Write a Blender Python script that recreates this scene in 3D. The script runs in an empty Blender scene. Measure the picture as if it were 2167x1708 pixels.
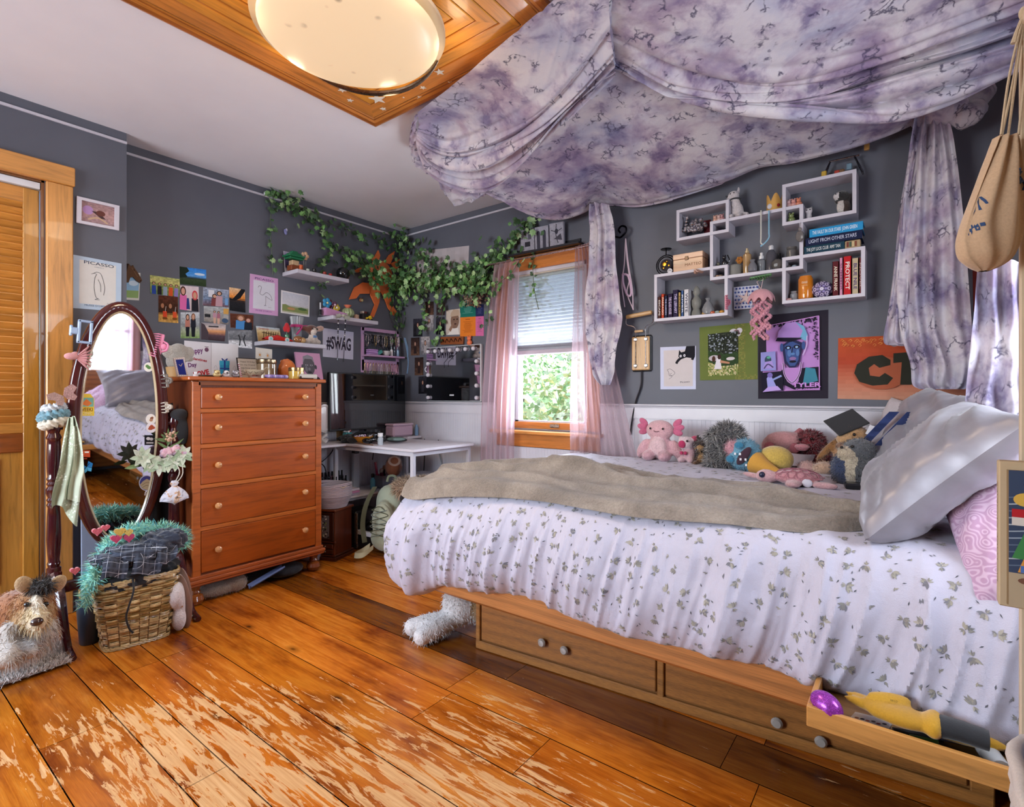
import bpy,math,random
from mathutils import Vector,Matrix,Euler,noise
R=random.Random(7)
sc=bpy.context.scene
COL=sc.collection
V=Vector
PI=math.pi
FPX,HX,HY,CAMH=1118.0,1083.5,836.0,1.10
YAW=math.radians(37.25)
Fv=V((-math.sin(YAW),math.cos(YAW),0));Rv=V((math.cos(YAW),math.sin(YAW),0));CAM=V((0,0,CAMH))
XL,XB,YW,ZC,XR=-3.54,-3.40,3.06,2.52,0.62
def ray(x,y):return Fv+Rv*((x-HX)/FPX)+V((0,0,(HY-y)/FPX))
def aD(x,y,d):return CAM+ray(x,y)*d
def aX(x,y,X):r=ray(x,y);return CAM+r*(X/r.x)
def aY(x,y,Y):r=ray(x,y);return CAM+r*(Y/r.y)
def aZ(x,y,Z):r=ray(x,y);return CAM+r*((Z-CAMH)/r.z)
def depth(p):return(V(p)-CAM).dot(Fv)
def lin(c):
 if isinstance(c,str):
  c=c.lstrip('#');c=[int(c[i:i+2],16)/255 for i in(0,2,4)]
  return tuple(((x+.055)/1.055)**2.4 if x>.04045 else x/12.92 for x in c)
 return tuple(c[:3])
def mix(a,b,t):a=lin(a);b=lin(b);return tuple(a[i]*(1-t)+b[i]*t for i in range(3))
def jit(c,a=.1):c=lin(c);k=1+R.uniform(-a,a);return tuple(max(0,x*k)for x in c)
MATS={}
class N:
 def __init__(s,name):
  s.m=bpy.data.materials.new(name);s.m.use_nodes=True;s.t=s.m.node_tree
  s.b=s.t.nodes['Principled BSDF'];s.out=s.t.nodes['Material Output']
 def n(s,typ,**k):
  q=s.t.nodes.new(typ)
  for a,v in k.items():
   if a[0]=='_':q.inputs[a[1:].replace('_',' ')].default_value=v
   else:setattr(q,a,v)
  return q
 def l(s,a,b):s.t.links.new(a,b)
 def coord(s,scale=(1,1,1),rot=(0,0,0),kind='Object'):
  c=s.n('ShaderNodeTexCoord');m=s.n('ShaderNodeMapping');m.inputs['Scale'].default_value=scale;m.inputs['Rotation'].default_value=rot
  s.l(c.outputs[kind],m.inputs['Vector']);return m.outputs[0]
 def noise(s,vec,scale,detail=4,rough=.6,dist=0):
  q=s.n('ShaderNodeTexNoise');q.inputs['Scale'].default_value=scale;q.inputs['Detail'].default_value=detail
  q.inputs['Roughness'].default_value=rough;q.inputs['Distortion'].default_value=dist
  if vec:s.l(vec,q.inputs['Vector'])
  return q.outputs['Fac']
 def ramp(s,fac,stops,interp='LINEAR'):
  q=s.n('ShaderNodeValToRGB');e=q.color_ramp;e.interpolation=interp
  while len(e.elements)<len(stops):e.elements.new(.5)
  for i,(p,c)in enumerate(stops):
   e.elements[i].position=p;c=lin(c)if not isinstance(c,(int,float))else(c,c,c)
   e.elements[i].color=(*c,1)
  s.l(fac,q.inputs[0]);return q.outputs[0]
 def mixc(s,a,b,fac=1.0,mode='MULTIPLY'):
  q=s.n('ShaderNodeMix',data_type='RGBA',blend_type=mode)
  if isinstance(fac,(int,float)):q.inputs[0].default_value=fac
  else:s.l(fac,q.inputs[0])
  for i,x in((6,a),(7,b)):
   if isinstance(x,(tuple,str)):q.inputs[i].default_value=(*lin(x),1)
   else:s.l(x,q.inputs[i])
  return q.outputs[2]
 def math(s,op,a,b=0.0):
  q=s.n('ShaderNodeMath',operation=op)
  for i,x in enumerate((a,b)):
   if isinstance(x,(int,float)):q.inputs[i].default_value=x
   else:s.l(x,q.inputs[i])
  return q.outputs[0]
 def bump(s,h,strength=.3,dist=.01):
  q=s.n('ShaderNodeBump');q.inputs['Strength'].default_value=strength;q.inputs['Distance'].default_value=dist
  s.l(h,q.inputs['Height']);s.l(q.outputs[0],s.b.inputs['Normal'])
 def attr(s):return s.n('ShaderNodeAttribute',attribute_name='col').outputs['Color']
 def base(s,c):
  if isinstance(c,(tuple,str)):s.b.inputs['Base Color'].default_value=(*lin(c),1)
  else:s.l(c,s.b.inputs['Base Color'])
 def set(s,**k):
  for a,v in k.items():s.b.inputs[a.replace('_',' ')].default_value=v
  return s
def M(kind):
 """materials that take the colour of the thing from its colour attribute"""
 if kind in MATS:return MATS[kind]
 s=N(kind);a=s.attr();b=s.b
 if kind in('paint','print'):
  f=s.noise(s.coord((3,3,3)),6);s.base(s.mixc(a,s.ramp(f,[(.3,.94),(.7,1.0)])));s.set(Roughness=.55 if kind=='paint' else .7,Specular_IOR_Level=.5 if kind=='paint' else .12)
 elif kind=='cloth':
  f=s.noise(s.coord(),260,2);s.base(s.mixc(a,s.ramp(f,[(.3,.86),(.7,1.0)])));s.set(Roughness=.9,Sheen_Weight=.25);s.bump(f,.25,.002)
 elif kind=='plush':
  f=s.noise(s.coord(),150,3);s.base(s.mixc(a,s.ramp(f,[(.3,.72),(.65,1.0)])));s.set(Roughness=.95,Sheen_Weight=.5);s.bump(f,.7,.006)
 elif kind=='plastic':s.base(s.mixc(a,s.ramp(s.noise(s.coord(),20),[(.3,.97),(.7,1.0)])));s.set(Roughness=.32)
 elif kind=='gloss':s.base(s.mixc(a,s.ramp(s.noise(s.coord(),9),[(.3,.9),(.7,1.0)])));s.set(Roughness=.12,Coat_Weight=.4)
 elif kind=='metal':s.base(a);s.set(Metallic=1.0);r=s.ramp(s.noise(s.coord(),40),[(.3,.22),(.7,.34)]);s.l(r,b.inputs['Roughness'])
 elif kind=='glass':s.base(s.mixc(a,s.ramp(s.noise(s.coord(),8),[(.3,.96),(.7,1.0)])));s.set(Roughness=.06,Transmission_Weight=.6,IOR=1.25)
 elif kind=='leaf':s.base(s.mixc(a,s.ramp(s.noise(s.coord(),60),[(.3,.75),(.7,1.1)])));s.set(Roughness=.5)
 elif kind=='glitter':
  f=s.n('ShaderNodeTexVoronoi');f.inputs['Scale'].default_value=900;s.l(s.coord(),f.inputs['Vector'])
  s.base(s.mixc(a,s.ramp(f.outputs['Color'],[(.2,.6),(.75,1.0),(.9,2.2)])));s.set(Roughness=.25,Metallic=.4)
 elif kind.startswith('wood'):
  ax=kind[-1];sc_={'x':(1.2,16,16),'y':(16,1.2,16),'z':(16,16,1.2)}.get(ax,(1.2,16,16))
  v=s.coord(sc_);f=s.noise(v,3.2,6,.65,.6);g=s.noise(s.coord(),3,2)
  c=s.mixc(a,s.ramp(f,[(.32,.62),(.5,.95),(.7,1.12)]));s.base(s.mixc(c,s.ramp(g,[(.3,.86),(.7,1.06)])))
  s.set(Roughness=.34,Coat_Weight=.15);s.bump(f,.06,.003)
 elif kind.startswith('oak'):
  ax=kind[-1];sc_={'x':(.55,7,7),'y':(7,.55,7),'z':(7,7,.55)}.get(ax)
  v=s.coord(sc_);w=s.n('ShaderNodeTexWave',wave_type='BANDS',bands_direction='X' if ax=='z' else 'Z');w.inputs['Scale'].default_value=1.1
  w.inputs['Distortion'].default_value=7;w.inputs['Detail'].default_value=3;w.inputs['Detail Scale'].default_value=.9;s.l(v,w.inputs['Vector'])
  f=s.noise(s.coord({'x':(2,90,90),'y':(90,2,90),'z':(90,90,2)}.get(ax)),4,3)
  c=s.mixc(a,s.ramp(w.outputs['Fac'],[(.08,.78),(.35,.95),(.9,1.05)]));s.base(s.mixc(c,s.ramp(f,[(.35,.72),(.6,1.05)])));s.set(Roughness=.42)
 elif kind=='satin':
  f=s.noise(s.coord((3,3,3)),5,3);s.base(s.mixc(a,s.ramp(f,[(.3,.85),(.7,1.05)])));s.set(Roughness=.38,Metallic=.2,Sheen_Weight=.3)
 elif kind=='emit':
  s.base(a);s.l(a,b.inputs['Emission Color']);s.set(Emission_Strength=3.0)
 MATS[kind]=s.m;return s.m
class MB:
 def __init__(s,col='#ffffff',M=None):s.v=[];s.f=[];s.c=[];s.mi=[];s.col=lin(col);s.M=M;s.k=0
 def add(s,vs,fs,col=None):
  c=lin(col)if col is not None else s.col;b=len(s.v)
  s.v.extend((s.M@V(p))if s.M else V(p)for p in vs)
  for f in fs:s.f.append([b+i for i in f]);s.c.append(c);s.mi.append(s.k)
  return s
 def poly(s,pts,col=None):return s.add(pts,[range(len(pts))],col)
 def box(s,c,d,col=None,rot=None,bev=0.0):
  x,y,z=(q/2 for q in d);c=V(c)
  if bev:
   b=min(bev,x*.9,y*.9,z*.9);pts=[];idx={}
   for sx in(-1,1):
    for sy in(-1,1):
     for sz in(-1,1):
      for a in range(3):
       q=[sx*(x-b),sy*(y-b),sz*(z-b)];q[a]+=(sx,sy,sz)[a]*b
       idx[sx,sy,sz,a]=len(pts);pts.append(V(q))
   fs=[]
   for a in range(3):
    o=[i for i in range(3)if i!=a]
    for sa in(-1,1):
     loop=[]
     for s1,s2 in((-1,-1),(1,-1),(1,1),(-1,1)):
      k=[0,0,0];k[a]=sa;k[o[0]]=s1;k[o[1]]=s2;loop.append(idx[(*k,a)])
     flip=(sa<0)^(a==1);fs.append(loop[::-1]if flip else loop)
    for sa in(-1,1):
     for sb in(-1,1):
      p,q=o;k1=[0,0,0];k2=[0,0,0];k1[a]=-1;k2[a]=1
      for k in(k1,k2):k[p]=sa;k[q]=sb
      fs.append([idx[(*k1,p)],idx[(*k2,p)],idx[(*k2,q)],idx[(*k1,q)]])
   for sx in(-1,1):
    for sy in(-1,1):
     for sz in(-1,1):fs.append([idx[sx,sy,sz,a]for a in range(3)])
   vs=pts
  else:
   vs=[V((i*x,j*y,k*z))for i in(-1,1)for j in(-1,1)for k in(-1,1)]
   fs=[(0,1,3,2),(4,6,7,5),(0,4,5,1),(2,3,7,6),(0,2,6,4),(1,5,7,3)]
  if rot is not None:
   m=rot if isinstance(rot,Matrix)else Euler(rot).to_matrix()
   vs=[m@p for p in vs]
  return s.add([p+c for p in vs],fs,col)
 def tube(s,pts,r,seg=8,col=None,cap=True,flat=1.0):
  pts=[V(p)for p in pts];n=len(pts);rs=r if isinstance(r,(list,tuple))else[r]*n
  vs=[];up=V((0,0,1));side=None
  for i,p in enumerate(pts):
   t=(pts[min(i+1,n-1)]-pts[max(i-1,0)])
   t=t.normalized()if t.length>1e-9 else V((0,0,1))
   if side is None:
    u=up if abs(t.z)<.95 else V((1,0,0));side=t.cross(u).normalized()
   else:
    side=(side-t*side.dot(t));side=side.normalized()if side.length>1e-6 else t.orthogonal().normalized()
   w=side.cross(t).normalized()
   for k in range(seg):
    a=2*PI*k/seg;vs.append(p+(side*math.cos(a)+w*math.sin(a)*flat)*rs[i])
  fs=[(i*seg+k,(i+1)*seg+k,(i+1)*seg+(k+1)%seg,i*seg+(k+1)%seg)for i in range(n-1)for k in range(seg)]
  if cap:fs+=[tuple(range(seg)),tuple(range((n-1)*seg,n*seg))[::-1]]
  return s.add(vs,fs,col)
 def cyl(s,p0,p1,r,r1=None,seg=16,col=None):return s.tube([p0,p1],[r,r if r1 is None else r1],seg,col)
 def lathe(s,prof,o=(0,0,0),seg=20,col=None,ax=None,a0=0,a1=2*PI,cols=None):
  o=V(o);m=V((0,0,1)).rotation_difference(V(ax)).to_matrix()if ax is not None else Matrix.Identity(3)
  full=abs(a1-a0-2*PI)<1e-6;ns=seg if full else seg+1
  vs=[o+m@V((r*math.cos(a0+(a1-a0)*k/seg),r*math.sin(a0+(a1-a0)*k/seg),z))for r,z in prof for k in range(ns)]
  for i in range(len(prof)-1):
   pass
  fs=[];cs=[]
  for i in range(len(prof)-1):
   for k in range(seg):
    k2=(k+1)%ns;fs.append((i*ns+k,i*ns+k2,(i+1)*ns+k2,(i+1)*ns+k));cs.append(cols[i]if cols else col)
  if full:
   for i,rev in((0,True),(len(prof)-1,False)):
    if prof[i][0]>1e-4:q=tuple(range(i*ns,(i+1)*ns));fs.append(q[::-1]if rev else q);cs.append(cols[min(i,len(prof)-2)]if cols else col)
  b=len(s.f);s.add(vs,fs,col)
  if cols:
   for i,c in enumerate(cs):s.c[b+i]=lin(c)
  return s
 def ell(s,c,r,col=None,rot=None,seg=16,rings=10,fn=None):
  r=(r,r,r)if isinstance(r,(int,float))else r;c=V(c);vs=[]
  m=Euler(rot).to_matrix()if isinstance(rot,(tuple,list))else rot
  for i in range(rings+1):
   t=PI*i/rings
   for k in range(seg):
    a=2*PI*k/seg;p=V((math.sin(t)*math.cos(a),math.sin(t)*math.sin(a),math.cos(t)))
    if fn:p=p*fn(p)
    p=V((p.x*r[0],p.y*r[1],p.z*r[2]));vs.append(c+(m@p if m else p))
  fs=[(i*seg+k,(i+1)*seg+k,(i+1)*seg+(k+1)%seg,i*seg+(k+1)%seg)for i in range(rings)for k in range(seg)]
  return s.add(vs,fs,col)
 def grid(s,fn,nu,nv,col=None,cf=None,wrapu=False):
  vs=[fn(i/(nu if wrapu else nu-1),j/(nv-1))for i in range(nu)for j in range(nv)];fs=[]
  b=len(s.f)
  for i in range(nu if wrapu else nu-1):
   i2=(i+1)%nu
   for j in range(nv-1):fs.append((i*nv+j,i2*nv+j,i2*nv+j+1,i*nv+j+1))
  s.add(vs,fs,col)
  if cf:
   q=0
   for i in range(nu if wrapu else nu-1):
    for j in range(nv-1):s.c[b+q]=lin(cf((i+.5)/nu,(j+.5)/nv));q+=1
  return s
 def prism(s,pts,n,col=None):
  """pts: 3-D outline, n: extrusion vector"""
  a=[V(p)for p in pts];b=[p+V(n)for p in a];k=len(a)
  return s.add(a+b,[tuple(range(k))[::-1],tuple(range(k,2*k))]+[(i,(i+1)%k,k+(i+1)%k,k+i)for i in range(k)],col)
 def fur(s,n,ln,w=.002,cols=('#ffffff',),droop=.3,src=None,spread=.6,seed=1):
  """thin tapered tufts standing on the faces already in the mesh"""
  r=random.Random(seed);F=list(src if src is not None else range(len(s.f)));ar=[];tot=0
  for i in F:
   p=[s.v[k]for k in s.f[i]];a=((p[1]-p[0]).cross(p[-1]-p[0])).length;tot+=a;ar.append(tot)
  import bisect
  sv=s.M;s.M=None;base=len(s.v);vs=[];fs=[];cs=[]
  cc=[lin(c)for c in cols]if cols else None
  for _ in range(n):
   i=F[min(bisect.bisect(ar,r.random()*tot),len(F)-1)];p=[s.v[k]for k in s.f[i]]
   a,b=r.random(),r.random()
   q=p[0].lerp(p[1],a).lerp(p[-1].lerp(p[min(2,len(p)-1)],a),b)
   nn=(p[1]-p[0]).cross(p[-1]-p[0])
   if nn.length<1e-10:continue
   nn.normalize();d=(nn+V((r.uniform(-1,1),r.uniform(-1,1),r.uniform(-1,1)))*spread);d.z-=droop;d.normalize()
   L=ln*r.uniform(.6,1.2);t=d.cross(V((r.uniform(-1,1),r.uniform(-1,1),r.uniform(-1,1))))
   if t.length<1e-4:continue
   t=t.normalized()*w;m_=q+d*L*.55;e=q+d*L+V((0,0,-droop*L*.4));k=len(vs)
   vs+=[q-t,q+t,m_+t*.7,m_-t*.7,e];fs+=[(k,k+1,k+2,k+3),(k+3,k+2,k+4)]
   c=r.choice(cc)if cc else s.c[i];kk=r.uniform(.85,1.12);c=tuple(x*kk for x in c);cs+=[c,c]
  b=len(s.f);s.add(vs,fs)
  for i,c in enumerate(cs):s.c[b+i]=c
  s.M=sv;return s
 def recalc(s,me):
  import bmesh
  bm=bmesh.new();bm.from_mesh(me);bmesh.ops.recalc_face_normals(bm,faces=bm.faces);bm.to_mesh(me);bm.free()
 def out(s,name,mat='paint',parent=None,smooth=35,fix=True,mats=None):
  me=bpy.data.meshes.new(name)
  lo=V((min(p.x for p in s.v),min(p.y for p in s.v),min(p.z for p in s.v)));hi=V((max(p.x for p in s.v),max(p.y for p in s.v),max(p.z for p in s.v)))
  o_=V(((lo.x+hi.x)/2,(lo.y+hi.y)/2,lo.z))
  me.from_pydata([p-o_ for p in s.v],[],s.f)
  for m in(mats or[mat]):me.materials.append(M(m)if isinstance(m,str)else m)
  if any(s.mi):me.polygons.foreach_set('material_index',s.mi)
  ca=me.color_attributes.new('col','FLOAT_COLOR','CORNER');buf=[]
  for f,c in zip(s.f,s.c):buf.extend((c[0],c[1],c[2],1.0)*len(f))
  ca.data.foreach_set('color',buf)
  if fix:s.recalc(me)
  if smooth:
   me.polygons.foreach_set('use_smooth',[True]*len(me.polygons));me.set_sharp_from_angle(angle=math.radians(smooth))
  me.update()
  o=bpy.data.objects.new(name,me);COL.objects.link(o)
  if parent is not None:
   o.parent=parent;w=parent;off=V((0,0,0))
   while w is not None:off+=w.location;w=w.parent
   o.location=o_-off
  else:o.location=o_
  return o
def tag(o,label,cat,group=None,kind=None):
 o['label']=label;o['category']=cat
 if group:o['group']=group
 if kind:o['kind']=kind
 return o
def T(name,loc,label,cat,group=None):
 o=bpy.data.objects.new(name,None);COL.objects.link(o);o.location=V(loc);o.empty_display_size=.05
 return tag(o,label,cat,group)
def struct(o):o['kind']='structure';return o
def one(mb,name,mat,label,cat,group=None,**k):return tag(mb.out(name,mat,**k),label,cat,group)
def dup(root,d,label=None,rz=None):
 r=root.copy();COL.objects.link(r);r.location=root.location+V(d)
 if label:r['label']=label
 if rz is not None:r.rotation_euler=(0,0,rz)
 for ch in list(root.children):
  c=ch.copy();COL.objects.link(c);c.parent=r
  for g in ch.children:
   e=g.copy();COL.objects.link(e);e.parent=c
 return r
def TR(loc,rz=0,rx=0,ry=0,s=1):return Matrix.Translation(V(loc))@Euler((rx,ry,rz)).to_matrix().to_4x4()@Matrix.Scale(s,4)
def bez(pts,n=24):
 """Catmull-Rom through points"""
 P=[V(p)for p in pts];P=[P[0]*2-P[1]]+P+[P[-1]*2-P[-2]];out=[];m=len(P)-3
 for i in range(n+1):
  t=i/n*m;k=min(int(t),m-1);u=t-k;a,b,c,d=P[k:k+4]
  out.append(.5*((2*b)+(c-a)*u+(2*a-5*b+4*c-d)*u*u+(3*b-a-3*c+d)*u**3))
 return out
def smooth_blob(name,parts,voxel,mat,parent=None,sm=4,fur=None,post=None):
 """one continuous body grown from overlapping ellipsoids: parts = [(centre, radii, colour, rot)]; remeshed and smoothed"""
 mb=MB()
 for p in parts:mb.ell(p[0],p[1],p[2],p[3]if len(p)>3 else None,14,9)
 me=bpy.data.meshes.new('t');me.from_pydata(mb.v,[],mb.f);o=bpy.data.objects.new('t',me);COL.objects.link(o)
 mo=o.modifiers.new('r','REMESH');mo.mode='VOXEL';mo.voxel_size=voxel
 so=o.modifiers.new('s','SMOOTH');so.iterations=sm;so.factor=.5
 dg=bpy.context.evaluated_depsgraph_get();m2=o.evaluated_get(dg).to_mesh()
 vs=[v.co.copy()for v in m2.vertices];fs=[list(p.vertices)for p in m2.polygons]
 o.evaluated_get(dg).to_mesh_clear();bpy.data.objects.remove(o);bpy.data.meshes.remove(me)
 r=MB();inv=[]
 for p in parts:
  rr=(p[1],)*3 if isinstance(p[1],(int,float))else p[1]
  m=Euler(p[3]).to_matrix().transposed()if len(p)>3 and p[3]is not None else None
  inv.append((V(p[0]),rr,m,lin(p[2])))
 r.v=vs;r.f=fs;r.mi=[0]*len(fs)
 for f in fs:
  c=sum((vs[i]for i in f),V())/len(f);best=None
  for i,(pc,rr,m,col)in enumerate(inv):
   d=c-pc
   if m:d=m@d
   e=(d.x/rr[0])**2+(d.y/rr[1])**2+(d.z/rr[2])**2
   e=(math.sqrt(e)-1)*min(rr)-i*1e-4
   if best is None or e<best[0]:best=(e,col)
  r.c.append(best[1])
 if fur:r.fur(*fur[0],**fur[1])
 if post:post(r)
 return r.out(name,mat,parent,fix=False,smooth=60)
FONT_CACHE={}
def text_mesh(txt,size=1.0,bold=0.0):
 key=(txt,bold)
 if key not in FONT_CACHE:
  cu=bpy.data.curves.new('t','FONT');cu.body=txt;cu.align_x='CENTER';cu.align_y='CENTER';cu.offset=bold;cu.resolution_u=3
  o=bpy.data.objects.new('t',cu);COL.objects.link(o);dg=bpy.context.evaluated_depsgraph_get();dg.update()
  me=o.evaluated_get(dg).to_mesh();FONT_CACHE[key]=([v.co.copy()for v in me.vertices],[list(p.vertices)for p in me.polygons])
  o.evaluated_get(dg).to_mesh_clear();bpy.data.objects.remove(o);bpy.data.curves.remove(cu)
 return FONT_CACHE[key]
class Art:
 """flat print: unit square (u right, v up) mapped onto four real corners (TL, TR, BR, BL), each layer a hair in front of the last"""
 def __init__(s,mb,tl,tr,br,bl,n,off=0.0,step=.00012):
  s.mb=mb;s.q=[V(p)for p in(tl,tr,br,bl)];s.n=V(n).normalized();s.d=off;s.step=step
  s.W=((s.q[1]-s.q[0]).length+(s.q[2]-s.q[3]).length)/2;s.H=((s.q[3]-s.q[0]).length+(s.q[2]-s.q[1]).length)/2
 def p(s,u,v):
  tl,tr,br,bl=s.q;return tl.lerp(tr,u).lerp(bl.lerp(br,u),1-v)+s.n*s.d
 def poly(s,pts,col):s.d+=s.step;s.mb.add([s.p(*q)for q in pts],[range(len(pts))],col);return s
 def rect(s,u0,v0,u1,v1,col):return s.poly([(u0,v0),(u1,v0),(u1,v1),(u0,v1)],col)
 def ell(s,u,v,ru,rv,col,seg=18,a=0):
  k=s.W/s.H;pts=[]
  for i in range(seg):
   t=2*PI*i/seg;x,y=ru*math.cos(t),rv*math.sin(t)/k;pts.append((u+x*math.cos(a)-y*math.sin(a),v+(x*math.sin(a)+y*math.cos(a))*k))
  return s.poly(pts,col)
 def line(s,pts,w,col,smooth=True):
  """stroke of width w (in units of the print's width)"""
  s.d+=s.step;k=s.W/s.H;P=[V((a,b/k,0))for a,b in pts]
  if smooth and len(P)>2:P=bez(P,6*len(P))
  L=[];Rr=[]
  for i,q in enumerate(P):
   t=P[min(i+1,len(P)-1)]-P[max(i-1,0)]
   t=t.normalized()if t.length>1e-9 else V((1,0,0));m=V((-t.y,t.x,0))*w/2
   L.append(s.p(q.x+m.x,(q.y+m.y)*k));Rr.append(s.p(q.x-m.x,(q.y-m.y)*k))
  n=len(P);s.mb.add(L+Rr,[(i,i+1,n+i+1,n+i)for i in range(n-1)],col);return s
 def text(s,txt,u,v,h,col,a=0,w=None,bold=0.0):
  """h: letter size in units of the print's height; w: width the text is fitted to"""
  vs,fs=text_mesh(txt,1,bold);s.d+=s.step;k=s.W/s.H;x0=min(p.x for p in vs);x1=max(p.x for p in vs)
  sy=h/.7;sx=sy/k
  if w:sx=w/(x1-x0)
  ca,sa=math.cos(a),math.sin(a);pts=[]
  for p in vs:
   x,y=p.x*sx,p.y*sy/k;pts.append(s.p(u+x*ca-y*sa,v+(x*sa+y*ca)*k))
  s.mb.add(pts,fs,col);return s
 def noise(s,nx,ny,fn):
  """tiled colour field, fn(u, v) -> colour"""
  s.d+=s.step
  for i in range(nx):
   for j in range(ny):
    c=fn((i+.5)/nx,(j+.5)/ny)
    if c is None:continue
    s.mb.add([s.p(i/nx,j/ny),s.p((i+1)/nx,j/ny),s.p((i+1)/nx,(j+1)/ny),s.p(i/nx,(j+1)/ny)],[(0,1,2,3)],c)
  return s
def sheet(corn,plane,val,th=.002,col='#f4f2f2',gap=0):
 """paper on a wall: corner pixels TL,TR,BR,BL put on the wall plane; returns builder and Art"""
 fn={'X':aX,'Y':aY}[plane];sg=1 if plane=='X' else-1
 n=V((1,0,0))if plane=='X' else V((0,-1,0))
 q=[fn(x,y,val)+n*gap for x,y in corn];mb=MB();mb.prism(q,n*th,col)
 return mb,Art(mb,*q,n,th+.0001)
# setting
def m_wall():
 s=N('wall_paint_slate');v=s.coord();f=s.noise(v,2.2,3);g=s.noise(v,320,2)
 s.base(s.ramp(f,[(.3,'#54555f'),(.7,'#5c5e68')]));s.set(Roughness=.6);s.bump(g,.12,.002);return s.m
def m_white():
 s=N('plaster_white');v=s.coord();f=s.noise(v,1.6,4);g=s.noise(v,90,4)
 s.base(s.ramp(f,[(.3,'#e4e2e8'),(.7,'#edebef')]));s.set(Roughness=.42);s.bump(g,.08,.003);return s.m
def m_trim():
 s=N('white_trim_paint');f=s.noise(s.coord(),4,3);s.base(s.ramp(f,[(.3,'#bdb9c2'),(.7,'#c9c5cc')]));s.set(Roughness=.35);return s.m
def m_floor():
 s=N('worn_pine_floor');a=s.attr()
 pl=s.n('ShaderNodeAttribute',attribute_name='plank').outputs['Vector']
 tc=s.n('ShaderNodeTexCoord').outputs['Object']
 ad=s.n('ShaderNodeVectorMath',operation='ADD');s.l(tc,ad.inputs[0]);s.l(pl,ad.inputs[1]);v=ad.outputs[0]
 def mp(sx,sy):
  m=s.n('ShaderNodeMapping');m.inputs['Scale'].default_value=(sx,sy,1);s.l(v,m.inputs['Vector']);return m.outputs[0]
 def mo(sx,sy):
  m=s.n('ShaderNodeMapping');m.inputs['Scale'].default_value=(sx,sy,1);s.l(tc,m.inputs['Vector']);return m.outputs[0]
 grain=s.noise(mp(.9,13),2.6,8,.68,.9);fine=s.noise(mp(3,130),3,3)
 blot=s.noise(mp(1.0,3.5),2.2,4,.6)
 c=s.ramp(grain,[(.26,'#9a4f12'),(.42,'#c06f1d'),(.58,'#d5852a'),(.76,'#e79f48')])
 c=s.mixc(c,s.ramp(blot,[(.28,'#8a5a44'),(.5,'#f2e2d0'),(.72,'#ffffff')]))
 c=s.mixc(c,a);c=s.mixc(c,s.ramp(fine,[(.3,.82),(.7,1.06)]))
 vo=s.n('ShaderNodeTexVoronoi');vo.inputs['Scale'].default_value=1.35;vo.inputs['Randomness'].default_value=1;s.l(mp(1.6,3.4),vo.inputs['Vector'])
 k=s.ramp(vo.outputs['Distance'],[(.028,0.0),(.06,.55),(.13,1.0)]);c=s.mixc(c,s.mixc('#2a0f05','#ffffff',k,'MIX'))
 w1=s.noise(mo(2.2,15),3.0,9,.66,.7);w2=s.noise(mo(1.0,1.6),1.15,3,.5)
 sep=s.n('ShaderNodeSeparateXYZ');s.l(tc,sep.inputs[0])
 dx=s.math('ABSOLUTE',s.math('ADD',sep.outputs[0],.25));dy=s.math('ABSOLUTE',s.math('ADD',s.math('ADD',sep.outputs[1],-.26),s.math('MULTIPLY',s.math('ADD',sep.outputs[0],.25),-.45)))
 r=s.math('ADD',s.math('MULTIPLY',dx,.16),s.math('MULTIPLY',dy,.42))
 far=s.math('SUBTRACT',.36,r)
 t=s.math('ADD',s.math('ADD',s.math('MULTIPLY',w1,.95),s.math('MULTIPLY',w2,.55)),s.math('MULTIPLY',far,.62))
 wear=s.ramp(t,[(.905,0.0),(.925,1.0)])
 bare=s.ramp(s.noise(mp(1.5,40),3,5),[(.3,'#c08a52'),(.55,'#dcae76'),(.75,'#e8c08c')])
 c=s.mixc(c,bare,s.math('MULTIPLY',wear,.88),'MIX');s.base(c)
 s.l(s.ramp(wear,[(0,.24),(1,.62)]),s.b.inputs['Roughness']);s.set(Specular_IOR_Level=.5)
 s.bump(s.math('SUBTRACT',fine,s.math('MULTIPLY',wear,.5)),.12,.003);return s.m
MW,MC,MT,MF=m_wall(),m_white(),m_trim(),m_floor()
def m_glass():
 s=N('window_pane');tr=s.n('ShaderNodeBsdfTransparent');gl=s.n('ShaderNodeBsdfGlossy');gl.inputs['Roughness'].default_value=.02
 mx=s.n('ShaderNodeMixShader');mx.inputs[0].default_value=.06;s.l(tr.outputs[0],mx.inputs[1]);s.l(gl.outputs[0],mx.inputs[2]);s.l(mx.outputs[0],s.out.inputs[0]);return s.m
MG=m_glass()
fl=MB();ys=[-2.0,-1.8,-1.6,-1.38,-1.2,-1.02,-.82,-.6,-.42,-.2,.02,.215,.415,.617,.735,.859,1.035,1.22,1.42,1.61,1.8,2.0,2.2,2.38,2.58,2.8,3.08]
seg=[]
for i in range(len(ys)-1):
 cuts=[-3.6]+sorted(R.uniform(-3.2,.3)for _ in range(R.choice((1,1,2))))+[1.3]
 if i==13:cuts=[-3.6,-1.62,-.3,1.3]
 if i==10:cuts=[-3.6,-.93,1.3]
 if i==15:cuts=[-3.6,-2.5,1.3]
 for j in range(len(cuts)-1):
  g=.0017;x0,x1,y0,y1=cuts[j]+g*.6,cuts[j+1]-g*.6,ys[i]+g,ys[i+1]-g
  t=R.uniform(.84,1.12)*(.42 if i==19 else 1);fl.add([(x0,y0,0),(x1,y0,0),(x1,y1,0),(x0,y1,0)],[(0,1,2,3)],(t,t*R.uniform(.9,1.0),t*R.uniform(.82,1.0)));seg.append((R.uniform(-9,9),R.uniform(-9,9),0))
fl.add([(-3.6,-2,-.006),(1.3,-2,-.006),(1.3,3.1,-.006),(-3.6,3.1,-.006)],[(0,1,2,3)],(.05,.03,.02));seg.append((0,0,0))
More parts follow.
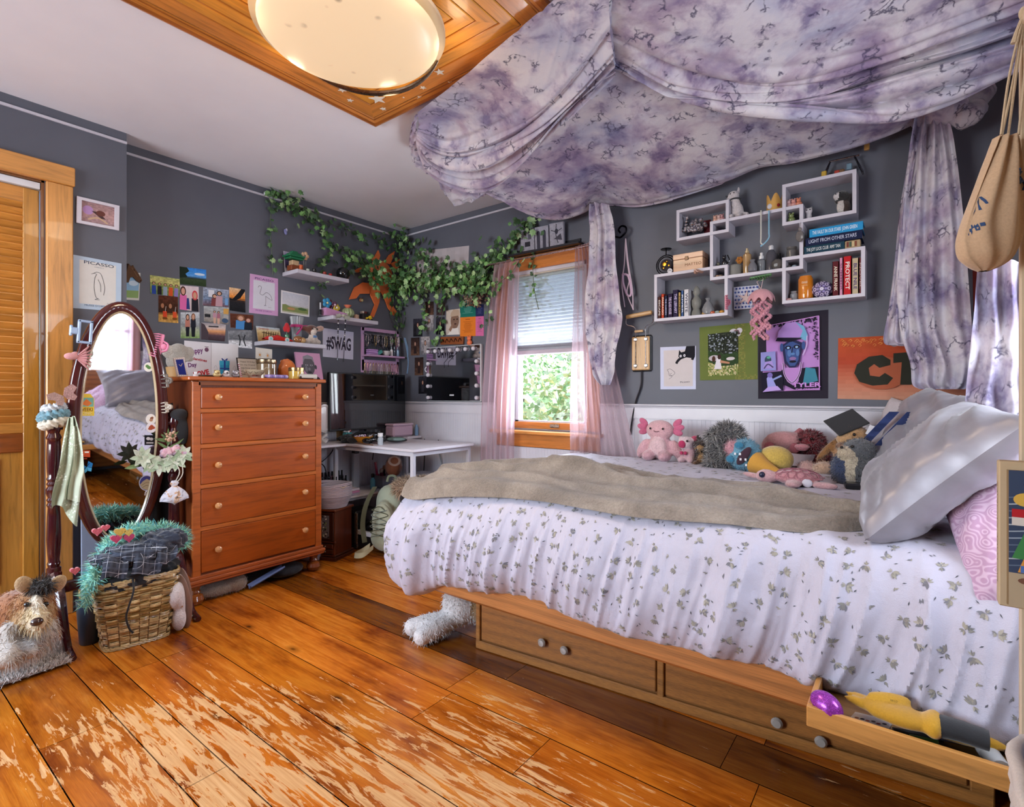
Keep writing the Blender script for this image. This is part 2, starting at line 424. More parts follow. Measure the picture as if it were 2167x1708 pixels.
fo=struct(fl.out('floor',MF,smooth=0));at=fo.data.attributes.new('plank','FLOAT_VECTOR','FACE')
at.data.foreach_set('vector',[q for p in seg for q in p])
WX0,WX1,WZ0,WZ1=-2.36,-1.70,.86,1.99
w=MB()
for a,b in(((XL-.12,YW,0),(WX0,YW+.14,ZC)),((WX1,YW,0),(XR+.12,YW+.14,ZC)),((WX0,YW,0),(WX1,YW+.14,WZ0)),((WX0,YW,WZ1),(WX1,YW+.14,ZC))):
 w.box([(a[i]+b[i])/2 for i in range(3)],[b[i]-a[i]for i in range(3)])
struct(w.out('wall_window',MW))
w=MB();w.box((XL-.06,2.0,ZC/2),(.12,2.2,ZC));struct(w.out('wall_left',MW))
YB=1.016;DY0,DY1,DZ=-.9,.677,2.155
w=MB();w.box((XB-.1,(DY1+YB)/2,ZC/2),(.2,YB-DY1,ZC));w.box((XB-.1,(DY0+DY1)/2,(DZ+ZC)/2),(.2,DY1-DY0,ZC-DZ));w.box((XB-.1,(DY0-2.0)/2,ZC/2),(.2,2.0+DY0,ZC))
struct(w.out('wall_closet',MW))
w=MB();RY0,RY1,RZ0,RZ1=1.30,1.98,.92,2.0
for y0,y1,z0,z1 in((-2.0,RY0,0,ZC),(RY1,YW,0,ZC),(RY0,RY1,0,RZ0),(RY0,RY1,RZ1,ZC)):w.box((XR+.06,(y0+y1)/2,(z0+z1)/2),(.12,y1-y0,z1-z0))
struct(w.out('wall_head',MW))
w=MB();BX0,BX1,BZ0,BZ1=-3.3,-1.5,.75,2.15  # rear opening is assumed, added so fill light can enter from behind
for x0,x1,z0,z1 in((-3.6,BX0,0,ZC),(BX1,XR+.1,0,ZC),(BX0,BX1,0,BZ0),(BX0,BX1,BZ1,ZC)):w.box(((x0+x1)/2,-2.06,(z0+z1)/2),(x1-x0,.12,z1-z0))
struct(w.out('wall_rear',MW))
TX0,TX1,TY0,TY1=-2.242,-1.045,.57,1.77
w=MB();a0,a1,b0,b1=-3.7,.8,-2.1,3.2
for x0,x1,y0,y1 in((a0,TX0+.03,b0,b1),(TX1-.03,a1,b0,b1),(TX0+.03,TX1-.03,b0,TY0+.03),(TX0+.03,TX1-.03,TY1-.03,b1)):w.box(((x0+x1)/2,(y0+y1)/2,ZC+.06),(x1-x0,y1-y0,.12))
cl=struct(w.out('ceiling',MC,smooth=0))
w=MB('#d98a35');cx,cy,hh=(TX0+TX1)/2,(TY0+TY1)/2,(TX1-TX0)/2
def ring(o,z,i,zi,col,g=0.0):
 P=[V((cx+sx*o,cy+sy*o,z))for sx,sy in((-1,-1),(1,-1),(1,1),(-1,1))];Q=[V((cx+sx*i,cy+sy*i,zi))for sx,sy in((-1,-1),(1,-1),(1,1),(-1,1))]
 for k in range(4):
  a,b,c,d=P[k],P[(k+1)%4],Q[(k+1)%4],Q[k];w.k=k%2
  w.add([a,b,c,d],[(0,1,2,3)],jit(col,.1))
zt=ZC-.004
for o,z,i,zi,col in((hh,ZC,hh,zt-.014,'#b86c2a'),(hh,zt-.014,hh-.012,zt-.018,'#c0762f'),(hh-.012,zt-.018,hh-.030,zt-.016,'#a86022'),(hh-.030,zt-.016,hh-.044,zt-.012,'#c07a34'),(hh-.044,zt-.012,hh-.05,zt-.011,'#8f501c'),(hh-.05,zt-.011,hh-.058,zt-.008,'#b87634')):ring(o,z,i,zi,col)
o=hh-.058;first=True;zt-=.006
while o>.03:
 wd=.088 if first else .062;i=max(o-wd,.0);ring(o,zt,o-.003,zt-.003,'#eaa844');ring(o-.003,zt-.003,i+.006,zt-.003,'#dc9434' if not first else '#cb8238');ring(i+.006,zt-.003,i+.003,zt-.0015,'#c47a2a');ring(i+.003,zt-.0015,i,zt+.003,'#a8621c');o=i;first=False
w.k=0;w.box((cx,cy,ZC+.06),(TX1-TX0+.02,TY1-TY0+.02,.08),'#a8621c')
struct(w.out('trim_1','woodx',smooth=0,mats=['woodx','woody']))
w=MB();sz=ZC-.055
w.box((XL+.004,(YB+YW)/2,sz),(.008,YW-YB,.013));struct(w.out('trim_2',MT))
w=MB();w.box((XB+.004,(-2+YB)/2,sz),(.008,YB+2,.013));struct(w.out('trim_3',MT))
w=MB();w.box(((XL+XR)/2,YW-.004,sz),(XR-XL,.008,.013));struct(w.out('trim_4',MT))
RZ=1.045
def wains(name,ax,c,a0,a1,sg,skip=None):
 b=MB()
 def bx(u0,u1,z0,z1,th,bev=0):
  if ax=='X':b.box((c+sg*th/2,(u0+u1)/2,(z0+z1)/2),(th,u1-u0,z1-z0),bev=bev)
  else:b.box(((u0+u1)/2,c+sg*th/2,(z0+z1)/2),(u1-u0,th,z1-z0),bev=bev)
 def spans(u0,u1,z0,z1):
  if skip and z1>skip[2]and z0<skip[3]:
   return[(u0,min(u1,skip[0])),(max(u0,skip[1]),u1)]
  return[(u0,u1)]
 for u0,u1 in spans(a0,a1,RZ-.11,RZ):
  if u1>u0:bx(u0,u1,RZ-.088,RZ-.012,.018);bx(u0,u1,RZ-.012,RZ,.036,.004);bx(u0,u1,RZ-.021,RZ-.012,.026,.003)
 u=a0;k=0
 while u<a1-.004:
  wd=.021 if k%3==2 else .022 if k%3 else .024
  z1=RZ-.088
  if skip and u+wd>skip[0]and u<skip[1]:z1=skip[2]
  bx(u,min(u+wd,a1),.12,z1,.011);u+=wd+.0032;k+=1
 for u0,u1 in spans(a0,a1,.12,RZ-.088):bx(u0,u1,.12,RZ-.088,.0098)
 if skip:bx(skip[0],skip[1],.12,skip[2],.0098)
 bx(a0,a1,0,.13,.02,.004)
 return struct(b.out(name,MT,smooth=0))
wains('trim_5','X',XL,YB,YW,1);wains('trim_6','Y',YW,XL,XR,-1,(WX0-.1,WX1+.1,.73,1.2))
def woodbox(c,d,col,ax='x',bev=.003):return MB(col).box(c,d,bev=bev)
PINE='#c9782f'
win=bpy.data.objects.new('window_1',None);COL.objects.link(win);win['kind']='structure';win.location=((WX0+WX1)/2,YW,WZ0)
xc=(WX0+WX1)/2
b=MB(PINE);b.box((xc,YW-.011,(WZ1+2.084)/2-.002),(WX1-WX0+.2,.022,.098),bev=.004);b.out('head_casing','woodx',win)
for x in(WX0-.048,WX1+.048):
 b=MB(PINE);b.box((x,YW-.011,(WZ0+WZ1)/2),(.096,.022,WZ1-WZ0),bev=.004);b.out('side_casing','woodz',win)
b=MB('#d58a42');b.box((xc,YW-.03,.838),(WX1-WX0+.24,.1,.022),bev=.004);b.out('sill','woodx',win)
b=MB(PINE);b.box((xc,YW-.011,.78),(WX1-WX0+.19,.022,.094),bev=.004);b.out('apron','woodx',win)
b=MB('#e6e9e6')
for x in(WX0+.014,WX1-.014):b.box((x,YW+.07,(WZ0+WZ1)/2),(.028,.14,WZ1-WZ0))
b.box((xc,YW+.07,WZ1-.014),(WX1-WX0,.14,.028));b.out('jamb',MT,win)
b=MB(PINE);b.box((xc,YW+.05,.882),(WX1-WX0-.05,.03,.05),bev=.003);b.out('sash_rail','woodx',win)
b=MB('#e8efec')
for x in(WX0+.043,WX1-.043):b.box((x,YW+.06,1.2),(.032,.03,.62),bev=.003)
b.box((xc,YW+.06,.912),(WX1-WX0-.06,.03,.012));b.box((xc,YW+.065,1.44),(WX1-WX0-.06,.04,.04));b.out('sash_frame',MT,win)
b=MB();b.box((xc,YW+.064,1.42),(WX1-WX0-.08,.004,1.04));b.out('pane',MG,win)
b=MB('#b4aa9e');b.box((xc+.05,YW+.03,.884),(.075,.014,.022),bev=.004);b.box((xc+.05,YW+.022,.893),(.06,.01,.006));b.out('sash_lift','metal',win)
wi2=bpy.data.objects.new('window_2',None);COL.objects.link(wi2);wi2['kind']='structure';wi2.location=(XR,(RY0+RY1)/2,RZ0)
b=MB(PINE);yc=(RY0+RY1)/2
for y in(RY0-.045,RY1+.045):b.box((XR-.011,y,(RZ0+RZ1)/2),(.022,.09,RZ1-RZ0+.18),bev=.004)
b.out('side_casing','woodz',wi2);b=MB(PINE);b.box((XR-.011,yc,RZ1+.045),(.022,RY1-RY0,.09),bev=.004);b.box((XR-.02,yc,RZ0-.03),(.04,RY1-RY0,.06),bev=.004);b.out('head_casing','woody',wi2)
b=MB();b.box((XR+.07,yc,(RZ0+RZ1)/2),(.004,RY1-RY0,RZ1-RZ0));b.out('pane',MG,wi2)
b=MB('#e6e9e6');b.box((XR+.07,yc,(RZ0+RZ1)/2),(.03,RY1-RY0,.035));b.out('sash_frame',MT,wi2)
dr=bpy.data.objects.new('door_1',None);COL.objects.link(dr);dr['kind']='structure';dr.location=(XB,.2,0)
DC='#c9873b'
b=MB('#d1914a');b.box((XB+.012,(DY0+.79)/2,DZ+.044),(.03,.79-DY0,.095),bev=.004);b.out('head_casing','woody',dr)
b=MB('#d1914a');b.box((XB+.01,.731,DZ/2-.002),(.024,.104,DZ-.004),bev=.004);b.out('side_casing','woodz',dr)
b=MB('#7a4a22');b.box((XB-.1,DY1-.006,DZ/2),(.19,.012,DZ));b.box((XB-.1,(DY0+DY1)/2,DZ-.006),(.19,DY1-DY0,.012));b.out('jamb','woodz',dr)
b=MB('#d9dce2');b.box((XB-.03,(DY0+DY1)/2,DZ-.03),(.03,DY1-DY0-.03,.03));b.out('track','plastic',dr)
xd=XB-.045;st=.66
b=MB('#b9802f');b.box((xd,st-.028,1.06),(.034,.06,2.09),bev=.003);b.box((xd,-.1,1.06),(.034,.07,2.09),bev=.003);b.out('stile','woodz',dr)
b=MB(DC);b.box((xd,.26,2.07),(.03,.75,.075),bev=.003);b.box((xd,.26,.87),(.03,.75,.09),'#8f4c1b',bev=.003);b.box((xd,.26,.07),(.03,.75,.12),bev=.003);b.box((xd,.26,.94),(.032,.75,.05),bev=.003);b.out('rail','woody',dr)
b=MB(DC)
for k in range(31):b.box((xd,.26,2.015-k*.0345),(.007,.72,.05),jit(DC,.09),rot=(0,.62,0),bev=.002)
b.out('slat','woody',dr)
b=MB('#bd8436');b.box((xd-.004,.26,.48),(.012,.75,.74));b.box((xd+.004,.29,.5),(.012,.46,.6),'#c89044',bev=.012);b.out('panel','woodz',dr)
lf=MB();r=random.Random(3)
def tree(name,o,rad,hgt,n,cols,label):
 t=T(name,(o[0],o[1],-3),label,'tree','trees outside the window')
 b=MB('#6b5a48');b.tube([(o[0],o[1],-3),(o[0]+.1,o[1],-1),(o[0],o[1]+.1,hgt*.4)],[.13,.1,.05],8);
 for k in range(9):
  a=r.uniform(0,6.28);z=r.uniform(-1.2,hgt*.35);b.tube([(o[0],o[1],z),(o[0]+math.cos(a)*rad*.7,o[1]+math.sin(a)*rad*.7,z+rad*.6)],[.04,.015],5)
 b.out('trunk','woodz',t);b=MB();sp=[(V((o[0],o[1],hgt*.3))+V((r.gauss(0,.5)*rad,r.gauss(0,.5)*rad,r.gauss(0,.42)*hgt)),r.uniform(.3,.6)*rad)for _ in range(26)]
 vs=[];fs=[];cs=[]
 for _ in range(n):
  c,q=r.choice(sp);d=V((r.gauss(0,1),r.gauss(0,1),r.gauss(0,1))).normalized();p=c+d*q*r.uniform(.6,1)
  s_=r.uniform(.035,.075);a=V((r.gauss(0,1),r.gauss(0,1),r.gauss(0,.7))).normalized()*s_;e=a.cross(d)
  e=e.normalized()*s_*.5 if e.length>1e-5 else V((s_*.5,0,0))
  k=len(vs);vs+=[p-a,p+e,p+a,p-e];fs.append((k,k+1,k+2,k+3));cs.append(jit(r.choice(cols),.2))
 b.add(vs,fs)
 for i,c in enumerate(cs):b.c[i]=c
 b.out('foliage','leaf',t,smooth=0,fix=False)
G1,G2=['#9cc27a','#bcd48e','#7fae68','#dfe6ae'],['#cfe0a8','#f2e3a6','#e9f0d0','#a9cf8e']
for nm,o,rad,h,n,c,lb in(('leafy_tree',(-4.9,6.6),1.05,2.6,8000,G1,'green tree outside the left part of the window'),('leafy_tree',(-3.0,5.6),.85,1.5,7000,G2,'tree with yellowing leaves outside the window, nearest the glass'),('leafy_tree',(-6.2,11.6),1.7,3.4,4500,G2+G1,'tall pale tree behind the others outside the window'),('leafy_tree',(-3.4,8.9),1.2,2.9,3500,G1,'green tree outside behind the right part of the window')):tree(nm,o,rad,h,n,c,lb)
b=MB('#8fb070');b.box((-4,16,-3.2),(40,25,.2));struct(b.out('ground','leaf'))
# bed
BX,BF,BH,BT=-1.75,1.56,.50,.715
bed=T('bed',(-.6,2.3,0),'oak platform bed with storage drawers under the white floral duvet','bed')
OAK='#b0713a'
b=MB(OAK);b.box(((BX+BH)/2,BF+.02,.363),(BH-BX,.04,.17),bev=.012);b.out('side_rail','oakx',bed)
b=MB(OAK);b.box((BX+.02,(BF+3.0)/2,.363),(.04,3.0-BF-.04,.17),bev=.012);b.out('foot_rail','oaky',bed)
b=MB('#7a5228');b.box(((BX+BH)/2,2.3,.287),(BH-BX-.04,1.4,.014));b.out('deck','woodx',bed)
b=MB(OAK);b.box((BH+.02,2.29,.55),(.04,1.46,1.0),bev=.01);b.out('headboard','oaky',bed)
p0,p1=V((-1.517,1.745,0)),V((.17,1.893,0));pd=(p1-p0).normalized();pn=V((pd.y,-pd.x,0));PL=(p1-p0).length
PM=Matrix.Translation(p0)@Matrix(((pd.x,-pn.x,0),(pd.y,-pn.y,0),(0,0,1))).to_4x4()
b=MB('#8f5c2c',PM);H=.2795
b.box((PL/2,.5,H/2),(PL,1.0,H));b.M=PM;b.out('pedestal','oakx',bed)
b=MB('#9a652f',PM)
s1=(aZ(1402,1487,0)-p0).dot(pd);s2=PL-.03
for x0,x1 in((0,.022),(s1-.012,s1+.012),(s2-.02,PL)):b.box(((x0+x1)/2,-.006,H/2),(x1-x0,.014,H),bev=.003)
b.box((PL/2,-.007,.018),(PL,.016,.036),bev=.004);b.out('face_frame','oakx',bed)
for x0,x1,kn in((.024,s1-.014,((1153,1355),(1200,1371))),(s1+.014,s2-.022,((1646,1521),(1738,1560)))):
 b=MB('#96602c',PM);b.box(((x0+x1)/2,-.004,.16),(x1-x0-.006,.012,.236),bev=.003);d=b.out('drawer','oakx',bed)
 for kx,ky in kn:
  r_=ray(kx,ky);t=(p0-CAM).dot(pn)/r_.dot(pn);q=CAM+r_*t+pn*.006
  k=MB('#9a9188');k.lathe([(.006,0),(.006,.012),(.016,.016),(.0175,.022),(.012,.029),(0,.03)],q,14,ax=pn);k.out('knob','gloss',d)
b=MB('#e9e6ea');b.box(((BX+BH)/2,2.29,.565),(BH-BX-.06,1.38,.26),bev=.05);tag(b.out('mattress','cloth'),'thick mattress lying on the oak bed under the duvet','mattress')
def m_duvet():
 s=N('duvet_cotton');f=s.noise(s.coord(),14,6);g=s.noise(s.coord(),420,2)
 s.base(s.mixc(s.attr(),s.ramp(f,[(.3,.95),(.7,1.0)])));s.set(Roughness=.85,Sheen_Weight=.15);s.bump(s.math('ADD',f,s.math('MULTIPLY',g,.15)),.35,.012);return s.m
MD=m_duvet()
def n1(x,y=0.,z=0.):return noise.noise(V((x,y,z)))
PX0,PY0,CR=-1.80,1.575,.20
HEADX=.36
La=3.0-PY0-CR;Lb=PI/2*CR;Lc=HEADX-PX0-CR;LT=La+Lb+Lc
def peri(s):
 if s<La:return V((PX0,3.0-s,0)),V((-1,0,0))
 if s<La+Lb:
  a=(s-La)/CR;return V((PX0+CR-CR*math.cos(a),PY0+CR-CR*math.sin(a),0)),V((-math.cos(a),-math.sin(a),0))
 return V((PX0+CR+(s-La-Lb),PY0,0)),V((0,-1,0))
PROF=bez([(-.16,.733,0),(-.08,.73,0),(-.015,.708,0),(.03,.655,0),(.062,.58,0),(.078,.50,0),(.072,.42,0),(.04,.36,0),(-.005,.345,0)],40)
def crease(x,seed,sharp=2.2):return(1-abs(n1(x,seed)))**sharp
def hem(s):
 """how far the cloth hangs along the edge"""
 q=s-La-Lb
 pts=[(-3,.30),(-.4,.27),(-.12,.235),(.12,.325),(.45,.352),(.85,.335),(1.25,.352),(1.5,.352),(1.68,.365),(1.76,.36),(1.86,.25),(2.0,.14),(3,.1)]
 for(a,x),(c,y)in zip(pts,pts[1:]):
  if a<=q<=c:t=(q-a)/(c-a);t=t*t*(3-2*t);return x*(1-t)+y*t
 return .1
def duv(s,v):
 c,n=peri(s);t=v*40;k=min(int(t),39);o=PROF[k].lerp(PROF[k+1],t-k);q=s-La-Lb
 z=o.y;off=o.x;h=hem(s)
 if z<.66:z=h+(z-.345)*(.66-h)/(.66-.345)
 d=max(0,min(1,(v-.22)/.3));d*=1.0
 sl=s+.16*v*v-.05*v+.03*n1(s*2,5.)
 f=.038*(crease(sl*6.5,1.3+.3*v,5)-.3)+.022*(crease(sl*13,7.1+.3*v,4)-.35)+.007*(crease(sl*27,2.7+.6*v,4)-.35)+.030*n1(sl*2.6,v*1.2,2)+.010*n1(sl*6,v*5,4)+.004*n1(sl*30,v*9,8)
 corner=math.exp(-((q+.12)/.22)**2);f=f*d*(1-.75*max(0,(v-.8)/.2)**1.5)*(1+.4*corner)+corner*.05*d*math.sin(min(1,v)*PI*.85)
 if q>1.35:
  e=min(1,(q-1.35)/.35);e2=min(1,max(0,(v-.55)/.3));f+=e*e2*(.035+.04*math.sin((v-.55)*7+q*3));
 top=(1-d);z+=top*(.006*n1(c.x*9,c.y*9,1)+.005*crease(sl*14,3.3,4))*min(1,v/.12)
 off+=f
 p=c+n*off;return V((p.x,p.y,z))
def dtop(x,y):
 e=min(x-PX0-.02,y-PY0-.02,3.02-y);e=max(0,min(1,e/.25))
 return .715+.028*e+.012*n1(x*3.1,y*3.1,3)*e+.010*crease(x*5+y*2,y*2.2,4)*e-.02*(1-min(1,(3.04-y)/.1))*1.
dv=MB('#bab5c3');NU,NV=640,90
dv.grid(lambda u,v:duv(u*LT,v),NU,NV)
dv.grid(lambda u,v:(lambda x,y:V((x,y,dtop(x,y))))(PX0+.05+u*(HEADX-PX0-.05),PY0+.05+v*(3.0-PY0-.05)),60,44)
def sprig(fn,ou,ov,su,sv,r):
 a0=r.uniform(0,6.28);k=r.choice((0,0,0,1))
 def P(x,y):return fn(ou+(x*math.cos(a0)-y*math.sin(a0))*su,ov+(x*math.sin(a0)+y*math.cos(a0))*sv)
 def leaf(x,y,a,L,w,col):
  c,s_=math.cos(a),math.sin(a);pts=[(0,0),(L*.35,w),(L*.7,w*.7),(L,0),(L*.7,-w*.7),(L*.35,-w)]
  q=[P(x+p*c-t*s_,y+p*s_+t*c)for p,t in pts]
  if all(z is not None for z in q):dv.add(q,[range(6)],col)
 cs=['#8a857c','#9a9486','#7f7b77','#74737a','#a59e92']
 if k:
  leaf(0,0,0,.010,.0015,r.choice(cs));leaf(.004,0,.9,.01,.002,r.choice(cs));return
 for i in range(5):leaf(0,0,-.9+i*.45+r.uniform(-.1,.1),r.uniform(.011,.018),.0032,r.choice(cs))
 for i in range(3):leaf(-.002,0,PI+(i-1)*.6,r.uniform(.007,.012),.0018,r.choice(cs))
 leaf(-.012,.0,0,.012,.0005,'#8a867e')
r=random.Random(11);q_=[]
EPS=.0012
def fside(s,v):
 if not(.01<v<.995 and 0<s<LT):return None
 p=duv(s,v);a=duv(min(s+.01,LT),v)-duv(max(s-.01,0),v);e=duv(s,min(v+.012,1))-duv(s,max(v-.012,0));n=a.cross(e)
 n=n.normalized()if n.length>1e-9 else V((0,-1,0))
 if n.dot(peri(s)[1])<0 and n.z<0:n=-n
 if n.dot(peri(s)[1]+V((0,0,.6)))<0:n=-n
 return p+n*EPS
s_=La*.4
while s_<LT-.02:
 for row in range(13):
  sprig(fside,s_+r.uniform(-.02,.02)+(row%2)*.028,.03+row*.077+r.uniform(-.016,.016),1.0,1.75,r)
  if r.random()<.8:
   ss,vv=s_+r.uniform(-.04,.04),r.uniform(.03,.97)
   a0=r.uniform(0,6);q=[fside(ss+math.cos(a0+t)*l,vv+math.sin(a0+t)*l*1.7)for t,l in((0,.006),(1.4,.0014),(3.1,.004),(4.9,.0014))]
   if all(z is not None for z in q):dv.add(q,[range(4)],'#54555c')
 s_+=.057
for i in range(36):
 for j in range(22):sprig(lambda x,y:V((x,y,dtop(x,y)+EPS))if PX0+.06<x<HEADX-.02 and PY0+.06<y<2.98 else None,PX0+.1+i*.058+r.uniform(-.02,.02),PY0+.1+j*.065+r.uniform(-.02,.02),1,1,r)
one(dv,'duvet',MD,'white duvet with small grey-brown leaf sprigs hanging over the bed side','duvet',fix=False,smooth=70)
def m_fleece():
 s=N('fleece_taupe');v=s.coord();f=s.noise(v,130,5,.65);g=s.noise(v,7,5,.6,.5)
 c=s.ramp(g,[(.3,'#75685c'),(.5,'#8f8174'),(.72,'#ab9c8d')]);s.base(s.mixc(c,s.ramp(f,[(.3,.72),(.65,1.05)])));s.set(Roughness=.95,Sheen_Weight=.25,Sheen_Roughness=.5);s.bump(f,.9,.008);return s.m
B0=bez([(-1.86,1.62,0),(-1.72,1.50,0),(-1.45,1.53,0),(-1.1,1.57,0),(-.7,1.56,0),(-.4,1.60,0),(-.2,1.64,0),(-.07,1.74,0)],60)
B1=bez([(-1.93,2.02,0),(-1.82,2.16,0),(-1.5,2.26,0),(-1.15,2.28,0),(-.8,2.16,0),(-.45,2.16,0),(-.2,2.06,0),(-.05,1.86,0)],60)
def blk(u,v):
 t=u*60;k=min(int(t),59);a=B0[k].lerp(B0[k+1],t-k);e=B1[k].lerp(B1[k+1],t-k);p=a.lerp(e,v);x,y=p.x,p.y
 ed=min(v,1-v,u*1.6,(1-u)*1.2);lip=min(1,max(0,ed/.07));lip=math.sin(lip*PI/2)
 zz=dtop(max(x,PX0+.05),max(y,PY0+.05))
 over=max(0,(PY0+.02)-y);zz-=over*over*5.0+over*.12;ov=max(0,PX0+.06-x);zz-=ov*1.1+ov*ov*3
 def rid(c0,c1,w,h):
  dx,dy=c1[0]-c0[0],c1[1]-c0[1];L=dx*dx+dy*dy;s=max(-.05,min(1.05,((u-c0[0])*dx+(v-c0[1])*dy)/L));
  d=math.hypot((u-c0[0]-s*dx)*2.4,v-c0[1]-s*dy);return h*math.exp(-(d/w)**2)
 f=rid((-.05,.30),(.45,.52),.06,.035)+rid((.05,.85),(.5,.62),.06,.034)+rid((.42,.50),(1,.36),.07,.034)+rid((.45,.85),(.75,.52),.06,.025)+rid((0,.08),(1,.09),.07,.018)+rid((.7,.7),(1,.55),.07,.026)+rid((.2,.3),(.62,.22),.05,.02)+rid((.55,.3),(.9,.2),.05,.018)
 f+=.014*n1(u*7,v*4,6)+.006*n1(u*20,v*9,2)
 return V((x,y,zz+.012+lip*(.008+f)-(1-lip)*.006))
bl=MB('#8f8174');bl.grid(blk,150,60)
one(bl,'fleece_blanket',m_fleece(),'taupe fleece blanket spread in folds along the bed','blanket',fix=False,smooth=80)
def pillow(name,M_,sx,sy,th,mat,label,col,fold=.01,seed=0,flange=0.0):
 b=MB(col,M_)
 def fn(sg):
  def g(u,v):
   x,y=2*u-1,2*v-1;e=max(0,(1-abs(x)**2.6))**.5*max(0,(1-abs(y)**2.6))**.5
   px=x*(1-.08*(1-abs(y)**2)*abs(x));py=y*(1-.07*(1-abs(x)**2)*abs(y));w=fold*e**.4*(n1(x*2.2+y*1.5,y*2.6,seed)+.6*crease(x*2+y*3.4,seed+3,4)-.3+.7*n1(x*7,y*2,seed+9)*(1-e))
   return V((px*sx/2,py*sy/2,sg*th/2*e**.75+w*min(1,e*3)))
  return g
 b.grid(fn(1),44,36);b.grid(fn(-1),44,36)
 return one(b,name,mat,label,'pillow','pillows at the head of the bed',smooth=70)
def pm(c,face,upv):
 n=V(face).normalized();y=V(upv);y=(y-n*y.dot(n)).normalized();x=y.cross(n);return Matrix.Translation(V(c))@Matrix((x,y,n)).transposed().to_4x4()
def m_paisley():
 s=N('pink_paisley_cotton');v=s.coord();f=s.n('ShaderNodeTexVoronoi',feature='SMOOTH_F1');f.inputs['Scale'].default_value=34;s.l(v,f.inputs['Vector'])
 w=s.math('SINE',s.math('MULTIPLY',f.outputs['Distance'],42.0));d=s.noise(v,60,3)
 c=s.ramp(s.math('ADD',s.math('MULTIPLY',w,.5),s.math('MULTIPLY',d,.6)),[(.2,'#b590ac'),(.42,'#c6a5bd'),(.8,'#cdb0c6')]);s.base(c);s.set(Roughness=.85);s.bump(s.noise(v,6,4),.4,.02);return s.m
MPA=m_paisley();SAT='#8d8992'
pillow('satin_pillow',pm((.01,2.52,.93),(-.77,-.25,.58),(.58,.09,.81)),.64,.44,.16,'satin','silver satin pillow leaning behind the front one, its top corner pointing up',SAT,.022,2)
pillow('satin_pillow',pm((.045,1.90,.90),(-.72,-.04,.69),(.69,0,.72)),.62,.44,.19,'satin','large silver satin pillow at the front, lying lowest over the duvet',SAT,.022,5)
pillow('paisley_pillow',pm((.22,1.70,.825),(-.35,-.6,.72),(.9,-.1,.4)),.46,.34,.13,MPA,'pink paisley pillow squeezed under the front silver pillow','#d9b2cf',.014,8)
pillow('paisley_pillow',pm((.25,2.50,.96),(-.85,-.35,.4),(.4,0,.92)),.6,.44,.13,MPA,'pink paisley pillow standing upright behind the silver pillows','#d9b2cf',.012,12)
pillow('white_pillow',pm((-.03,2.90,.90),(-.6,-.7,.38),(.3,.1,.95)),.34,.36,.10,'cloth','off-white pillow behind the silver pillows, against the window wall','#c6bcc0',.01,15)
# canopy of tie-dyed cloth under the ceiling
def m_tiedye():
 s=N('tie_dye_cloth');v=s.coord();a=s.noise(v,3.6,4,.55,.35);b_=s.noise(s.coord((1,1,1),(1,2,.5)),3.0,5,.6,.4);fine=s.noise(v,240,2);d_=s.noise(s.coord((1,1,1),(2,.5,1)),9,4,.6,.3)
 c=s.ramp(a,[(.30,'#9fa3c0'),(.41,'#c2c1d2'),(.52,'#dad4da'),(.75,'#e2dbdc')])
 c=s.mixc(c,s.ramp(b_,[(.32,'#b3a1c0'),(.43,'#e0d4e0'),(.51,'#ffffff')]));c=s.mixc(c,s.ramp(d_,[(.34,'#b4abc6'),(.46,'#f2eef4'),(.55,'#ffffff')]))
 vo=s.n('ShaderNodeTexVoronoi',feature='DISTANCE_TO_EDGE');vo.inputs['Scale'].default_value=22
 ds=s.n('ShaderNodeMixRGB');nz=s.n('ShaderNodeTexNoise');nz.inputs['Scale'].default_value=14;nz.inputs['Detail'].default_value=4;s.l(v,nz.inputs['Vector']);ds.inputs[0].default_value=.10;s.l(v,ds.inputs[1]);s.l(nz.outputs['Color'],ds.inputs[2]);s.l(ds.outputs[0],vo.inputs['Vector'])
 ln=s.ramp(vo.outputs['Distance'],[(.015,1.0),(.10,0.0)]);mk=s.ramp(s.noise(v,13,3,.5,.3),[(.55,0.0),(.61,1.0)])
 c=s.mixc(c,'#3f3758',s.math('MULTIPLY',s.math('MULTIPLY',ln,mk),.85),'MIX')
 s.base(c);s.set(Roughness=.85,Sheen_Weight=.2);s.bump(s.math('ADD',s.noise(v,18,5),s.math('MULTIPLY',fine,.1)),.3,.012)
 tr=s.n('ShaderNodeBsdfTranslucent');s.l(c,tr.inputs[0]);mx=s.n('ShaderNodeMixShader');mx.inputs[0].default_value=.22;s.l(s.b.outputs[0],mx.inputs[1]);s.l(tr.outputs[0],mx.inputs[2]);s.l(mx.outputs[0],s.out.inputs[0]);return s.m
MTD=m_tiedye()
def loft(mb,curves,nu,nv,fold=None,col=None):
 C=[bez(c,nu-1)for c in curves];G=[bez([c[i]for c in C],nv-1)for i in range(nu)]
 if fold:
  H=[row[:]for row in G]
  for i in range(nu):
   for j in range(nv):
    a=H[min(i+1,nu-1)][j]-H[max(i-1,0)][j];e=H[i][min(j+1,nv-1)]-H[i][max(j-1,0)];n=a.cross(e)
    if n.length>1e-9:
     n.normalize()
     if n.dot(CAM-H[i][j])<0:n=-n
     G[i][j]=H[i][j]+n*fold(i/(nu-1),j/(nv-1))
 b=len(mb.v);mb.add([p for row in G for p in row],[(i*nv+j,(i+1)*nv+j,(i+1)*nv+j+1,i*nv+j+1)for i in range(nu-1)for j in range(nv-1)],col);return mb
def Z(z,*p):return[aZ(x,y,z)for x,y in p]
def ZZ(*p):return[aZ(x,y,z)for x,y,z in p]
def pl(x,y):q=x+.55*n1(x*.7,y);return abs(math.sin(q*PI))**.8
can=T('bed_canopy',(-.9,2.0,2.3),'tie-dyed blue and purple cloth canopy swagged under the ceiling over the bed','canopy')
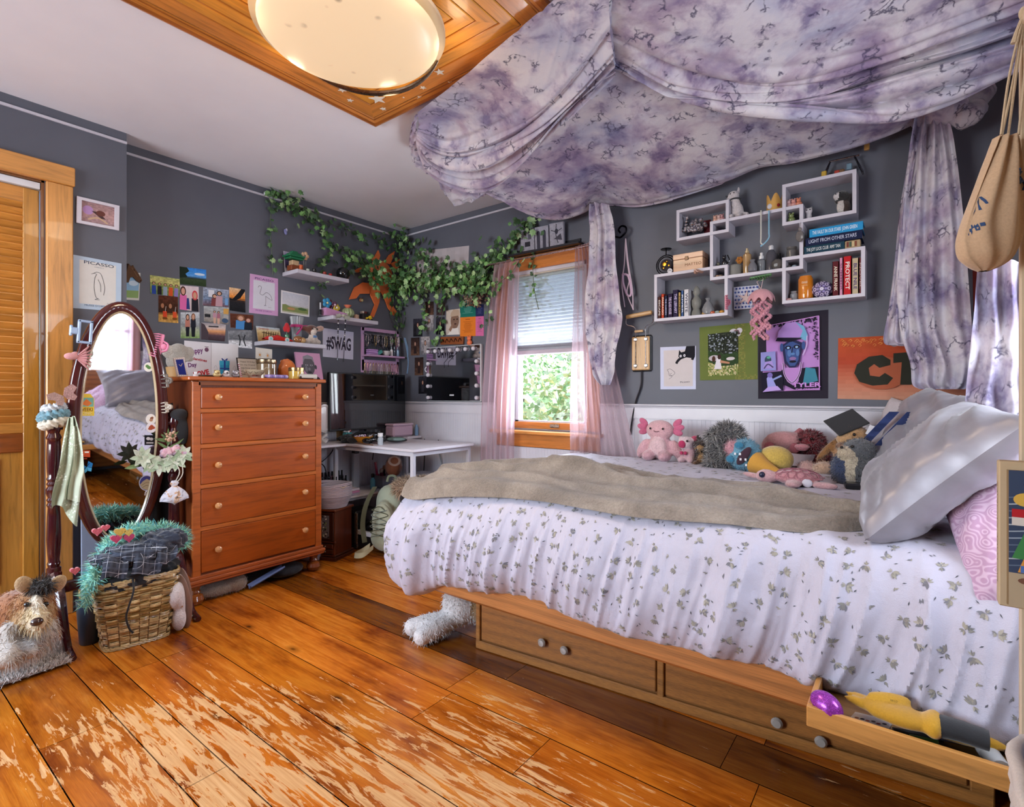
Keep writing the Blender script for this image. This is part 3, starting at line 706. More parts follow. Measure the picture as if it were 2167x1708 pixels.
cb=MB('#ffffff')
def fl1(u,v):return .006*n1(u*3,v*3,1)+min(1,max(0,v-.33)/.2)*(.05*(pl(v*7+u*.8,u*1.2)-.4)+.022*(pl(v*15+u,u*2+4)-.4))*min(1,u/.08)+.016*max(0,1-v/.5)*crease(u*2+v*.8,u*8+2,6)*u
loft(cb,[ZZ((884,238,2.476),(960,178,2.476),(1050,102,2.476),(1140,26,2.476),(1205,-30,2.476),(1286,-120,2.476)),ZZ((886,262,2.476),(985,235,2.470),(1090,150,2.465),(1180,65,2.475),(1240,-10,2.476),(1287,-50,2.476)),ZZ((884,276,2.450),(950,302,2.420),(1030,285,2.400),(1130,232,2.410),(1220,140,2.450),(1290,50,2.476)),ZZ((880,300,2.420),(945,338,2.360),(1010,340,2.330),(1090,305,2.340),(1180,235,2.400),(1294,115,2.476)),ZZ((886,322,2.400),(935,372,2.330),(1005,397,2.290),(1070,375,2.290),(1180,262,2.370),(1297,137,2.476)),ZZ((900,318,2.430),(950,362,2.360),(1010,382,2.330),(1070,360,2.330),(1180,252,2.400),(1297,134,2.476))],110,150,fl1)
def fl2(u,v):return .008*n1(u*4,v*3,5)+min(1,max(0,v-.25)/.2)*min(1,u/.15)*(.055*(pl(v*6-u*1.0,u*1.1+3)-.4)+.022*(pl(v*14-u,u*1.5+9)-.4))*(1-max(0,v-.82)/.18)+.012*math.exp(-u/.12)*crease(v*8,u*2,4)
loft(cb,[ZZ((1286,-120,2.51),(1600,-150,2.51),(1900,-160,2.51),(2300,-200,2.51)),ZZ((1288,-30,2.505),(1500,30,2.44),(1750,30,2.42),(2000,-30,2.44),(2300,-130,2.48)),ZZ((1291,60,2.505),(1450,125,2.42),(1620,150,2.37),(1800,112,2.38),(2000,32,2.41),(2290,-90,2.46)),ZZ((1295,120,2.50),(1440,178,2.40),(1600,200,2.33),(1760,180,2.32),(1900,130,2.35),(2050,72,2.37),(2290,-20,2.4)),ZZ((1297,132,2.495),(1410,186,2.41),(1510,214,2.34),(1620,225,2.30),(1760,208,2.28),(1900,165,2.30),(2080,108,2.32),(2290,30,2.34)),ZZ((1299,139,2.49),(1410,191,2.40),(1520,226,2.31),(1680,243,2.24),(1800,244,2.21),(1900,235,2.20),(2000,205,2.21),(2125,155,2.24),(2290,90,2.28)),ZZ((1300,136,2.495),(1410,186,2.42),(1520,218,2.34),(1680,234,2.28),(1800,234,2.25),(1900,224,2.25),(2000,195,2.26),(2125,146,2.28),(2290,84,2.32))],130,150,fl2)
EL=[(1030,405,2.42),(1062,425,2.56),(1105,448,2.74),(1150,461,2.86),(1190,461,2.93),(1235,447,2.97),(1266,431,3.0),(1300,434,3.0),(1360,432,2.98),(1460,406,2.96),(1540,383,2.96),(1612,352,2.985),(1700,338,2.95),(1800,314,2.94),(1880,285,2.96),(1940,256,2.99)]
E1=[aY(x,y,Y)for x,y,Y in EL]
E0=ZZ((1000,398,2.31),(1040,388,2.31),(1075,365,2.32),(1110,325,2.35),(1150,285,2.39),(1190,240,2.43),(1240,185,2.47),(1299,128,2.51),(1360,155,2.48),(1430,182,2.45),(1520,208,2.40),(1600,222,2.37),(1680,228,2.34),(1780,232,2.32),(1880,228,2.31),(1950,218,2.31))
def sag(k,d):return[a.lerp(b,k)+V((0,0,-d*(1-.6*abs(i/15-.5)*2)))for i,(a,b)in enumerate(zip(E0,E1))]
def fl3(u,v):
 w=max(0,v-.6)/.4
 return .014*n1(u*5,v*2,7)+w*(.045*(pl(v*6+u*.5,u*3+1)-.4)+.022*(pl(v*13,u*4)-.4))+.03*math.exp(-((u-.70)/.10)**2)*crease(u*5-v*2.2,v+3,4)*v
E2=[p+V((0,-.03,.05))for p in E1]
loft(cb,[E0,sag(.33,.012),sag(.68,.018),E1,[p.lerp(q,.7)+V((0,.03,.01))for p,q in zip(E1,E2)]],140,120,fl3)
def fl4(u,v):return .022*(crease(u*4+v,v*1.5+2,3)-.4)+.01*n1(u*9,v*6,3)
loft(cb,[ZZ((924,366,2.38),(958,384,2.36),(1000,396,2.34),(1040,396,2.33)),ZZ((925,380,2.37),(948,408,2.35),(990,416,2.33),(1040,402,2.33)),ZZ((932,386,2.37),(952,424,2.35),(975,433,2.34),(1005,420,2.33),(1042,404,2.33))],40,26,fl4)
loft(cb,[ZZ((884,240,2.50),(882,262,2.47),(885,290,2.44),(905,330,2.40),(928,368,2.38)),ZZ((878,246,2.50),(871,276,2.47),(874,300,2.44),(888,340,2.41),(926,376,2.38)),ZZ((880,250,2.495),(868,280,2.465),(869,318,2.44),(880,350,2.42),(922,378,2.38))],40,14,lambda u,v:.012*(crease(u*9,v*2,3)-.4))
cb.out('swagged_cloth',MTD,can,fix=False,smooth=80)
b=MB('#ffffff')
b.tube(ZZ((1286,-120,2.507),(1287,-30,2.505),(1289,50,2.503),(1294,110,2.498),(1298,136,2.49)),[.012,.014,.013,.015,.012],8)
b.out('gathered_seam',MTD,can)
b=MB('#ffffff')
kn=[aY(x,y,Y)for x,y,Y in((1945,258,2.99),(1965,245,2.93),(2000,236,2.9),(2040,225,2.93),(2070,205,2.97),(2084,190,2.99))]
b.tube(bez(kn,30),[.035+.022*abs(n1(i*.35,3))+.018*math.sin(i/30*PI)for i in range(31)],14)
kn2=[aY(x,y,Y)for x,y,Y in((2005,232,2.95),(2030,246,2.9),(2055,240,2.9),(2068,222,2.93))]
b.tube(bez(kn2,20),[.03+.02*math.sin(i/20*PI)+.01*n1(i*.5,8)for i in range(21)],14);b.out('knot',MTD,can)
def tail(rows,Y,label,amp=.03,nf=5,seed=0,par=can,name='hanging_tail'):
 """gathered length of cloth; rows = (left x, right x, y) at the wall distance Y"""
 b=MB('#ffffff');A=bez([aY(l,y,Y)for l,_,y in rows],50);B=bez([aY(r_,y,Y)for _,r_,y in rows],50)
 def fn(u,v):
  t=v*50;k=min(int(t),49);a=A[k].lerp(A[k+1],t-k);e=B[k].lerp(B[k+1],t-k);p=a.lerp(e,u);w=(e-a).length
  f=amp*(math.sin(u*nf*2*PI+seed+1.2*n1(v*2.2,u*3,seed))*.5+.8*(crease(u*nf*.8+.25*math.sin(v*3),v*1.3+seed,3)-.4))+.012*n1(u*6,v*9,seed)*2
  bulge=.02*math.sin(u*PI)
  return p+V((0,-f-bulge-.03,0))
 b.grid(fn,56,51);return b.out(name,MTD,par,fix=False,smooth=80)
tail([(1936,2006,258),(1926,2018,310),(1915,2030,400),(1905,2040,500),(1898,2048,600),(1905,2055,700),(1926,2058,770),(1930,2052,812),(1945,2040,824)],2.94,'',.032,4,1)
tail([(1925,1955,330),(1905,1935,440),(1893,1930,560),(1880,1930,660),(1870,1932,722),(1890,1930,734)],2.96,'',.02,2,4)
tail([(1256,1296,436),(1252,1306,480),(1251,1310,560),(1244,1318,640),(1247,1322,690),(1252,1310,740),(1258,1306,785),(1276,1296,815)],2.95,'',.028,3,7)
tail([(2066,2180,560),(2058,2185,660),(2048,2190,760),(2040,2195,850),(2042,2195,900),(2066,2195,935),(2100,2195,950)],2.05,'',.03,3,9)
# chest of drawers, cheval mirror and what stands there
DX0,DX1,DYa,DYb,DT=-3.47,-2.965,1.17,1.915,1.196
ds=T('chest_of_drawers',(-3.22,1.54,0),'tall reddish-brown chest of five drawers against the left wall','chest of drawers')
CH='#9c480f'
b=MB('#6e3417');b.box(((DX0+DX1)/2,(DYa+DYb)/2,(.15+DT-.02)/2),(DX1-DX0-.004,DYb-DYa,DT-.17),bev=.004);b.out('carcass','woodz',ds)
b=MB('#b05a22');b.box(((DX0+DX1)/2+.008,(DYa+DYb)/2,DT-.01),(DX1-DX0+.03,DYb-DYa+.05,.021),bev=.005);b.out('top','woody',ds)
b=MB('#b25c24')
for y in(DYa+.02,DYb-.02):b.box((DX1,y,.655),(.016,.04,1.03),bev=.002)
zs=[1.152,1.017,.831,.619,.399,.157]
for z in zs[1:5]:b.box((DX1-.001,(DYa+DYb)/2,z),(.016,DYb-DYa-.06,.022),'#bb6527',bev=.002)
b.box((DX1,(DYa+DYb)/2,1.163),(.016,DYb-DYa-.06,.024),'#7d431d');b.out('face_frame','woody',ds)
b=MB('#a8562a')
for z,e,h in((.148,.012,.022),(.13,.022,.02),(.114,.016,.016)):b.box(((DX0+DX1)/2+e/2,(DYa+DYb)/2,z),(DX1-DX0+e,DYb-DYa+2*e,h),bev=.005)
b.out('base_moulding','woody',ds)
for i in range(5):
 z0,z1=zs[i+1]+.013,zs[i]-.013
 b=MB(CH);b.box((DX1-.001,(DYa+DYb)/2,(z0+z1)/2),(.02,DYb-DYa-.084,z1-z0),jit('#a04a0e',.05),bev=.003);d=b.out('drawer','woody',ds)
 for y in(1.287,1.79):
  k=MB('#c98f5c');k.lathe([(.007,0),(.006,.012),(.012,.016),(.017,.022),(.0165,.03),(.009,.036),(0,.037)],(DX1+.009,y,(z0+z1)/2+.004),16,ax=(1,0,0));k.out('knob','gloss',d)
for x,y in((DX1-.035,DYa+.03),(DX1-.035,DYb-.03),(DX0+.05,DYa+.03),(DX0+.05,DYb-.03)):
 b=MB('#8a4a20');b.lathe([(.018,0),(.034,.008),(.043,.028),(.036,.05),(.02,.06),(.026,.068),(.02,.078),(.03,.1),(.032,.112)],(x,y,0),18);b.out('foot','gloss',ds)
def lumps(c,r,col,n,seed,sz):
 rr=random.Random(seed);return[((c[0]+rr.uniform(-1,1)*sz[0],c[1]+rr.uniform(-1,1)*sz[1],c[2]+rr.uniform(0,1)*sz[2]),(r*rr.uniform(.7,1.3),r*rr.uniform(.7,1.3),r*rr.uniform(.35,.6)),col)for _ in range(n)]
tag(smooth_blob('slipper',[((-3.03,1.33,.045),(.06,.13,.04),'#8a7a6c'),((-3.02,1.42,.05),(.055,.06,.048),'#9a8a7b')],.012,'plush',fur=((900,.012,.001,('#8a7a6c','#a69686'),.1),dict(seed=2))),'grey-brown fuzzy slipper pushed under the front of the chest','slipper')
tag(smooth_blob('dark_bag',[((-3.15,1.62,.05),(.14,.22,.05),'#14161f'),((-3.05,1.72,.04),(.1,.12,.038),'#191c28')],.014,'cloth'),'dark navy bag lying flat under the chest of drawers','bag')
b=MB('#6d82b8');b.grid(lambda u,v:V((-3.0+.05*v,1.47+u*.2,.02+.06*u+.012*math.sin(v*9))),12,8);one(b,'magazine','print','blue magazine showing under the chest of drawers','magazine')
MX,MYc,MZc,MA,MBh=-3.05,.885,.95,.205,.598
cm=T('cheval_mirror',(MX,MYc,0),'oval cheval mirror in a dark cherry turned-wood stand by the closet','mirror')
DKW='#3d1418'
tilt=Matrix.Translation((MX,MYc,MZc))@Euler((0,math.radians(2.5),math.radians(-.3))).to_matrix().to_4x4()
def oval(a,x):return[V((x,math.cos(t)*(MA-a),math.sin(t)*(MBh-a)))for t in[2*PI*i/64 for i in range(64)]]
def band(b,prof,col=None):
 L=[oval(a,x)for a,x in prof];n=64;vs=[p for l in L for p in l];b.add(vs,[(i*n+k,i*n+(k+1)%n,(i+1)*n+(k+1)%n,(i+1)*n+k)for i in range(len(L)-1)for k in range(n)],col)
b=MB('#4a1d1c',tilt);band(b,[(0,-.016),(0,.008),(.006,.014),(.04,.016),(.046,.012),(.048,-.01)]);b.out('oval_frame','gloss',cm,smooth=50)
b=MB('#c9b696',tilt);band(b,[(.046,.010),(.05,.013),(.057,.006)]);b.out('inner_beading','gloss',cm,smooth=50)
s=N('mirror_glass');s.base('#d3d3d8');s.set(Metallic=1.0,Roughness=.02);MM=s.m
b=MB('#ffffff',tilt);b.poly(oval(.052,.005));b.poly(oval(.02,-.014)[::-1]);mg=b.out('mirror_glass',MM,cm,smooth=0)
POST=[(.018,.30),(.026,.305),(.026,.33),(.02,.335),(.024,.35),(.02,.362),(.023,.40),(.026,.46),(.0235,.56),(.021,.60),(.026,.612),(.021,.622),(.026,.634),(.021,.644),(.028,.665),(.029,.68),(.021,.695),(.026,.705),(.021,.715),(.026,.727),(.022,.737),(.024,.76),(.0255,.82),(.024,.88),(.023,.90),(.028,.91),(.024,.92),(.02,.93),(.028,.96),(.022,.985),(.027,1.0),(.018,1.02),(.006,1.03),(0,1.03)]
for y in(.638,1.118):
 b=MB(DKW);b.lathe(POST,(MX,y,0),18);b.box((MX,y,.26),(.05,.05,.11),bev=.006);b.out('post','gloss',cm,smooth=30)
 for sx in(1,-1):
  P=bez([(MX+sx*.015,y,.30),(MX+sx*.075,y,.25),(MX+sx*.15,y,.13),(MX+sx*.22,y,.035),(MX+sx*.29,y,.012)],18)
  b=MB(DKW);b.tube(P,[.022,.023,.024,.024,.023,.022,.021,.02,.019,.018,.017,.016,.016,.015,.015,.015,.015,.015,.014],10);b.out('leg','gloss',cm)
 b=MB('#2a0f10');b.cyl((MX,y-.03 if y>1 else y+.03,.955),(MX,y,.955),.012);b.out('pivot_knob','gloss',cm)
b=MB(DKW);b.box((MX,.878,.235),(.03,.44,.05),bev=.006);b.out('crossbar','gloss',cm)
def on_glass(px,py):
 n=tilt.to_3x3()@V((1,0,0));o=tilt@V((.0054,0,0));r_=ray(px,py);t=(o-CAM).dot(n)/r_.dot(n);return CAM+r_*t,n
def gl_art(x0,y0,x1,y1):
 q=[on_glass(x,y)[0]for x,y in((x0,y0),(x1,y0),(x1,y1),(x0,y1))];mb=MB();return mb,Art(mb,*q,on_glass(x0,y0)[1],.0004)
def disc_sticker(x,y,r,cols,blobs=3,seed=0):
 mb,a=gl_art(x-r,y-r,x+r,y+r);a.ell(.5,.5,.5,.5,'#e9e6ea',24);a.ell(.5,.5,.45,.45,cols[0],24);rr=random.Random(seed)
 for i in range(blobs):a.ell(.5+rr.uniform(-.15,.15),.5+rr.uniform(-.15,.15),rr.uniform(.12,.24),rr.uniform(.1,.18),rr.choice(cols[1:]))
 return mb.out('sticker','print',cm,smooth=0,fix=False)
disc_sticker(314,777,10,['#eef0ea','#5f8a52','#7fa86b'],4,1);disc_sticker(319,887,11,['#f1efe9','#8c5a44','#b98d70'],3,2);disc_sticker(320,905,11,['#efeaf2','#b0563c','#4e6fb0'],4,3)
disc_sticker(188,748,10,['#9aa39a','#5a6a60','#3d443f'],4,4);disc_sticker(182,771,12,['#e3e6e3','#575f5b','#99aaaa'],4,5)
mb,a=gl_art(294,1006,327,1039);a.ell(.5,.5,.5,.5,'#ece9f0',28);a.ell(.5,.5,.46,.46,'#4c4a8c',28);a.poly([(.06,.4),(.25,.62),(.5,.78),(.72,.66),(.95,.42),(.8,.16),(.5,.06),(.2,.15)],'#c9b08a');a.line([(.2,.2),(.45,.35),(.7,.3)],.03,'#7a6244');a.line([(.15,.35),(.5,.55),(.8,.45)],.03,'#8d734f');mb.out('sticker','print',cm,smooth=0,fix=False)
mb,a=gl_art(165,832,200,880);a.poly([(.02,0),(.98,0),(.98,.75),(.75,.96),(.3,.98),(.02,.75)],'#e6c84a');a.rect(.06,.4,.94,.8,'#79b0a4');a.poly([(.2,.5),(.5,.75),(.85,.55),(.6,.42)],'#d67b43');a.text('WEEKI',.5,.27,.15,'#7d4f2b',w=.8,bold=.02);a.text('SCENIC',.5,.1,.12,'#e9dcae',w=.7);mb.out('sticker','print',cm,smooth=0,fix=False)
mb,a=gl_art(166,952,192,974);a.rect(.2,.3,.95,.95,'#c9502f');a.rect(.3,.7,.85,.85,'#e9e2d8');a.rect(0,.5,.5,.95,'#d8683d');a.rect(.1,.1,.7,.2,'#a8432c');mb.out('sticker','print',cm,smooth=0,fix=False)
mb,a=gl_art(170,975,197,1002);
for pts,c in(([(.5,.5),(.62,.98),(.98,.78),(.9,.45)],'#2f7fc0'),([(.5,.5),(.1,.75),(.0,.45),(.3,.35)],'#3c8fd0'),([(.5,.5),(.9,.42),(.85,.15),(.6,.2)],'#56b0dc'),([(.5,.5),(.28,.3),(.35,.02),(.55,.2)],'#56b0dc')):a.poly(pts,c)
a.line([(.3,.3),(.7,.8)],.05,'#16202e');mb.out('sticker','print',cm,smooth=0,fix=False)
mb,a=gl_art(306,921,328,942);a.rect(0,0,1,1,'#1d1c22');a.ell(.35,.65,.2,.16,'#d9d5da');a.ell(.65,.6,.18,.15,'#c8c4c9');a.rect(.15,.15,.85,.3,'#cfcad1');mb.out('sticker','print',cm,smooth=0,fix=False)
def at_m(px,py,dx=.0):return aX(px,py,MX+.02+dx)
def claw(name,c,L,Hh,col,label,kind='plastic',ang=0,teeth=7,mat2=None):
 """hair claw: a bar with a wing and a comb of curved teeth; c centre, ang turn in the wall plane"""
 m=Matrix.Translation(c)@Euler((ang,0,0)).to_matrix().to_4x4();t=T(name,c,label,'hair clip','hair clips on the mirror frame')
 b=MB(col,m);b.box((0,0,0),(.012,.016,L),bev=.004);b.out('spine',kind,t)
 b=MB(col,m)
 for i in range(teeth):
  z=(i/(teeth-1)-.5)*L*.94;b.tube([(0,-.004,z),(.012,-Hh*.5,z*.98),(.006,-Hh,z*.9)],[.0042,.0036,.002],6)
 b.out('comb',kind,t);b=MB(col,m);b.tube(bez([(0,.006,-L*.22),(.012,Hh*.55,-L*.12),(.014,Hh*.55,L*.12),(0,.006,L*.22)],12),.008,8,flat=.6);b.ell((.008,Hh*.25,0),(.006,Hh*.3,L*.13));b.out('wing',kind,t)
 return t
t=T('claw_clip',at_m(176,703),'square pale blue claw clip gripping the mirror frame at upper left','hair clip','hair clips on the mirror frame')
cc_=at_m(178,703);m=Matrix.Translation(cc_)@Euler((-.06,0,0)).to_matrix().to_4x4();b=MB('#8ea4c6',m)
for y,z,sy,sz in((-.022,0,.012,.105),(.022,0,.012,.105),(0,.048,.056,.012),(0,-.048,.056,.012)):b.box((.012,y,z),(.014,sy,sz),bev=.003)
b.out('frame','plastic',t);b=MB('#8ea4c6',m);b.box((.012,-.04,0),(.012,.03,.032),bev=.004);b.box((.01,-.05,.0),(.012,.012,.05),bev=.004);b.out('lever','plastic',t)
b=MB('#8ea4c6',m)
for i in range(6):b.box((.006,.032,-.04+i*.016),(.008,.01,.005),bev=.001)
b.out('comb','plastic',t)
claw('claw_clip',at_m(340,733),.125,.045,'#e58fb4','big bright pink claw clip gripping the right side of the mirror frame',ang=-.18,teeth=11)
claw('claw_clip',at_m(353,806),.07,.028,'#c9c4bd','clear plastic claw clip on the right mirror frame, upper of the two clear ones','glass',ang=.1,teeth=4)
claw('claw_clip',at_m(353,862),.055,.028,'#cfc8bd','small pale claw clip on the right mirror frame, below the other clear one','gloss',ang=.1,teeth=4)
c=at_m(158,757);t=T('bow_clip',c,'dusty pink pleated bow clip on the left side of the mirror frame','hair clip','hair clips on the mirror frame')
b=MB('#c98d90',Matrix.Translation(c+V((.02,0,0))))
for i in range(7):
 a=-.7+i*.23;b.tube([(0,.0,0),(.014,.035*math.cos(a),.05*math.sin(a)),(.004,.055*math.cos(a)+.004,.085*math.sin(a))],[.006,.009,.003],6,jit('#c98d90',.08),flat=.6)
b.out('pleats','cloth',t);b=MB('#cf9597',Matrix.Translation(c+V((.02,0,0))));b.ell((.004,-.018,.004),(.012,.026,.016));b.ell((.004,-.012,.012),(.009,.02,.01),rot=(.6,0,0));b.out('knot','cloth',t)
c=at_m(133,838,.02);t=T('butterfly_clip',c,'glittery pink butterfly clip at the left post of the mirror','hair clip','hair clips on the mirror frame')
for sg,col in((1,'#c7a19c'),(-1,'#d2b1a8')):
 b=MB(col,Matrix.Translation(c)@Euler((.5,0,0)).to_matrix().to_4x4());P=[(0,0),(.02,.03),(.05,.034),(.058,.012),(.035,-.004),(.04,-.024),(.024,-.036),(.006,-.02)]
 b.prism([(.004+abs(y)*.3,sg*y,z)for y,z in P],(.004,0,0));b.out('wing','glitter',t)
def scrunch(c,R0,r0,col,label,tiltv=(0,0,0),seed=0,mat='cloth'):
 b=MB(col,Matrix.Translation(c)@Euler(tiltv).to_matrix().to_4x4())
 def fn(u,v):
  a=2*PI*u;t=2*PI*v;rr=r0*(1+.28*math.sin(13*a+3*math.sin(t))+.25*n1(a*4,t,seed));return V(((R0+rr*math.cos(t))*math.cos(a),(R0+rr*math.cos(t))*math.sin(a),rr*math.sin(t)*.9))
 b.grid(lambda u,v:fn(u,v),90,15,wrapu=True);return one(b,'scrunchie',mat,label,'scrunchie','scrunchies on the left mirror post',smooth=80)
PL_=V((MX,.638,0))
scrunch(PL_+V((.01,0,.975)),.034,.021,'#cfc5b2','cream scrunchie on the left mirror post, lowest of three',(.25,-.1,0),1)
scrunch(PL_+V((0,0,1.008)),.034,.023,'#6f9aa8','fluffy teal scrunchie on the left mirror post, between the cream and the white one',(.2,-.15,0),2,'plush')
scrunch(PL_+V((.0,0,1.042)),.026,.019,'#d3d6d8','white scrunchie on top of the left mirror post',(.2,-.1,0),3,'plush')
def m_bandana():
 s=N('sage_bandana');v=s.coord((1,1,1));c=s.attr();f=s.n('ShaderNodeTexVoronoi');f.inputs['Scale'].default_value=75;s.l(v,f.inputs['Vector']);k=s.ramp(f.outputs['Distance'],[(.28,1.0),(.36,0.0)])
 s.base(s.mixc(c,'#dfe3d6',s.math('MULTIPLY',k,s.ramp(s.noise(v,9,2),[(.45,0.0),(.52,.8)])),'MIX'));s.set(Roughness=.85);return s.m
b=MB('#a3aa92')
A_=bez([at_m(138,885,.0),at_m(128,930,.01),at_m(118,985,.02),at_m(104,1040,.03),at_m(104,1075,.03)],30);B_=bez([at_m(152,880,.03),at_m(165,930,.05),at_m(170,985,.05),at_m(166,1030,.05),at_m(158,1098,.05)],30)
def bd(u,v):
 t=v*30;k=min(int(t),29);p=A_[k].lerp(A_[k+1],t-k).lerp(B_[k].lerp(B_[k+1],t-k),u);return p+V((.03+.014*math.sin(u*13+v*3)+.012*crease(u*3,v*2+1,3),0,.03*(v>.8)*(v-.8)*5*math.sin(u*5)))
b.grid(bd,40,31);b.grid(lambda u,v:bd(.52+u*.44,.1+v*.75)+V((.012,0,0)),20,20,'#b3b9a3');one(b,'bandana',m_bandana(),'sage green patterned bandana knotted round the left mirror post','bandana',smooth=80)
PR=V((MX,1.118,0))
b=MB('#121115');b.grid(lambda u,v:PR+V((-.10+.02*math.sin(u*9)-.03*v,-.03+(u-.35)*(.09+.13*v),1.03-v*.72+.03*u)),26,24)
one(b,'black_coat','cloth','black coat hanging between the mirror and the chest of drawers','coat',smooth=80)
tag(smooth_blob('black_beanie',[(PR+V((-.02,.03,.96)),(.05,.055,.06),'#17161a'),(PR+V((0,.045,.91)),(.045,.05,.07),'#141317'),(PR+V((.01,.02,1.0)),(.04,.045,.03),'#1c1b20')],.008,'cloth'),'black knitted beanie hung on the top of the right mirror post','beanie')
fb=T('flower_bunch',PR+V((.08,0,.83)),'bunch of pale green and pink artificial flowers tied to the right mirror post','flowers')
def leafp(b,o,d,up,L,w,col,bend=.15):
 d=V(d).normalized();s_=d.cross(V(up));s_=s_.normalized()if s_.length>1e-5 else V((0,1,0));n=s_.cross(d);q=[]
 P=[(0,.05),(.3,.8),(.6,.85),(.85,.4),(1,0)]
 L_=[V(o)+d*L*t+s_*w*k-n*bend*L*t*t for t,k in P];M_=[V(o)+d*L*t-n*(bend*L*t*t+.12*w)for t,k in P];R_=[V(o)+d*L*t-s_*w*k-n*bend*L*t*t for t,k in P];n5=len(P)
 b.add(L_+M_+R_,[(i,i+1,n5+i+1,n5+i)for i in range(n5-1)]+[(n5+i,n5+i+1,2*n5+i+1,2*n5+i)for i in range(n5-1)],col)
b=MB();r=random.Random(5)
for k,(px,py)in enumerate(((300,968),(318,978),(336,984),(356,980),(372,975),(388,962))):
 o=at_m(px,py,.06)
 for i in range(8):a=i/8*6.28+r.uniform(-.2,.2);leafp(b,o,(.35,math.cos(a),math.sin(a)),(1,0,0),r.uniform(.045,.06),.014,jit(r.choice(['#b9cdb0','#cfdcc4','#9fb896','#dbe4d2']),.08))
for i in range(16):leafp(b,at_m(355+r.uniform(-6,12),945+r.uniform(-20,10),.05),(r.uniform(0,.4),r.uniform(-1,1),r.uniform(.1,1)),(1,0,0),r.uniform(.05,.08),.007,jit('#6f8f58',.15))
leafp(b,at_m(295,985,.06),(.1,-1,-.15),(1,0,0),.06,.012,'#7f9a62');b.out('leaves','leaf',fb,fix=False)
b=MB()
for px,py in((372,953),(386,958),(352,958)):
 o=at_m(px,py,.05)
 for i in range(14):a=i*2.4;k=.4+.6*i/14;b.ell(o+V((.012*(1-k),math.cos(a)*.02*k,math.sin(a)*.018*k)),(.008,.016,.014),jit(r.choice(['#d9a9b9','#e3bcc6','#cdb3c9']),.06),(a,0,0),8,6)
b.out('petals','cloth',fb);b=MB('#c9a892')
for i in range(26):b.ell(at_m(361+r.uniform(-10,10),925+r.uniform(-11,9),.05+r.uniform(0,.03)),.006,jit('#c9a58c',.12),None,8,6)
b.out('berries','gloss',fb)
def m_cats():
 s=N('kitten_print');v=s.coord();c=s.ramp(s.noise(v,26,3,.6,1.0),[(.34,'#5b4a44'),(.42,'#c79e7c'),(.5,'#d9d9e2'),(.6,'#c9cbda'),(.72,'#8d8a92')],'EASE');s.base(c);s.set(Roughness=.7);return s.m
c0=at_m(369,1040,.07);b=MB('#ffffff',Matrix.Translation(c0))
def bg(u,v):
 a=2*PI*u;w=[.012,.02,.012,.03,.045,.056,.064,.066,.055,.0][min(int(v*9),9)];w2=[.012,.02,.012,.03,.045,.056,.064,.066,.055,.0][min(int(v*9)+1,9)];w=w+(w2-w)*(v*9-int(v*9));return V((w*.35*math.cos(a)*(1+.1*math.sin(7*a)),w*math.sin(a)*(1+.06*math.sin(9*a)*(1-v)),.055-v*.125+.012*abs(math.sin(a))*(v>.8)))
b.grid(lambda u,v:bg(u,v),40,28,wrapu=True);t=T('drawstring_bag',c0,'small drawstring bag with a kitten print hanging below the flowers','bag');b.out('pouch',m_cats(),t,smooth=70)
b=MB('#d9d2c4');b.tube(bez([c0+V((0,0,.04)),c0+V((.01,.02,.1)),c0+V((-.02,.0,.16)),c0+V((-.02,-.02,.2))],12),.0025,6);b.tube(bez([c0+V((0,.01,.04)),c0+V((.01,.035,.09)),c0+V((-.02,.03,.16)),c0+V((-.03,0,.2))],12),.0025,6);b.out('cord','cloth',t)
bc=aZ(252,1330,0);bc=V((-2.80,.87,0))
wb=T('wicker_basket',bc,'woven wicker basket full of dark clothes in front of the mirror','basket')
BM=Matrix.Translation(bc)@Euler((0,0,math.radians(82))).to_matrix().to_4x4()
def rect_ring(w,d,rc,n=80):
 out=[]
 per=2*(w+d-4*rc)+2*PI*rc
 for i in range(n):
  a=2*PI*i/n;c,s_=math.cos(a),math.sin(a);e=5.0;k=(abs(c)**e+abs(s_)**e)**(-1/e);out.append((c*k*w/2,s_*k*d/2))
 return out
b=MB('#b89a68',BM);HB=.30;rows=17;NS=96
for k in range(rows):
 z=.012+k*(HB-.03)/(rows-1);f=k/(rows-1);W_,D_=.235+.075*f,.165+.055*f;P=rect_ring(W_,D_,.03,NS);pts=[]
 for i,(x,y)in enumerate(P):
  ph=math.sin(i/NS*24*PI+(k%2)*PI);q=1+.045*ph;pts.append(V((x*q,y*q,z+.004*n1(i*.2,k))))
 for dz in(-.0055,0,.0055):b.tube([p+V((0,0,dz))for p in pts]+[pts[0]+V((0,0,dz))],.0032,5,jit(r.choice(['#a9884f','#cdb27e','#8f6f3c','#d9c08c']),.15),cap=False)
b.out('woven_side','woodx',wb,smooth=60)
b=MB('#6d5430',BM)
for i in range(0,NS,4):
 P0=rect_ring(.237,.167,.03,NS)[i];P1=rect_ring(.312,.222,.03,NS)[i];b.cyl((P0[0],P0[1],.005),(P1[0],P1[1],HB),.0026,seg=6)
b.out('stakes','woodz',wb)
for nm,z,W_,D_ in(('base',.008,.245,.175),('rim',HB-.004,.318,.228)):
 P=rect_ring(W_,D_,.03,60);b=MB('#b5965f',BM)
 for j in range(3):b.tube([V((x*(1+.012*math.sin(i*1.6+j*2.1)),y*(1+.012*math.sin(i*1.6+j*2.1)),z+.006*math.cos(i*1.6+j*2.1)))for i,(x,y)in enumerate(P+P[:1])],.0045,5,jit('#c2a570',.1),cap=False)
 if nm=='base':b.poly([(x,y,.006)for x,y in rect_ring(.235,.165,.03,40)],'#8a6d3f')
 b.out(nm,'woodx',wb)
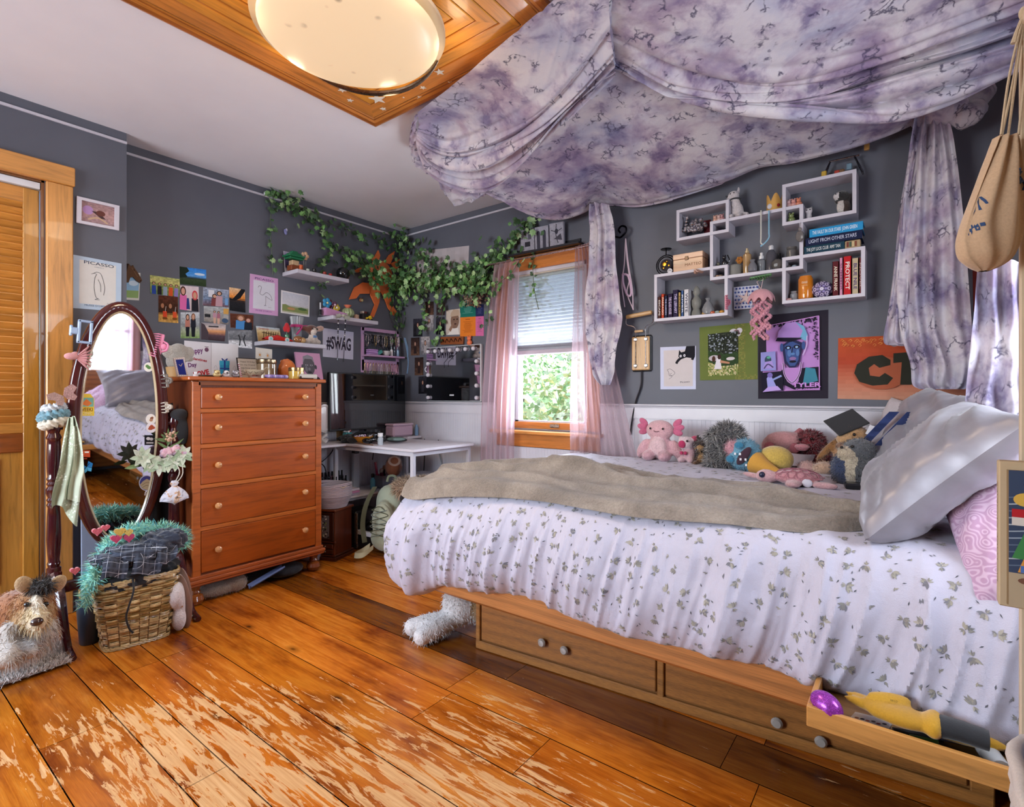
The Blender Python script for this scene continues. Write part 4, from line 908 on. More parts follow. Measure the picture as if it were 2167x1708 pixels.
b=MB('#b5965f',BM);b.tube(bez([(-.13,.10,HB),(-.145,.10,HB+.05),(-.1,.105,HB+.065),(-.06,.105,HB+.04),(-.04,.105,HB-.01)],14),.006,6);b.out('handle','woodx',wb)
def m_plaid():
 s=N('dark_plaid_flannel');v=s.coord((1,1,1),(.3,.5,.4));sp=s.n('ShaderNodeSeparateXYZ');s.l(v,sp.inputs[0]);c='#1b2130';o=None
 for ch in(0,1,2):
  w=s.math('FRACT',s.math('MULTIPLY',sp.outputs[ch],24.0));b1=s.ramp(w,[(.0,0.0),(.40,0.0),(.42,.55),(.62,.55),(.64,0.0)],'CONSTANT');ln=s.ramp(w,[(0,0.0),(.14,0.0),(.145,1.0),(.18,0.0)],'CONSTANT')
  c=s.mixc(c,'#3f4656',b1,'MIX');c=s.mixc(c,'#b9bcc6',s.math('MULTIPLY',ln,.75),'MIX')
 s.base(c);s.set(Roughness=.9,Sheen_Weight=.3);s.bump(s.noise(v,300,2),.3,.002);return s.m
def crumple(name,c,sx,sy,sz,mat,col,label,seed,cat='clothes',rz=0,group='clothes in the wicker basket',fur=None):
 b=MB(col,Matrix.Translation(c)@Euler((0,0,rz)).to_matrix().to_4x4())
 def fn(u,v):
  a=2*PI*u;t=PI*v;d=V((math.sin(t)*math.cos(a),math.sin(t)*math.sin(a),math.cos(t)));k=1+.22*(crease(d.x*2.2+seed,d.y*2.2+d.z,3)-.4)+.16*n1(d.x*4+seed,d.y*4,d.z*4)+.05*n1(d.x*11,d.y*11+seed,d.z*11);e=lambda q:math.copysign(abs(q)**.75,q);return V((e(d.x)*sx*k,e(d.y)*sy*k,e(d.z)*sz*k))
 b.grid(lambda u,v:fn(u,v),72,40,wrapu=True);return one(b,name,mat,label,cat,group,smooth=80)
PLAID=m_plaid()
crumple('dark_jeans',bc+V((.0,.01,.295)),.105,.145,.07,'cloth','#17181c','black trousers filling the top of the wicker basket, under the plaid shirt',3,rz=.1)
crumple('plaid_shirt',bc+V((.035,-.03,.395)),.085,.135,.045,PLAID,'#ffffff','dark plaid flannel shirt lying on the clothes in the wicker basket',8,rz=-.15)
b=MB();c=bc+V((.05,-.02,.37));
for k,(y0,w,d)in enumerate(((-.13,.09,.07),(-.02,.11,.085),(.07,.08,.05))):
 b.grid(lambda u,v:c+V((.055+.035*math.sin(min(1,v*1.6)*PI/2)+.006*math.sin(u*7),y0+u*w-.02*v,.035-v*d+.012*math.sin(u*5+k))),14,12)
one(b,'plaid_shirt',PLAID,'plaid flannel shirt whose tails hang over the front of the basket','clothes','clothes in the wicker basket',smooth=80)
crumple('navy_fleece',bc+V((.02,.10,.42)),.075,.085,.05,'plush','#222a3d','rolled navy fleece on the right of the clothes pile in the basket',5)
b=MB('#16161a');b.tube(bez([bc+V((.115,-.045,.31)),bc+V((.14,-.05,.26)),bc+V((.135,-.065,.2)),bc+V((.125,-.072,.15)),bc+V((.13,-.062,.10)),bc+V((.135,-.05,.08))],24),[.004]*24+[.007],6);one(b,'drawstring','cloth','black drawstring dangling down the front of the wicker basket','cord')
g=T('heart_boa',bc+V((-.02,0,.45)),'fuzzy turquoise boa with pink and yellow hearts lying behind the clothes','boa')
b=MB('#86c9bb');P=bez([bc+V((.06,-.20,.22)),bc+V((.06,-.18,.30)),bc+V((.04,-.14,.38)),bc+V((-.02,-.07,.45)),bc+V((-.04,.03,.475)),bc+V((-.03,.12,.455)),bc+V((-.01,.19,.42)),bc+V((-.02,.2,.36))],40)
b.tube(P,[.014]*6+[.028]*30+[.02]*5,10);b.fur(2600,.034,.0016,('#7fd0c0','#9fe0c4','#66b9c4','#c4ecc9'),.1,spread=.8,seed=9);b.out('fringe','cloth',g,fix=False)
def heart(c,s_,n=(1,0,0)):
 pts=[]
 for i in range(24):
  t=2*PI*i/24;x=16*math.sin(t)**3;y=13*math.cos(t)-5*math.cos(2*t)-2*math.cos(3*t)-math.cos(4*t);pts.append((x*s_/17,y*s_/17))
 return[V(c)+V((0,x,y))for x,y in pts]
for px,py,s_,col in((244,1139,.022,'#c93b68'),(271,1137,.022,'#b93564'),(204,1124,.019,'#d4606f'),(252,1125,.022,'#d8b24e'),(270,1126,.018,'#dcbf60'),(157,1207,.017,'#c85a62'),(222,1116,.016,'#d4606f')):
 c=aX(px,py,bc.x+.045 if px>200 else bc.x+.09);b=MB(col);P=heart(c,s_);b.prism(P,(.016,0,0));b.out('heart','plush',g)
def slipper(c,rz,label,ly=0):
 t=T('slipper',c,label,'slipper','white sherpa slippers by the basket');m=Matrix.Translation(c)@Euler((math.radians(8),0,rz)).to_matrix().to_4x4()
 b=MB('#8f7468',m);b.ell((0,0,.13),(.045,.014,.135),seg=20,rings=12);b.out('sole','plastic',t)
 o=smooth_blob('upper',[(m@V((0,-.04,.185)),(.045,.035,.065),'#ddd6d6'),(m@V((0,-.035,.07)),(.043,.03,.06),'#d8d0d0'),(m@V((0,-.015,.13)),(.04,.016,.11),'#cfc6c6')],.009,'plush',t)
 b=MB('#a87a45',m);b.tube(bez([(-.03,-.035,.13),(0,-.062,.135),(.03,-.035,.13)],8),.004,6);b.out('trim','cloth',t)
slipper(V((-2.74,1.055,.0)),.5,'white sherpa slipper standing on its toe beside the basket, nearer one');slipper(V((-2.81,1.085,.012)),.5,'white sherpa slipper standing on its toe behind the other')
tb=T('blue_tumbler',aZ(172,1340,0),'slate blue bin holding pencils between mirror leg and basket','bin');c=V((-2.92,.735,0))
b=MB('#3a4a60');b.lathe([(.036,.0),(.038,.004),(.05,.19),(.052,.195),(.047,.195),(.036,.01),(0,.01)],c,24);b.out('body','plastic',tb);b=MB('#d8892f');b.cyl(c+V((-.02,-.02,.05)),c+V((-.03,-.03,.235)),.004,seg=6);b.cyl(c+V((.02,-.01,.05)),c+V((.03,-.012,.225)),.004,seg=6,col='#9fb0c4');b.box(c+V((.01,.012,.17)),(.03,.002,.12),'#b7c1d2',rot=(0,.1,.2));b.out('pencils','plastic',tb)
b=MB('#9fa8bb');b.box((XB+.02,.90,.42),(.02,.17,.84),rot=(0,-.02,0));one(b,'poster_board','print','pale blue-grey board standing on the floor behind the mirror','board')
s_=N('mat_backing');b=MB('#aaa3a8');mt=[aZ(-90,1440,0),aZ(20,1452,0),aZ(152,1407,0),aZ(95,1330,0)];mt=[V((-2.12,.10,0)),V((-2.22,.34,0)),V((-2.31,.62,0)),V((-3.1,.62,0)),V((-3.1,.08,0))]
q0=aZ(152,1406,0);q1=aZ(-30,1470,0);q2=q0+V((-.62,.03,0));q3=q1+V((-.62,.0,0))
b.grid(lambda u,v:q1.lerp(q0,u).lerp(q3.lerp(q2,u),v)+V((0,0,.012)),12,16);b.fur(17000,.026,.002,('#dccfc8','#ece2da','#ccc0b8','#f4ece6'),.12,spread=1.0,seed=21)
one(b,'shaggy_mat','cloth','shaggy pale grey mat on the floor in front of the closet','mat',fix=False)
dg=aZ(70,1330,0)
D=V((-2.60,.50,.02))
def dq(px,py,X):return aX(px,py,X)
def collie():
 t=T('dog_plush',D,'brown and white collie soft toy lying on the shaggy mat','soft toy')
 hd=aX(72,1290,-2.50);P=[]
 br,tn,wh,gy='#9a6034','#b8905e','#d9cfbe','#b5aca2'
 P+=[(aX(40,1310,-2.68),(.12,.10,.11),br),(aX(5,1340,-2.80),(.16,.10,.10),br),(aX(-50,1350,-2.85),(.14,.11,.09),br),(aX(60,1345,-2.58),(.07,.085,.075),gy)]
 P+=[(hd,(.060,.058,.062),tn),(hd+V((.0,-.0,.035)),(.055,.058,.04),'#a3703f'),(aX(76,1308,-2.44),(.05,.034,.045),'#cbb489'),(aX(79,1318,-2.40),(.032,.026,.028),'#d2bd96'),(aX(76,1285,-2.442),(.022,.016,.05),'#e6dac2'),(aX(77,1303,-2.425),(.03,.018,.03),'#e0d3b8')]
 P+=[(aX(18,1352,-2.50),(.05,.035,.055),gy),(aX(15,1383,-2.42),(.075,.032,.032),gy),(aX(8,1395,-2.36),(.05,.034,.03),'#c2b9ae'),(aX(62,1360,-2.50),(.05,.035,.05),'#a8a39f'),(aX(58,1375,-2.44),(.06,.03,.028),'#b8b0a8')]
 smooth_blob('body',P,.010,'plush',t,fur=((5200,.026,.0013,None,1.1),dict(seed=6,spread=.6)))
 for px,py,c in((50,1237,1),(123,1235,-1)):
  b=MB('#b2946a');e=aX(px,py,-2.47);b.ell(e,(.012,.024,.032),None,(c*.3,.2,0));b.out('ear','plush',t)
 for px,py in((57,1280),(97,1279)):b=MB('#15120f');b.ell(aX(px,py,-2.437),.009);b.out('eye','gloss',t)
 b=MB('#3a2620');b.ell(aX(78,1316,-2.372),(.016,.018,.014));b.out('nose','gloss',t)
 b=MB('#16130f');b.ell(aX(88,1240,-2.47),(.025,.034,.02));b.fur(500,.03,.0014,('#15120f','#241d17'),.3,seed=3);b.out('forelock','plush',t,fix=False)
collie()
# on top of the chest
ZT=DT+.0008;GC2='things on top of the chest'
def ct(px,X):p=aX(px,HY,X);return V((X,p.y,ZT))
def co(mb,nm,mat,lab,cat,**k):return one(mb,nm,mat,lab,cat,GC2,**k)
c=ct(372,-3.25);t=T('elephant_plush',c,'grey elephant soft toy sitting in a tan pot at the left of the chest top','soft toy',GC2);EG='#a39c94';b=MB('#b58e5c');b.lathe([(.035,0),(.04,.004),(.048,.055),(.044,.058),(0,.05)],c,20);b.out('pot','paint',t)
smooth_blob('body',[(c+V((0,0,.09)),(.045,.05,.05),EG),(c+V((.01,.01,.15)),(.04,.045,.04),EG),(c+V((.02,-.045,.14)),(.012,.035,.04),'#b3aca4'),(c+V((.02,.06,.14)),(.012,.03,.036),'#b3aca4'),(c+V((.04,.03,.125)),(.014,.02,.025),EG),(c+V((.045,.055,.10)),(.011,.025,.013),EG,(.4,0,0))],.008,'plush',t)
q=[aX(x,y,-3.06)for x,y in((367,758),(390,756),(399,798),(376,800))];b=MB('#c9b8b0');b.prism([V((p.x,p.y,max(p.z,ZT)))for p in q],(-.012,0,0));A_=Art(b,*[V((p.x,p.y,max(p.z,ZT)))for p in q],(1,0,0),.0005);A_.rect(.03,.03,.97,.97,'#b5a9a9');A_.rect(.16,.1,.84,.9,'#232c7a');A_.line([(.5,.55),(.7,.7)],.04,'#c9b48a');A_.line([(.5,.55),(.35,.65)],.04,'#c9b48a');[A_.ell(u,v,.05,.035,'#d9cdc9')for u,v in[(.08,i/10+.05)for i in range(10)]+[(.92,i/10+.05)for i in range(10)]+[(i/6+.08,.05)for i in range(6)]+[(i/6+.08,.95)for i in range(6)]];co(b,'beaded_clock','print','small dark blue clock framed with beads at the left of the chest','clock',smooth=0)
t=T('valentine_card',ct(440,-3.40),'open white valentine card with a drawn blue present standing on the chest','card',GC2);X=-3.39;zc_=aX(400,722,X).z
def panel(x0,x1,dx0,dx1,fn,nm):
 a,e=ct(x0,X),ct(x1,X);P=[V((X+dx0,a.y,zc_)),V((X+dx1,e.y,zc_)),V((X+dx1,e.y,ZT)),V((X+dx0,a.y,ZT))];b=MB('#d0ccd2');b.prism(P,(-.002,0,0));A_=Art(b,*P,(1,0,0),.0006);fn(A_);b.out(nm,'print',t,smooth=0,fix=False)
def pa1(a):a.rect(.01,.01,.99,.99,'#d3cfd6');a.text('Happy',.4,.74,.13,'#6a2f6a',a=.2,w=.55,bold=.03);a.text('Valentines',.5,.52,.07,'#a8303a',a=-.12,w=.68,bold=.03);a.text('Day',.28,.36,.11,'#6a2f6a',a=.15,w=.32,bold=.03);a.text('LOVE',.62,.14,.13,'#b5323a',a=.25,w=.6,bold=.05);a.ell(.82,.88,.1,.05,'#d9d4da');a.line([(.74,.88),(.9,.88)],.02,'#3a3438');a.ell(.82,.8,.08,.06,'#6d4a62')
def pa2(a):a.rect(.01,.01,.99,.99,'#cbc8cc');a.rect(.3,.14,.66,.50,'#2f86a8');a.rect(.29,.40,.67,.52,'#3a96b5');a.rect(.45,.14,.52,.52,'#2a3f80');a.rect(.3,.28,.66,.32,'#2a3f80');a.line([(.48,.52),(.38,.58),(.42,.52)],.03,'#2a3f80');a.line([(.48,.52),(.58,.58),(.54,.52)],.03,'#2a3f80');[a.line([(u-.06,.3),(u,.38),(u+.06,.28),(u-.03,.24)],.008,'#8a8690')for u in(.15,.85)]
panel(387,447,.02,0,pa1,'left_leaf');panel(447.3,501,0,.02,pa2,'right_leaf')
for k,(px,c1,c2,lab)in enumerate(((459,'#c9b27a','#8a6a3a','tiny yellow and brown dog figurine, left of three on the chest'),(478,'#cfcacc','#3a3436','tiny white spotted dog figurine, middle of three on the chest'),(498,'#8a868c','#d0ccd0','tiny grey dog figurine, right of three on the chest'))):
 c=ct(px,-3.0);b=MB(c1);b.ell(c+V((0,0,.014)),(.018,.02,.014));b.ell(c+V((.014,-.004,.026)),(.012,.014,.012));[b.ell(c+V((.012,dy,.032)),(.004,.004,.007),c2)for dy in(-.016,.008)];b.ell(c+V((.026,-.004,.024)),(.004,.006,.005),c2);co(b,'dog_figurine','gloss',lab,'figurine')
q=[ct(506,-3.22),ct(549,-3.22)];zt1=aX(520,757,-3.22).z;P=[V((-3.25,q[0].y,zt1)),V((-3.25,q[1].y,zt1)),V((-3.22,q[1].y,ZT)),V((-3.22,q[0].y,ZT))];b=MB('#2a2426');b.prism(P,(-.008,0,0));A_=Art(b,*P,(1,0,.3),.0006);A_.rect(.03,.04,.97,.96,'#b0a294');[A_.text(tx,.5,.82-i*.15,.07,'#2f2826',w=.72)for i,tx in enumerate(('Happy birthday','to my friend','we love you','so very much','be happy'))];co(b,'quote_sign','print','small tan sign with black handwriting in the middle of the chest top','sign',smooth=0)
c=ct(516,-3.06);b=MB('#c2bcbc');b.cyl(c+V((0,-.012,0)),c+V((0,-.03,.085)),.004,seg=8);[b.cyl(c+V((0,-.012-.018*k/8,.085*k/8)),c+V((0,-.012-.018*(k+.5)/8,.085*(k+.5)/8)),.0043,seg=8,col='#8a2a3c')for k in range(8)];co(b,'striped_straw','plastic','red and white striped straw leaning against the tan sign','straw')
c=ct(538,-3.08);t=T('patterned_bowl',c,'small cream bowl with brown swirls on the chest top','bowl',GC2);b=MB('#b5a68e');b.lathe([(.02,0),(.026,.004),(.05,.03),(.056,.05),(.053,.05),(.02,.008),(0,.008)],c,26);b.out('bowl','gloss',t);b=MB('#5a4a3c');[b.tube([c+V(((.049+.003)*math.cos(a+k*.1),(.049+.003)*math.sin(a+k*.1),.036+.006*math.sin(k*1.05)))for k in range(7)],.0012,4)for a in[i*.62 for i in range(10)]];b.out('swirls','paint',t)
c=ct(541,-2.99);b=MB('#a8968a');b.lathe([(.0,0),(.026,.0),(.032,.008),(.028,.008),(0,.004)],c,20);[b.ell(c+V((.008*i-.012,.012*(-1)**i,.012)),.008,'#5f3328',None,8,6)for i in range(4)];co(b,'trinket_dish','gloss','tiny dish of brown beads at the front of the chest top','dish')
c=ct(564,-3.22);t=T('candle_jar',c,'big brown glass candle jar with an oval label on the chest','candle',GC2);b=MB('#857058');b.lathe([(.05,0),(.056,.005),(.056,.095),(.05,.1),(0,.1)],c,28);b.out('jar','gloss',t);b=MB('#9a866c');b.lathe([(.057,.1),(.058,.102),(.058,.122),(.05,.128),(0,.128)],c,28);b.out('lid','metal',t);b=MB('#b9ab94');b.add([c+V((.0565*math.cos(x),.0565*math.sin(x),.045+.03*math.sin(a)))for a in[i*PI/8 for i in range(16)]for x in[-.45+.36*math.cos(a)]],[range(16)]);b.out('label','print',t,fix=False)
q=[ct(541,-3.28),ct(576,-3.28)];zb_,zt_=aX(555,760,-3.28).z,aX(555,738,-3.28).z;b=MB('#c9c3bc');P=[V((-3.28,q[0].y,zt_+.006)),V((-3.28,q[1].y,zt_)),V((-3.28,q[1].y-.003,ZT)),V((-3.28,q[0].y,ZT))];b.prism(P,(-.002,0,0));A_=Art(b,*P,(1,0,0),.0005);[(A_.ell(u,.78,.05,.04,'#c98a4a'),[A_.line([(u+.07*math.cos(a),.78+.05*math.sin(a)),(u+.13*math.cos(a),.78+.09*math.sin(a))],.012,'#a8683a')for a in[i*.785 for i in range(8)]])for u in(.25,.72)];co(b,'sun_card','print','small white card with two drawn suns behind the candle jar','card',smooth=0)
c=ct(607,-3.22);b=MB('#c26a35');b.ell(c+V((0,0,.06)),(.05,.058,.075),None,None,30,20,fn=lambda p:(1+.10*n1(p.x*3,p.y*3,p.z*3)+.05*n1(p.x*8,p.y*8,p.z*8))*(1 if p.z>-.75 else .97));b.v=[V((p.x,p.y,max(p.z,ZT)))for p in b.v];o=co(b,'salt_lamp','gloss','rough orange salt lamp on the chest top','lamp',smooth=20);
c=ct(627,-3.06);t=T('yellow_candle',c,'pale yellow candle jar on the chest, right of the salt lamp','candle',GC2);b=MB('#c9a54e');b.lathe([(.04,0),(.045,.004),(.045,.055),(.04,.058),(0,.058)],c,24);b.out('wax','gloss',t);b=MB('#a8875c');b.lathe([(.045,.05),(.046,.058),(.046,.072),(.042,.074),(.042,.06)],c,24);b.out('rim','metal',t)
c=ct(585,-2.985);b=MB('#8f7ab5');b.box(c+V((0,0,.011)),(.05,.13,.022),bev=.008);[b.ell(c+V((.022,-.055+i*.018,.012)),(.004,.006,.008),r_)for i,r_ in enumerate(('#b5a9cf','#6d5a9a','#c4bcd6','#7d6aa8','#a898c9','#5f4f8c','#bdb3d3'))];co(b,'pencil_case','cloth','lilac patterned pencil case lying at the front of the chest','pencil case')
c=ct(652,-2.99);b=MB('#c4c0ba');b.tube([c+V((0,-.05,.017)),c+V((0,.05,.017))],.016,16);b.tube([c+V((.004,-.055,.010)),c+V((.004,.03,.010))],.0095,10,'#3a2a28');b.cyl(c+V((0,.05,.017)),c+V((0,.053,.017)),.0165,seg=16,col='#d3d1ce');co(b,'tape_roll','plastic','white tube lying at the right front of the chest','tube')
q=[ct(631,-3.36),ct(683,-3.36)];zt_=aX(655,746,-3.36).z;P=[V((-3.40,q[0].y,zt_)),V((-3.40,q[1].y,zt_)),V((-3.35,q[1].y,ZT)),V((-3.35,q[0].y,ZT))];b=MB('#b98aa8');b.prism(P,(-.014,0,0));A_=Art(b,*P,(1,0,.3),.0006);A_.rect(0,0,1,1,'#c08fae');A_.poly([(.25,0),(.9,0),(.85,.12),(.65,.25),(.4,.25)],'#3a2c30');A_.ell(.48,.55,.24,.34,'#5a565c');A_.poly([(.25,.62),(.28,.86),(.48,.93),(.68,.86),(.72,.62),(.62,.78),(.34,.78)],'#85828a');A_.ell(.22,.5,.05,.08,'#55525a');A_.ell(.75,.5,.05,.08,'#4a474f');[A_.ell(u,.56,.055,.025,'#a8a5ae')for u in(.39,.58)];[A_.ell(u,.56,.02,.02,'#1d1b20')for u in(.39,.58)];A_.ell(.48,.42,.05,.05,'#7a777f');A_.ell(.48,.31,.09,.025,'#35323a');A_.ell(.36,.42,.05,.1,'#77747c');co(b,'portrait_canvas','print','pink canvas with a grey painted portrait at the right of the chest top','painting',smooth=0)
c=ct(414,-2.99);b=MB('#c4bfc2');b.lathe([(.012,0),(.014,.01),(.008,.014),(.008,.024),(0,.025)],c,12);co(b,'tiny_bottle','gloss','tiny white bottle at the front left of the chest top','bottle');c=ct(440,-3.1);b=MB('#4a3024');b.box(c+V((0,0,.008)),(.04,.14,.012),bev=.004);co(b,'wooden_tray','woody','flat dark wooden tray in front of the valentine card','tray')
# white L desk in the corner and what is on and under it
WHT='#cdc8cf'
dk=T('desk',(-3.0,2.6,0),'white corner desk with steel legs under the ivy','desk')
EX,EY0,EY1,DZt=-2.535,2.30,2.88,.75
b=MB(WHT);b.box(((-3.51+EX)/2,(EY0+EY1)/2,DZt-.009),(EX+3.51,EY1-EY0,.018),bev=.003);b.out('desktop','paint',dk)
b=MB(WHT);b.box((-3.38,2.13,DZt-.009),(.27,.34,.018),bev=.003);b.out('side_top','paint',dk);b=MB(WHT);b.box((-3.38,2.955,DZt+.004),(.27,.15,.018),bev=.003);b.out('corner_top','paint',dk)
b=MB(WHT);b.box((-3.36,2.45,.365),(.30,.96,.016),bev=.003);b.out('lower_shelf','paint',dk)
FR='#c3c2ca'
for x,y in((EX-.035,EY0+.025),(EX-.035,EY1-.025),(-3.40,EY0+.02),(-3.24,2.02),(-3.24,2.86)):
 b=MB(FR);b.box((x,y,(DZt-.018)/2),(.028,.028,DZt-.018),bev=.003);b.out('leg','plastic',dk)
b=MB(FR);b.box((EX-.035,(EY0+EY1)/2,DZt-.034),(.025,EY1-EY0-.05,.028),bev=.003);b.box((-2.97,EY0+.025,DZt-.034),(.83,.025,.028),bev=.003);b.box((-2.97,EY0+.025,.13),(.83,.025,.03),bev=.003);b.box((-3.24,2.44,.35),(.025,.84,.028),bev=.003);b.out('frame_rail','plastic',dk)
def D_(px,X,z):p=aX(px,HY,X);return V((X,p.y,z))
def onD(px,py,z=DZt):return aZ(px,py,z)
TX,TYa,TYb=-3.40,2.262,2.985
tv=T('television',(TX,2.63,DZt),'flat black television standing on the desk against the left wall','television')
b=MB('#17191d');b.box((TX-.01,(TYa+TYb)/2,1.05),(.035,TYb-TYa,.435),bev=.004);b.out('case','plastic',tv)
b=MB('#07080b');b.box((TX+.008,(TYa+TYb)/2,1.053),(.003,TYb-TYa-.02,.41));s=N('tv_screen');s.base('#0b0d12');s.set(Roughness=.03,Specular_IOR_Level=.9);b.out('screen',s.m,tv,smooth=0)
b=MB('#121316');b.box((TX,2.63,.755),(.16,.28,.012),bev=.005);b.box((TX-.01,2.63,.80),(.03,.08,.09));b.out('stand','plastic',tv)
def S(mb,nm,mat,lab,cat,**k):return one(mb,nm,mat,lab,cat,'things on the desk',**k)
t=T('hand_mirror',D_(684,-3.42,DZt),'small white oval vanity mirror standing between chest and television','mirror');c=D_(686,-3.42,.93)
b=MB('#c9c4c4');b.lathe([(.078,-.006),(.09,-.004),(.09,.006),(.078,.008),(.074,.004)],(0,0,0),36);b.v=[V((p.z,p.x*.75,p.y*1.15))+c for p in b.v];b.out('frame','gloss',t)
b=MB('#2c2d33');b.poly([c+V((.003,.076*.75*math.cos(a),.076*1.15*math.sin(a)))for a in[i*PI/18 for i in range(36)]]);b.out('glass',MM,t,smooth=0)
b=MB('#c6c0bd');b.tube(bez([c+V((-.01,0,-.09)),c+V((-.01,.02,-.12)),c+V((-.005,-.02,-.15)),c+V((0,0,-.175))],12),[.02,.024,.02,.016,.02,.024,.02,.018,.02,.03,.04,.045,.046],10,flat=.7);b.out('stand','gloss',t)
o=onD(712,932);t=T('brush_box',o,'wooden box of make-up brushes and hair clips at the left of the desk','box','things on the desk')
b=MB('#b48f5c');m=Matrix.Translation(o+V((0,0,0)))@Euler((.05,.25,.3)).to_matrix().to_4x4();b.M=m;b.box((0,0,.075),(.05,.025,.15),bev=.003);b.box((.0,.03,.07),(.05,.02,.14),'#c6a46f',bev=.003);b.out('box','woodz',t)
b=MB(M=m);r=random.Random(2)
for i in range(10):x,y=r.uniform(-.02,.02),r.uniform(-.01,.04);b.cyl((x,y,.13),(x*1.3,y,.17+r.uniform(0,.03)),.003,seg=5,col='#caa77c');b.ell((x*1.3,y,.185),(.006,.006,.012),r.choice(['#d99aa8','#5c4a44','#c4b5a5','#2e2b2e']),None,8,5)
b.ell((0,-.01,.2),.014,'#d59aa5',None,10,6);b.out('brushes','cloth',t)
b=MB('#2d211c');b.prism([onD(700,932)+V(q)for q in((-.03,-.02,0),(-.03,.05,0),(-.03,.03,.1))],(.02,0,0));S(b,'stand','plastic','small dark easel stand leaning behind the brush box','stand')
o=onD(735,934);t=T('turquoise_pot',o,'small turquoise square pot with trinkets next to the yellow bowl','pot','things on the desk');b=MB('#3d8f97');b.box(o+V((0,0,.035)),(.055,.055,.068),bev=.008);b.out('pot','gloss',t);b=MB()
for i,c in enumerate(('#c9c6c9','#8a2f38','#d8cfd0','#b7b1b5','#6e2b33','#e2dcdf')):b.ell(o+V((.015*math.cos(i),.018*math.sin(i*1.7),.072+.006*(i%2))),.011,c,None,8,6)
b.out('trinkets','gloss',t)
o=onD(768,938);t=T('yellow_bowl',o,'orange-yellow bowl full of clear beads on the desk','bowl','things on the desk');b=MB('#dd9522');b.lathe([(.03,0),(.036,.004),(.06,.025),(.076,.052),(.073,.052),(.056,.027),(.02,.01),(0,.01)],o,26);b.out('bowl','gloss',t)
b=MB();r=random.Random(8)
for i in range(40):a,q=r.uniform(0,6.28),r.uniform(0,.06);b.ell(o+V((q*math.cos(a),q*math.sin(a),.048+r.uniform(0,.014)*(1-q/.08))),.007,r.choice(['#d7d0d5','#b9a6c9','#d98aa0','#e8e3e6']),None,7,5)
b.out('beads','gloss',t)
b=MB('#b8b4b6');o=onD(805,942);b.lathe([(.017,0),(.019,.004),(.019,.05),(.013,.056),(.013,.06),(.018,.06),(.018,.085),(0,.086)],o,16,cols=['#aeb3b8']*4+['#dcd8d8']*3);S(b,'lotion_bottle','gloss','small clear lotion bottle with white cap on the desk beside the hairbrush','bottle')
o=onD(838,938);t=T('hairbrush',o,'black oval paddle hairbrush lying on the desk','hairbrush','things on the desk');mm_=Matrix.Translation(o)@Euler((.0,0,.55)).to_matrix().to_4x4();b=MB('#1e2022',mm_);b.ell((0,0,.024),(.085,.036,.018));b.tube([(-.075,0,.024),(-.16,0,.012)],[.012,.009],10);b.out('handle','plastic',t);b=MB('#5f736f',mm_);b.ell((.005,-.012,.03),(.07,.03,.016));b.out('pad','plastic',t)
b=MB('#7b5a44');o=onD(790,943);b.cyl(onD(740,937)+V((0,0,.006)),onD(790,944)+V((0,0,.006)),.0045,seg=8);S(b,'eyeliner_pencil','plastic','thin brown pencil lying on the desk in front of the yellow bowl','pencil')
b=MB('#4a3a3c');b.box(onD(793,940)+V((0,.03,.008)),(.07,.04,.014),rot=(0,0,.5),bev=.003);S(b,'compact','gloss','dark make-up compact lying on the desk beside the bottle','compact')
for k,(px,py,rz,lab)in enumerate(((784,915,.2,'black game controller lying on the desk under the television, left one'),(800,908,-.2,'black game controller on top of the headset, higher of the two'))):
 o=D_(px-8*k,-3.14-.05*k,DZt)+V((0,0,.026+.03*k));m=Matrix.Translation(o)@Euler((.1,.1,1.3+rz)).to_matrix().to_4x4();P=[((0,0,0),(.07,.04,.022),'#15171a'),((-.055,-.03,-.004),(.026,.042,.02),'#15171a'),((.055,-.03,-.004),(.026,.042,.02),'#15171a')]
 t=T('game_controller',o,lab,'game controller','things on the desk');smooth_blob('shell',[(m@V(c),r_,col,(0,0,1.3+rz))for c,r_,col in P],.007,'gloss',t)
 for sx in(-.03,.03):b=MB('#3a3d42',m);b.cyl((sx,.0,.018),(sx,0,.032),.009);b.out('thumbstick','plastic',t)
o=D_(772,-3.24,DZt+.006);b=MB('#131417');P=bez([o+V((.02,-.12,.02)),o+V((-.02,-.07,.05)),o+V((-.03,.02,.055)),o+V((.0,.08,.04)),o+V((.04,.11,.018))],20);t=T('headset',o,'black headset lying on the desk in front of the television','headset','things on the desk');b.tube(P,.012,8,flat=1.6);b.out('headband','plastic',t)
for p in(P[0],P[-1]):b=MB('#17181b');b.ell(p,(.045,.03,.025),None,(0,0,.4));b.out('ear_cup','cloth',t)
crumple('black_pouch',D_(755,-3.30,DZt+.03),.07,.13,.03,'cloth','#15161a','crumpled black fabric pouch under the television',4,'pouch',group='things on the desk')
o=V((-3.335,2.90,DZt+.014));t=T('pink_case',o,'pale pink make-up case at the right end of the television','case','things on the desk');b=MB('#bfa3b6');b.box(o+V((0,-.03,.046)),(.11,.21,.09),bev=.014);b.out('box','plastic',t);b=MB('#ccb0c2');b.box(o+V((0,-.03,.096)),(.114,.214,.02),bev=.008);b.out('lid','plastic',t)
b=MB('#7f9fc0');o=V((-3.29,3.015,DZt+.014));b.lathe([(.014,0),(.016,.004),(.016,.07),(.009,.076),(.009,.09),(0,.091)],o,14);S(b,'spray_bottle','gloss','small pale blue bottle at the end of the desk beside the pink case','bottle')
SZ=.373
def US(mb,nm,mat,lab,cat,**k):return one(mb,nm,mat,lab,cat,'things on the shelf under the desk',**k)
np_=T('nail_polish_rack',V((-3.38,2.30,SZ)),'clear stepped rack of dark nail polishes on the shelf under the desk','rack','things on the shelf under the desk')
b=MB('#b9bac6')
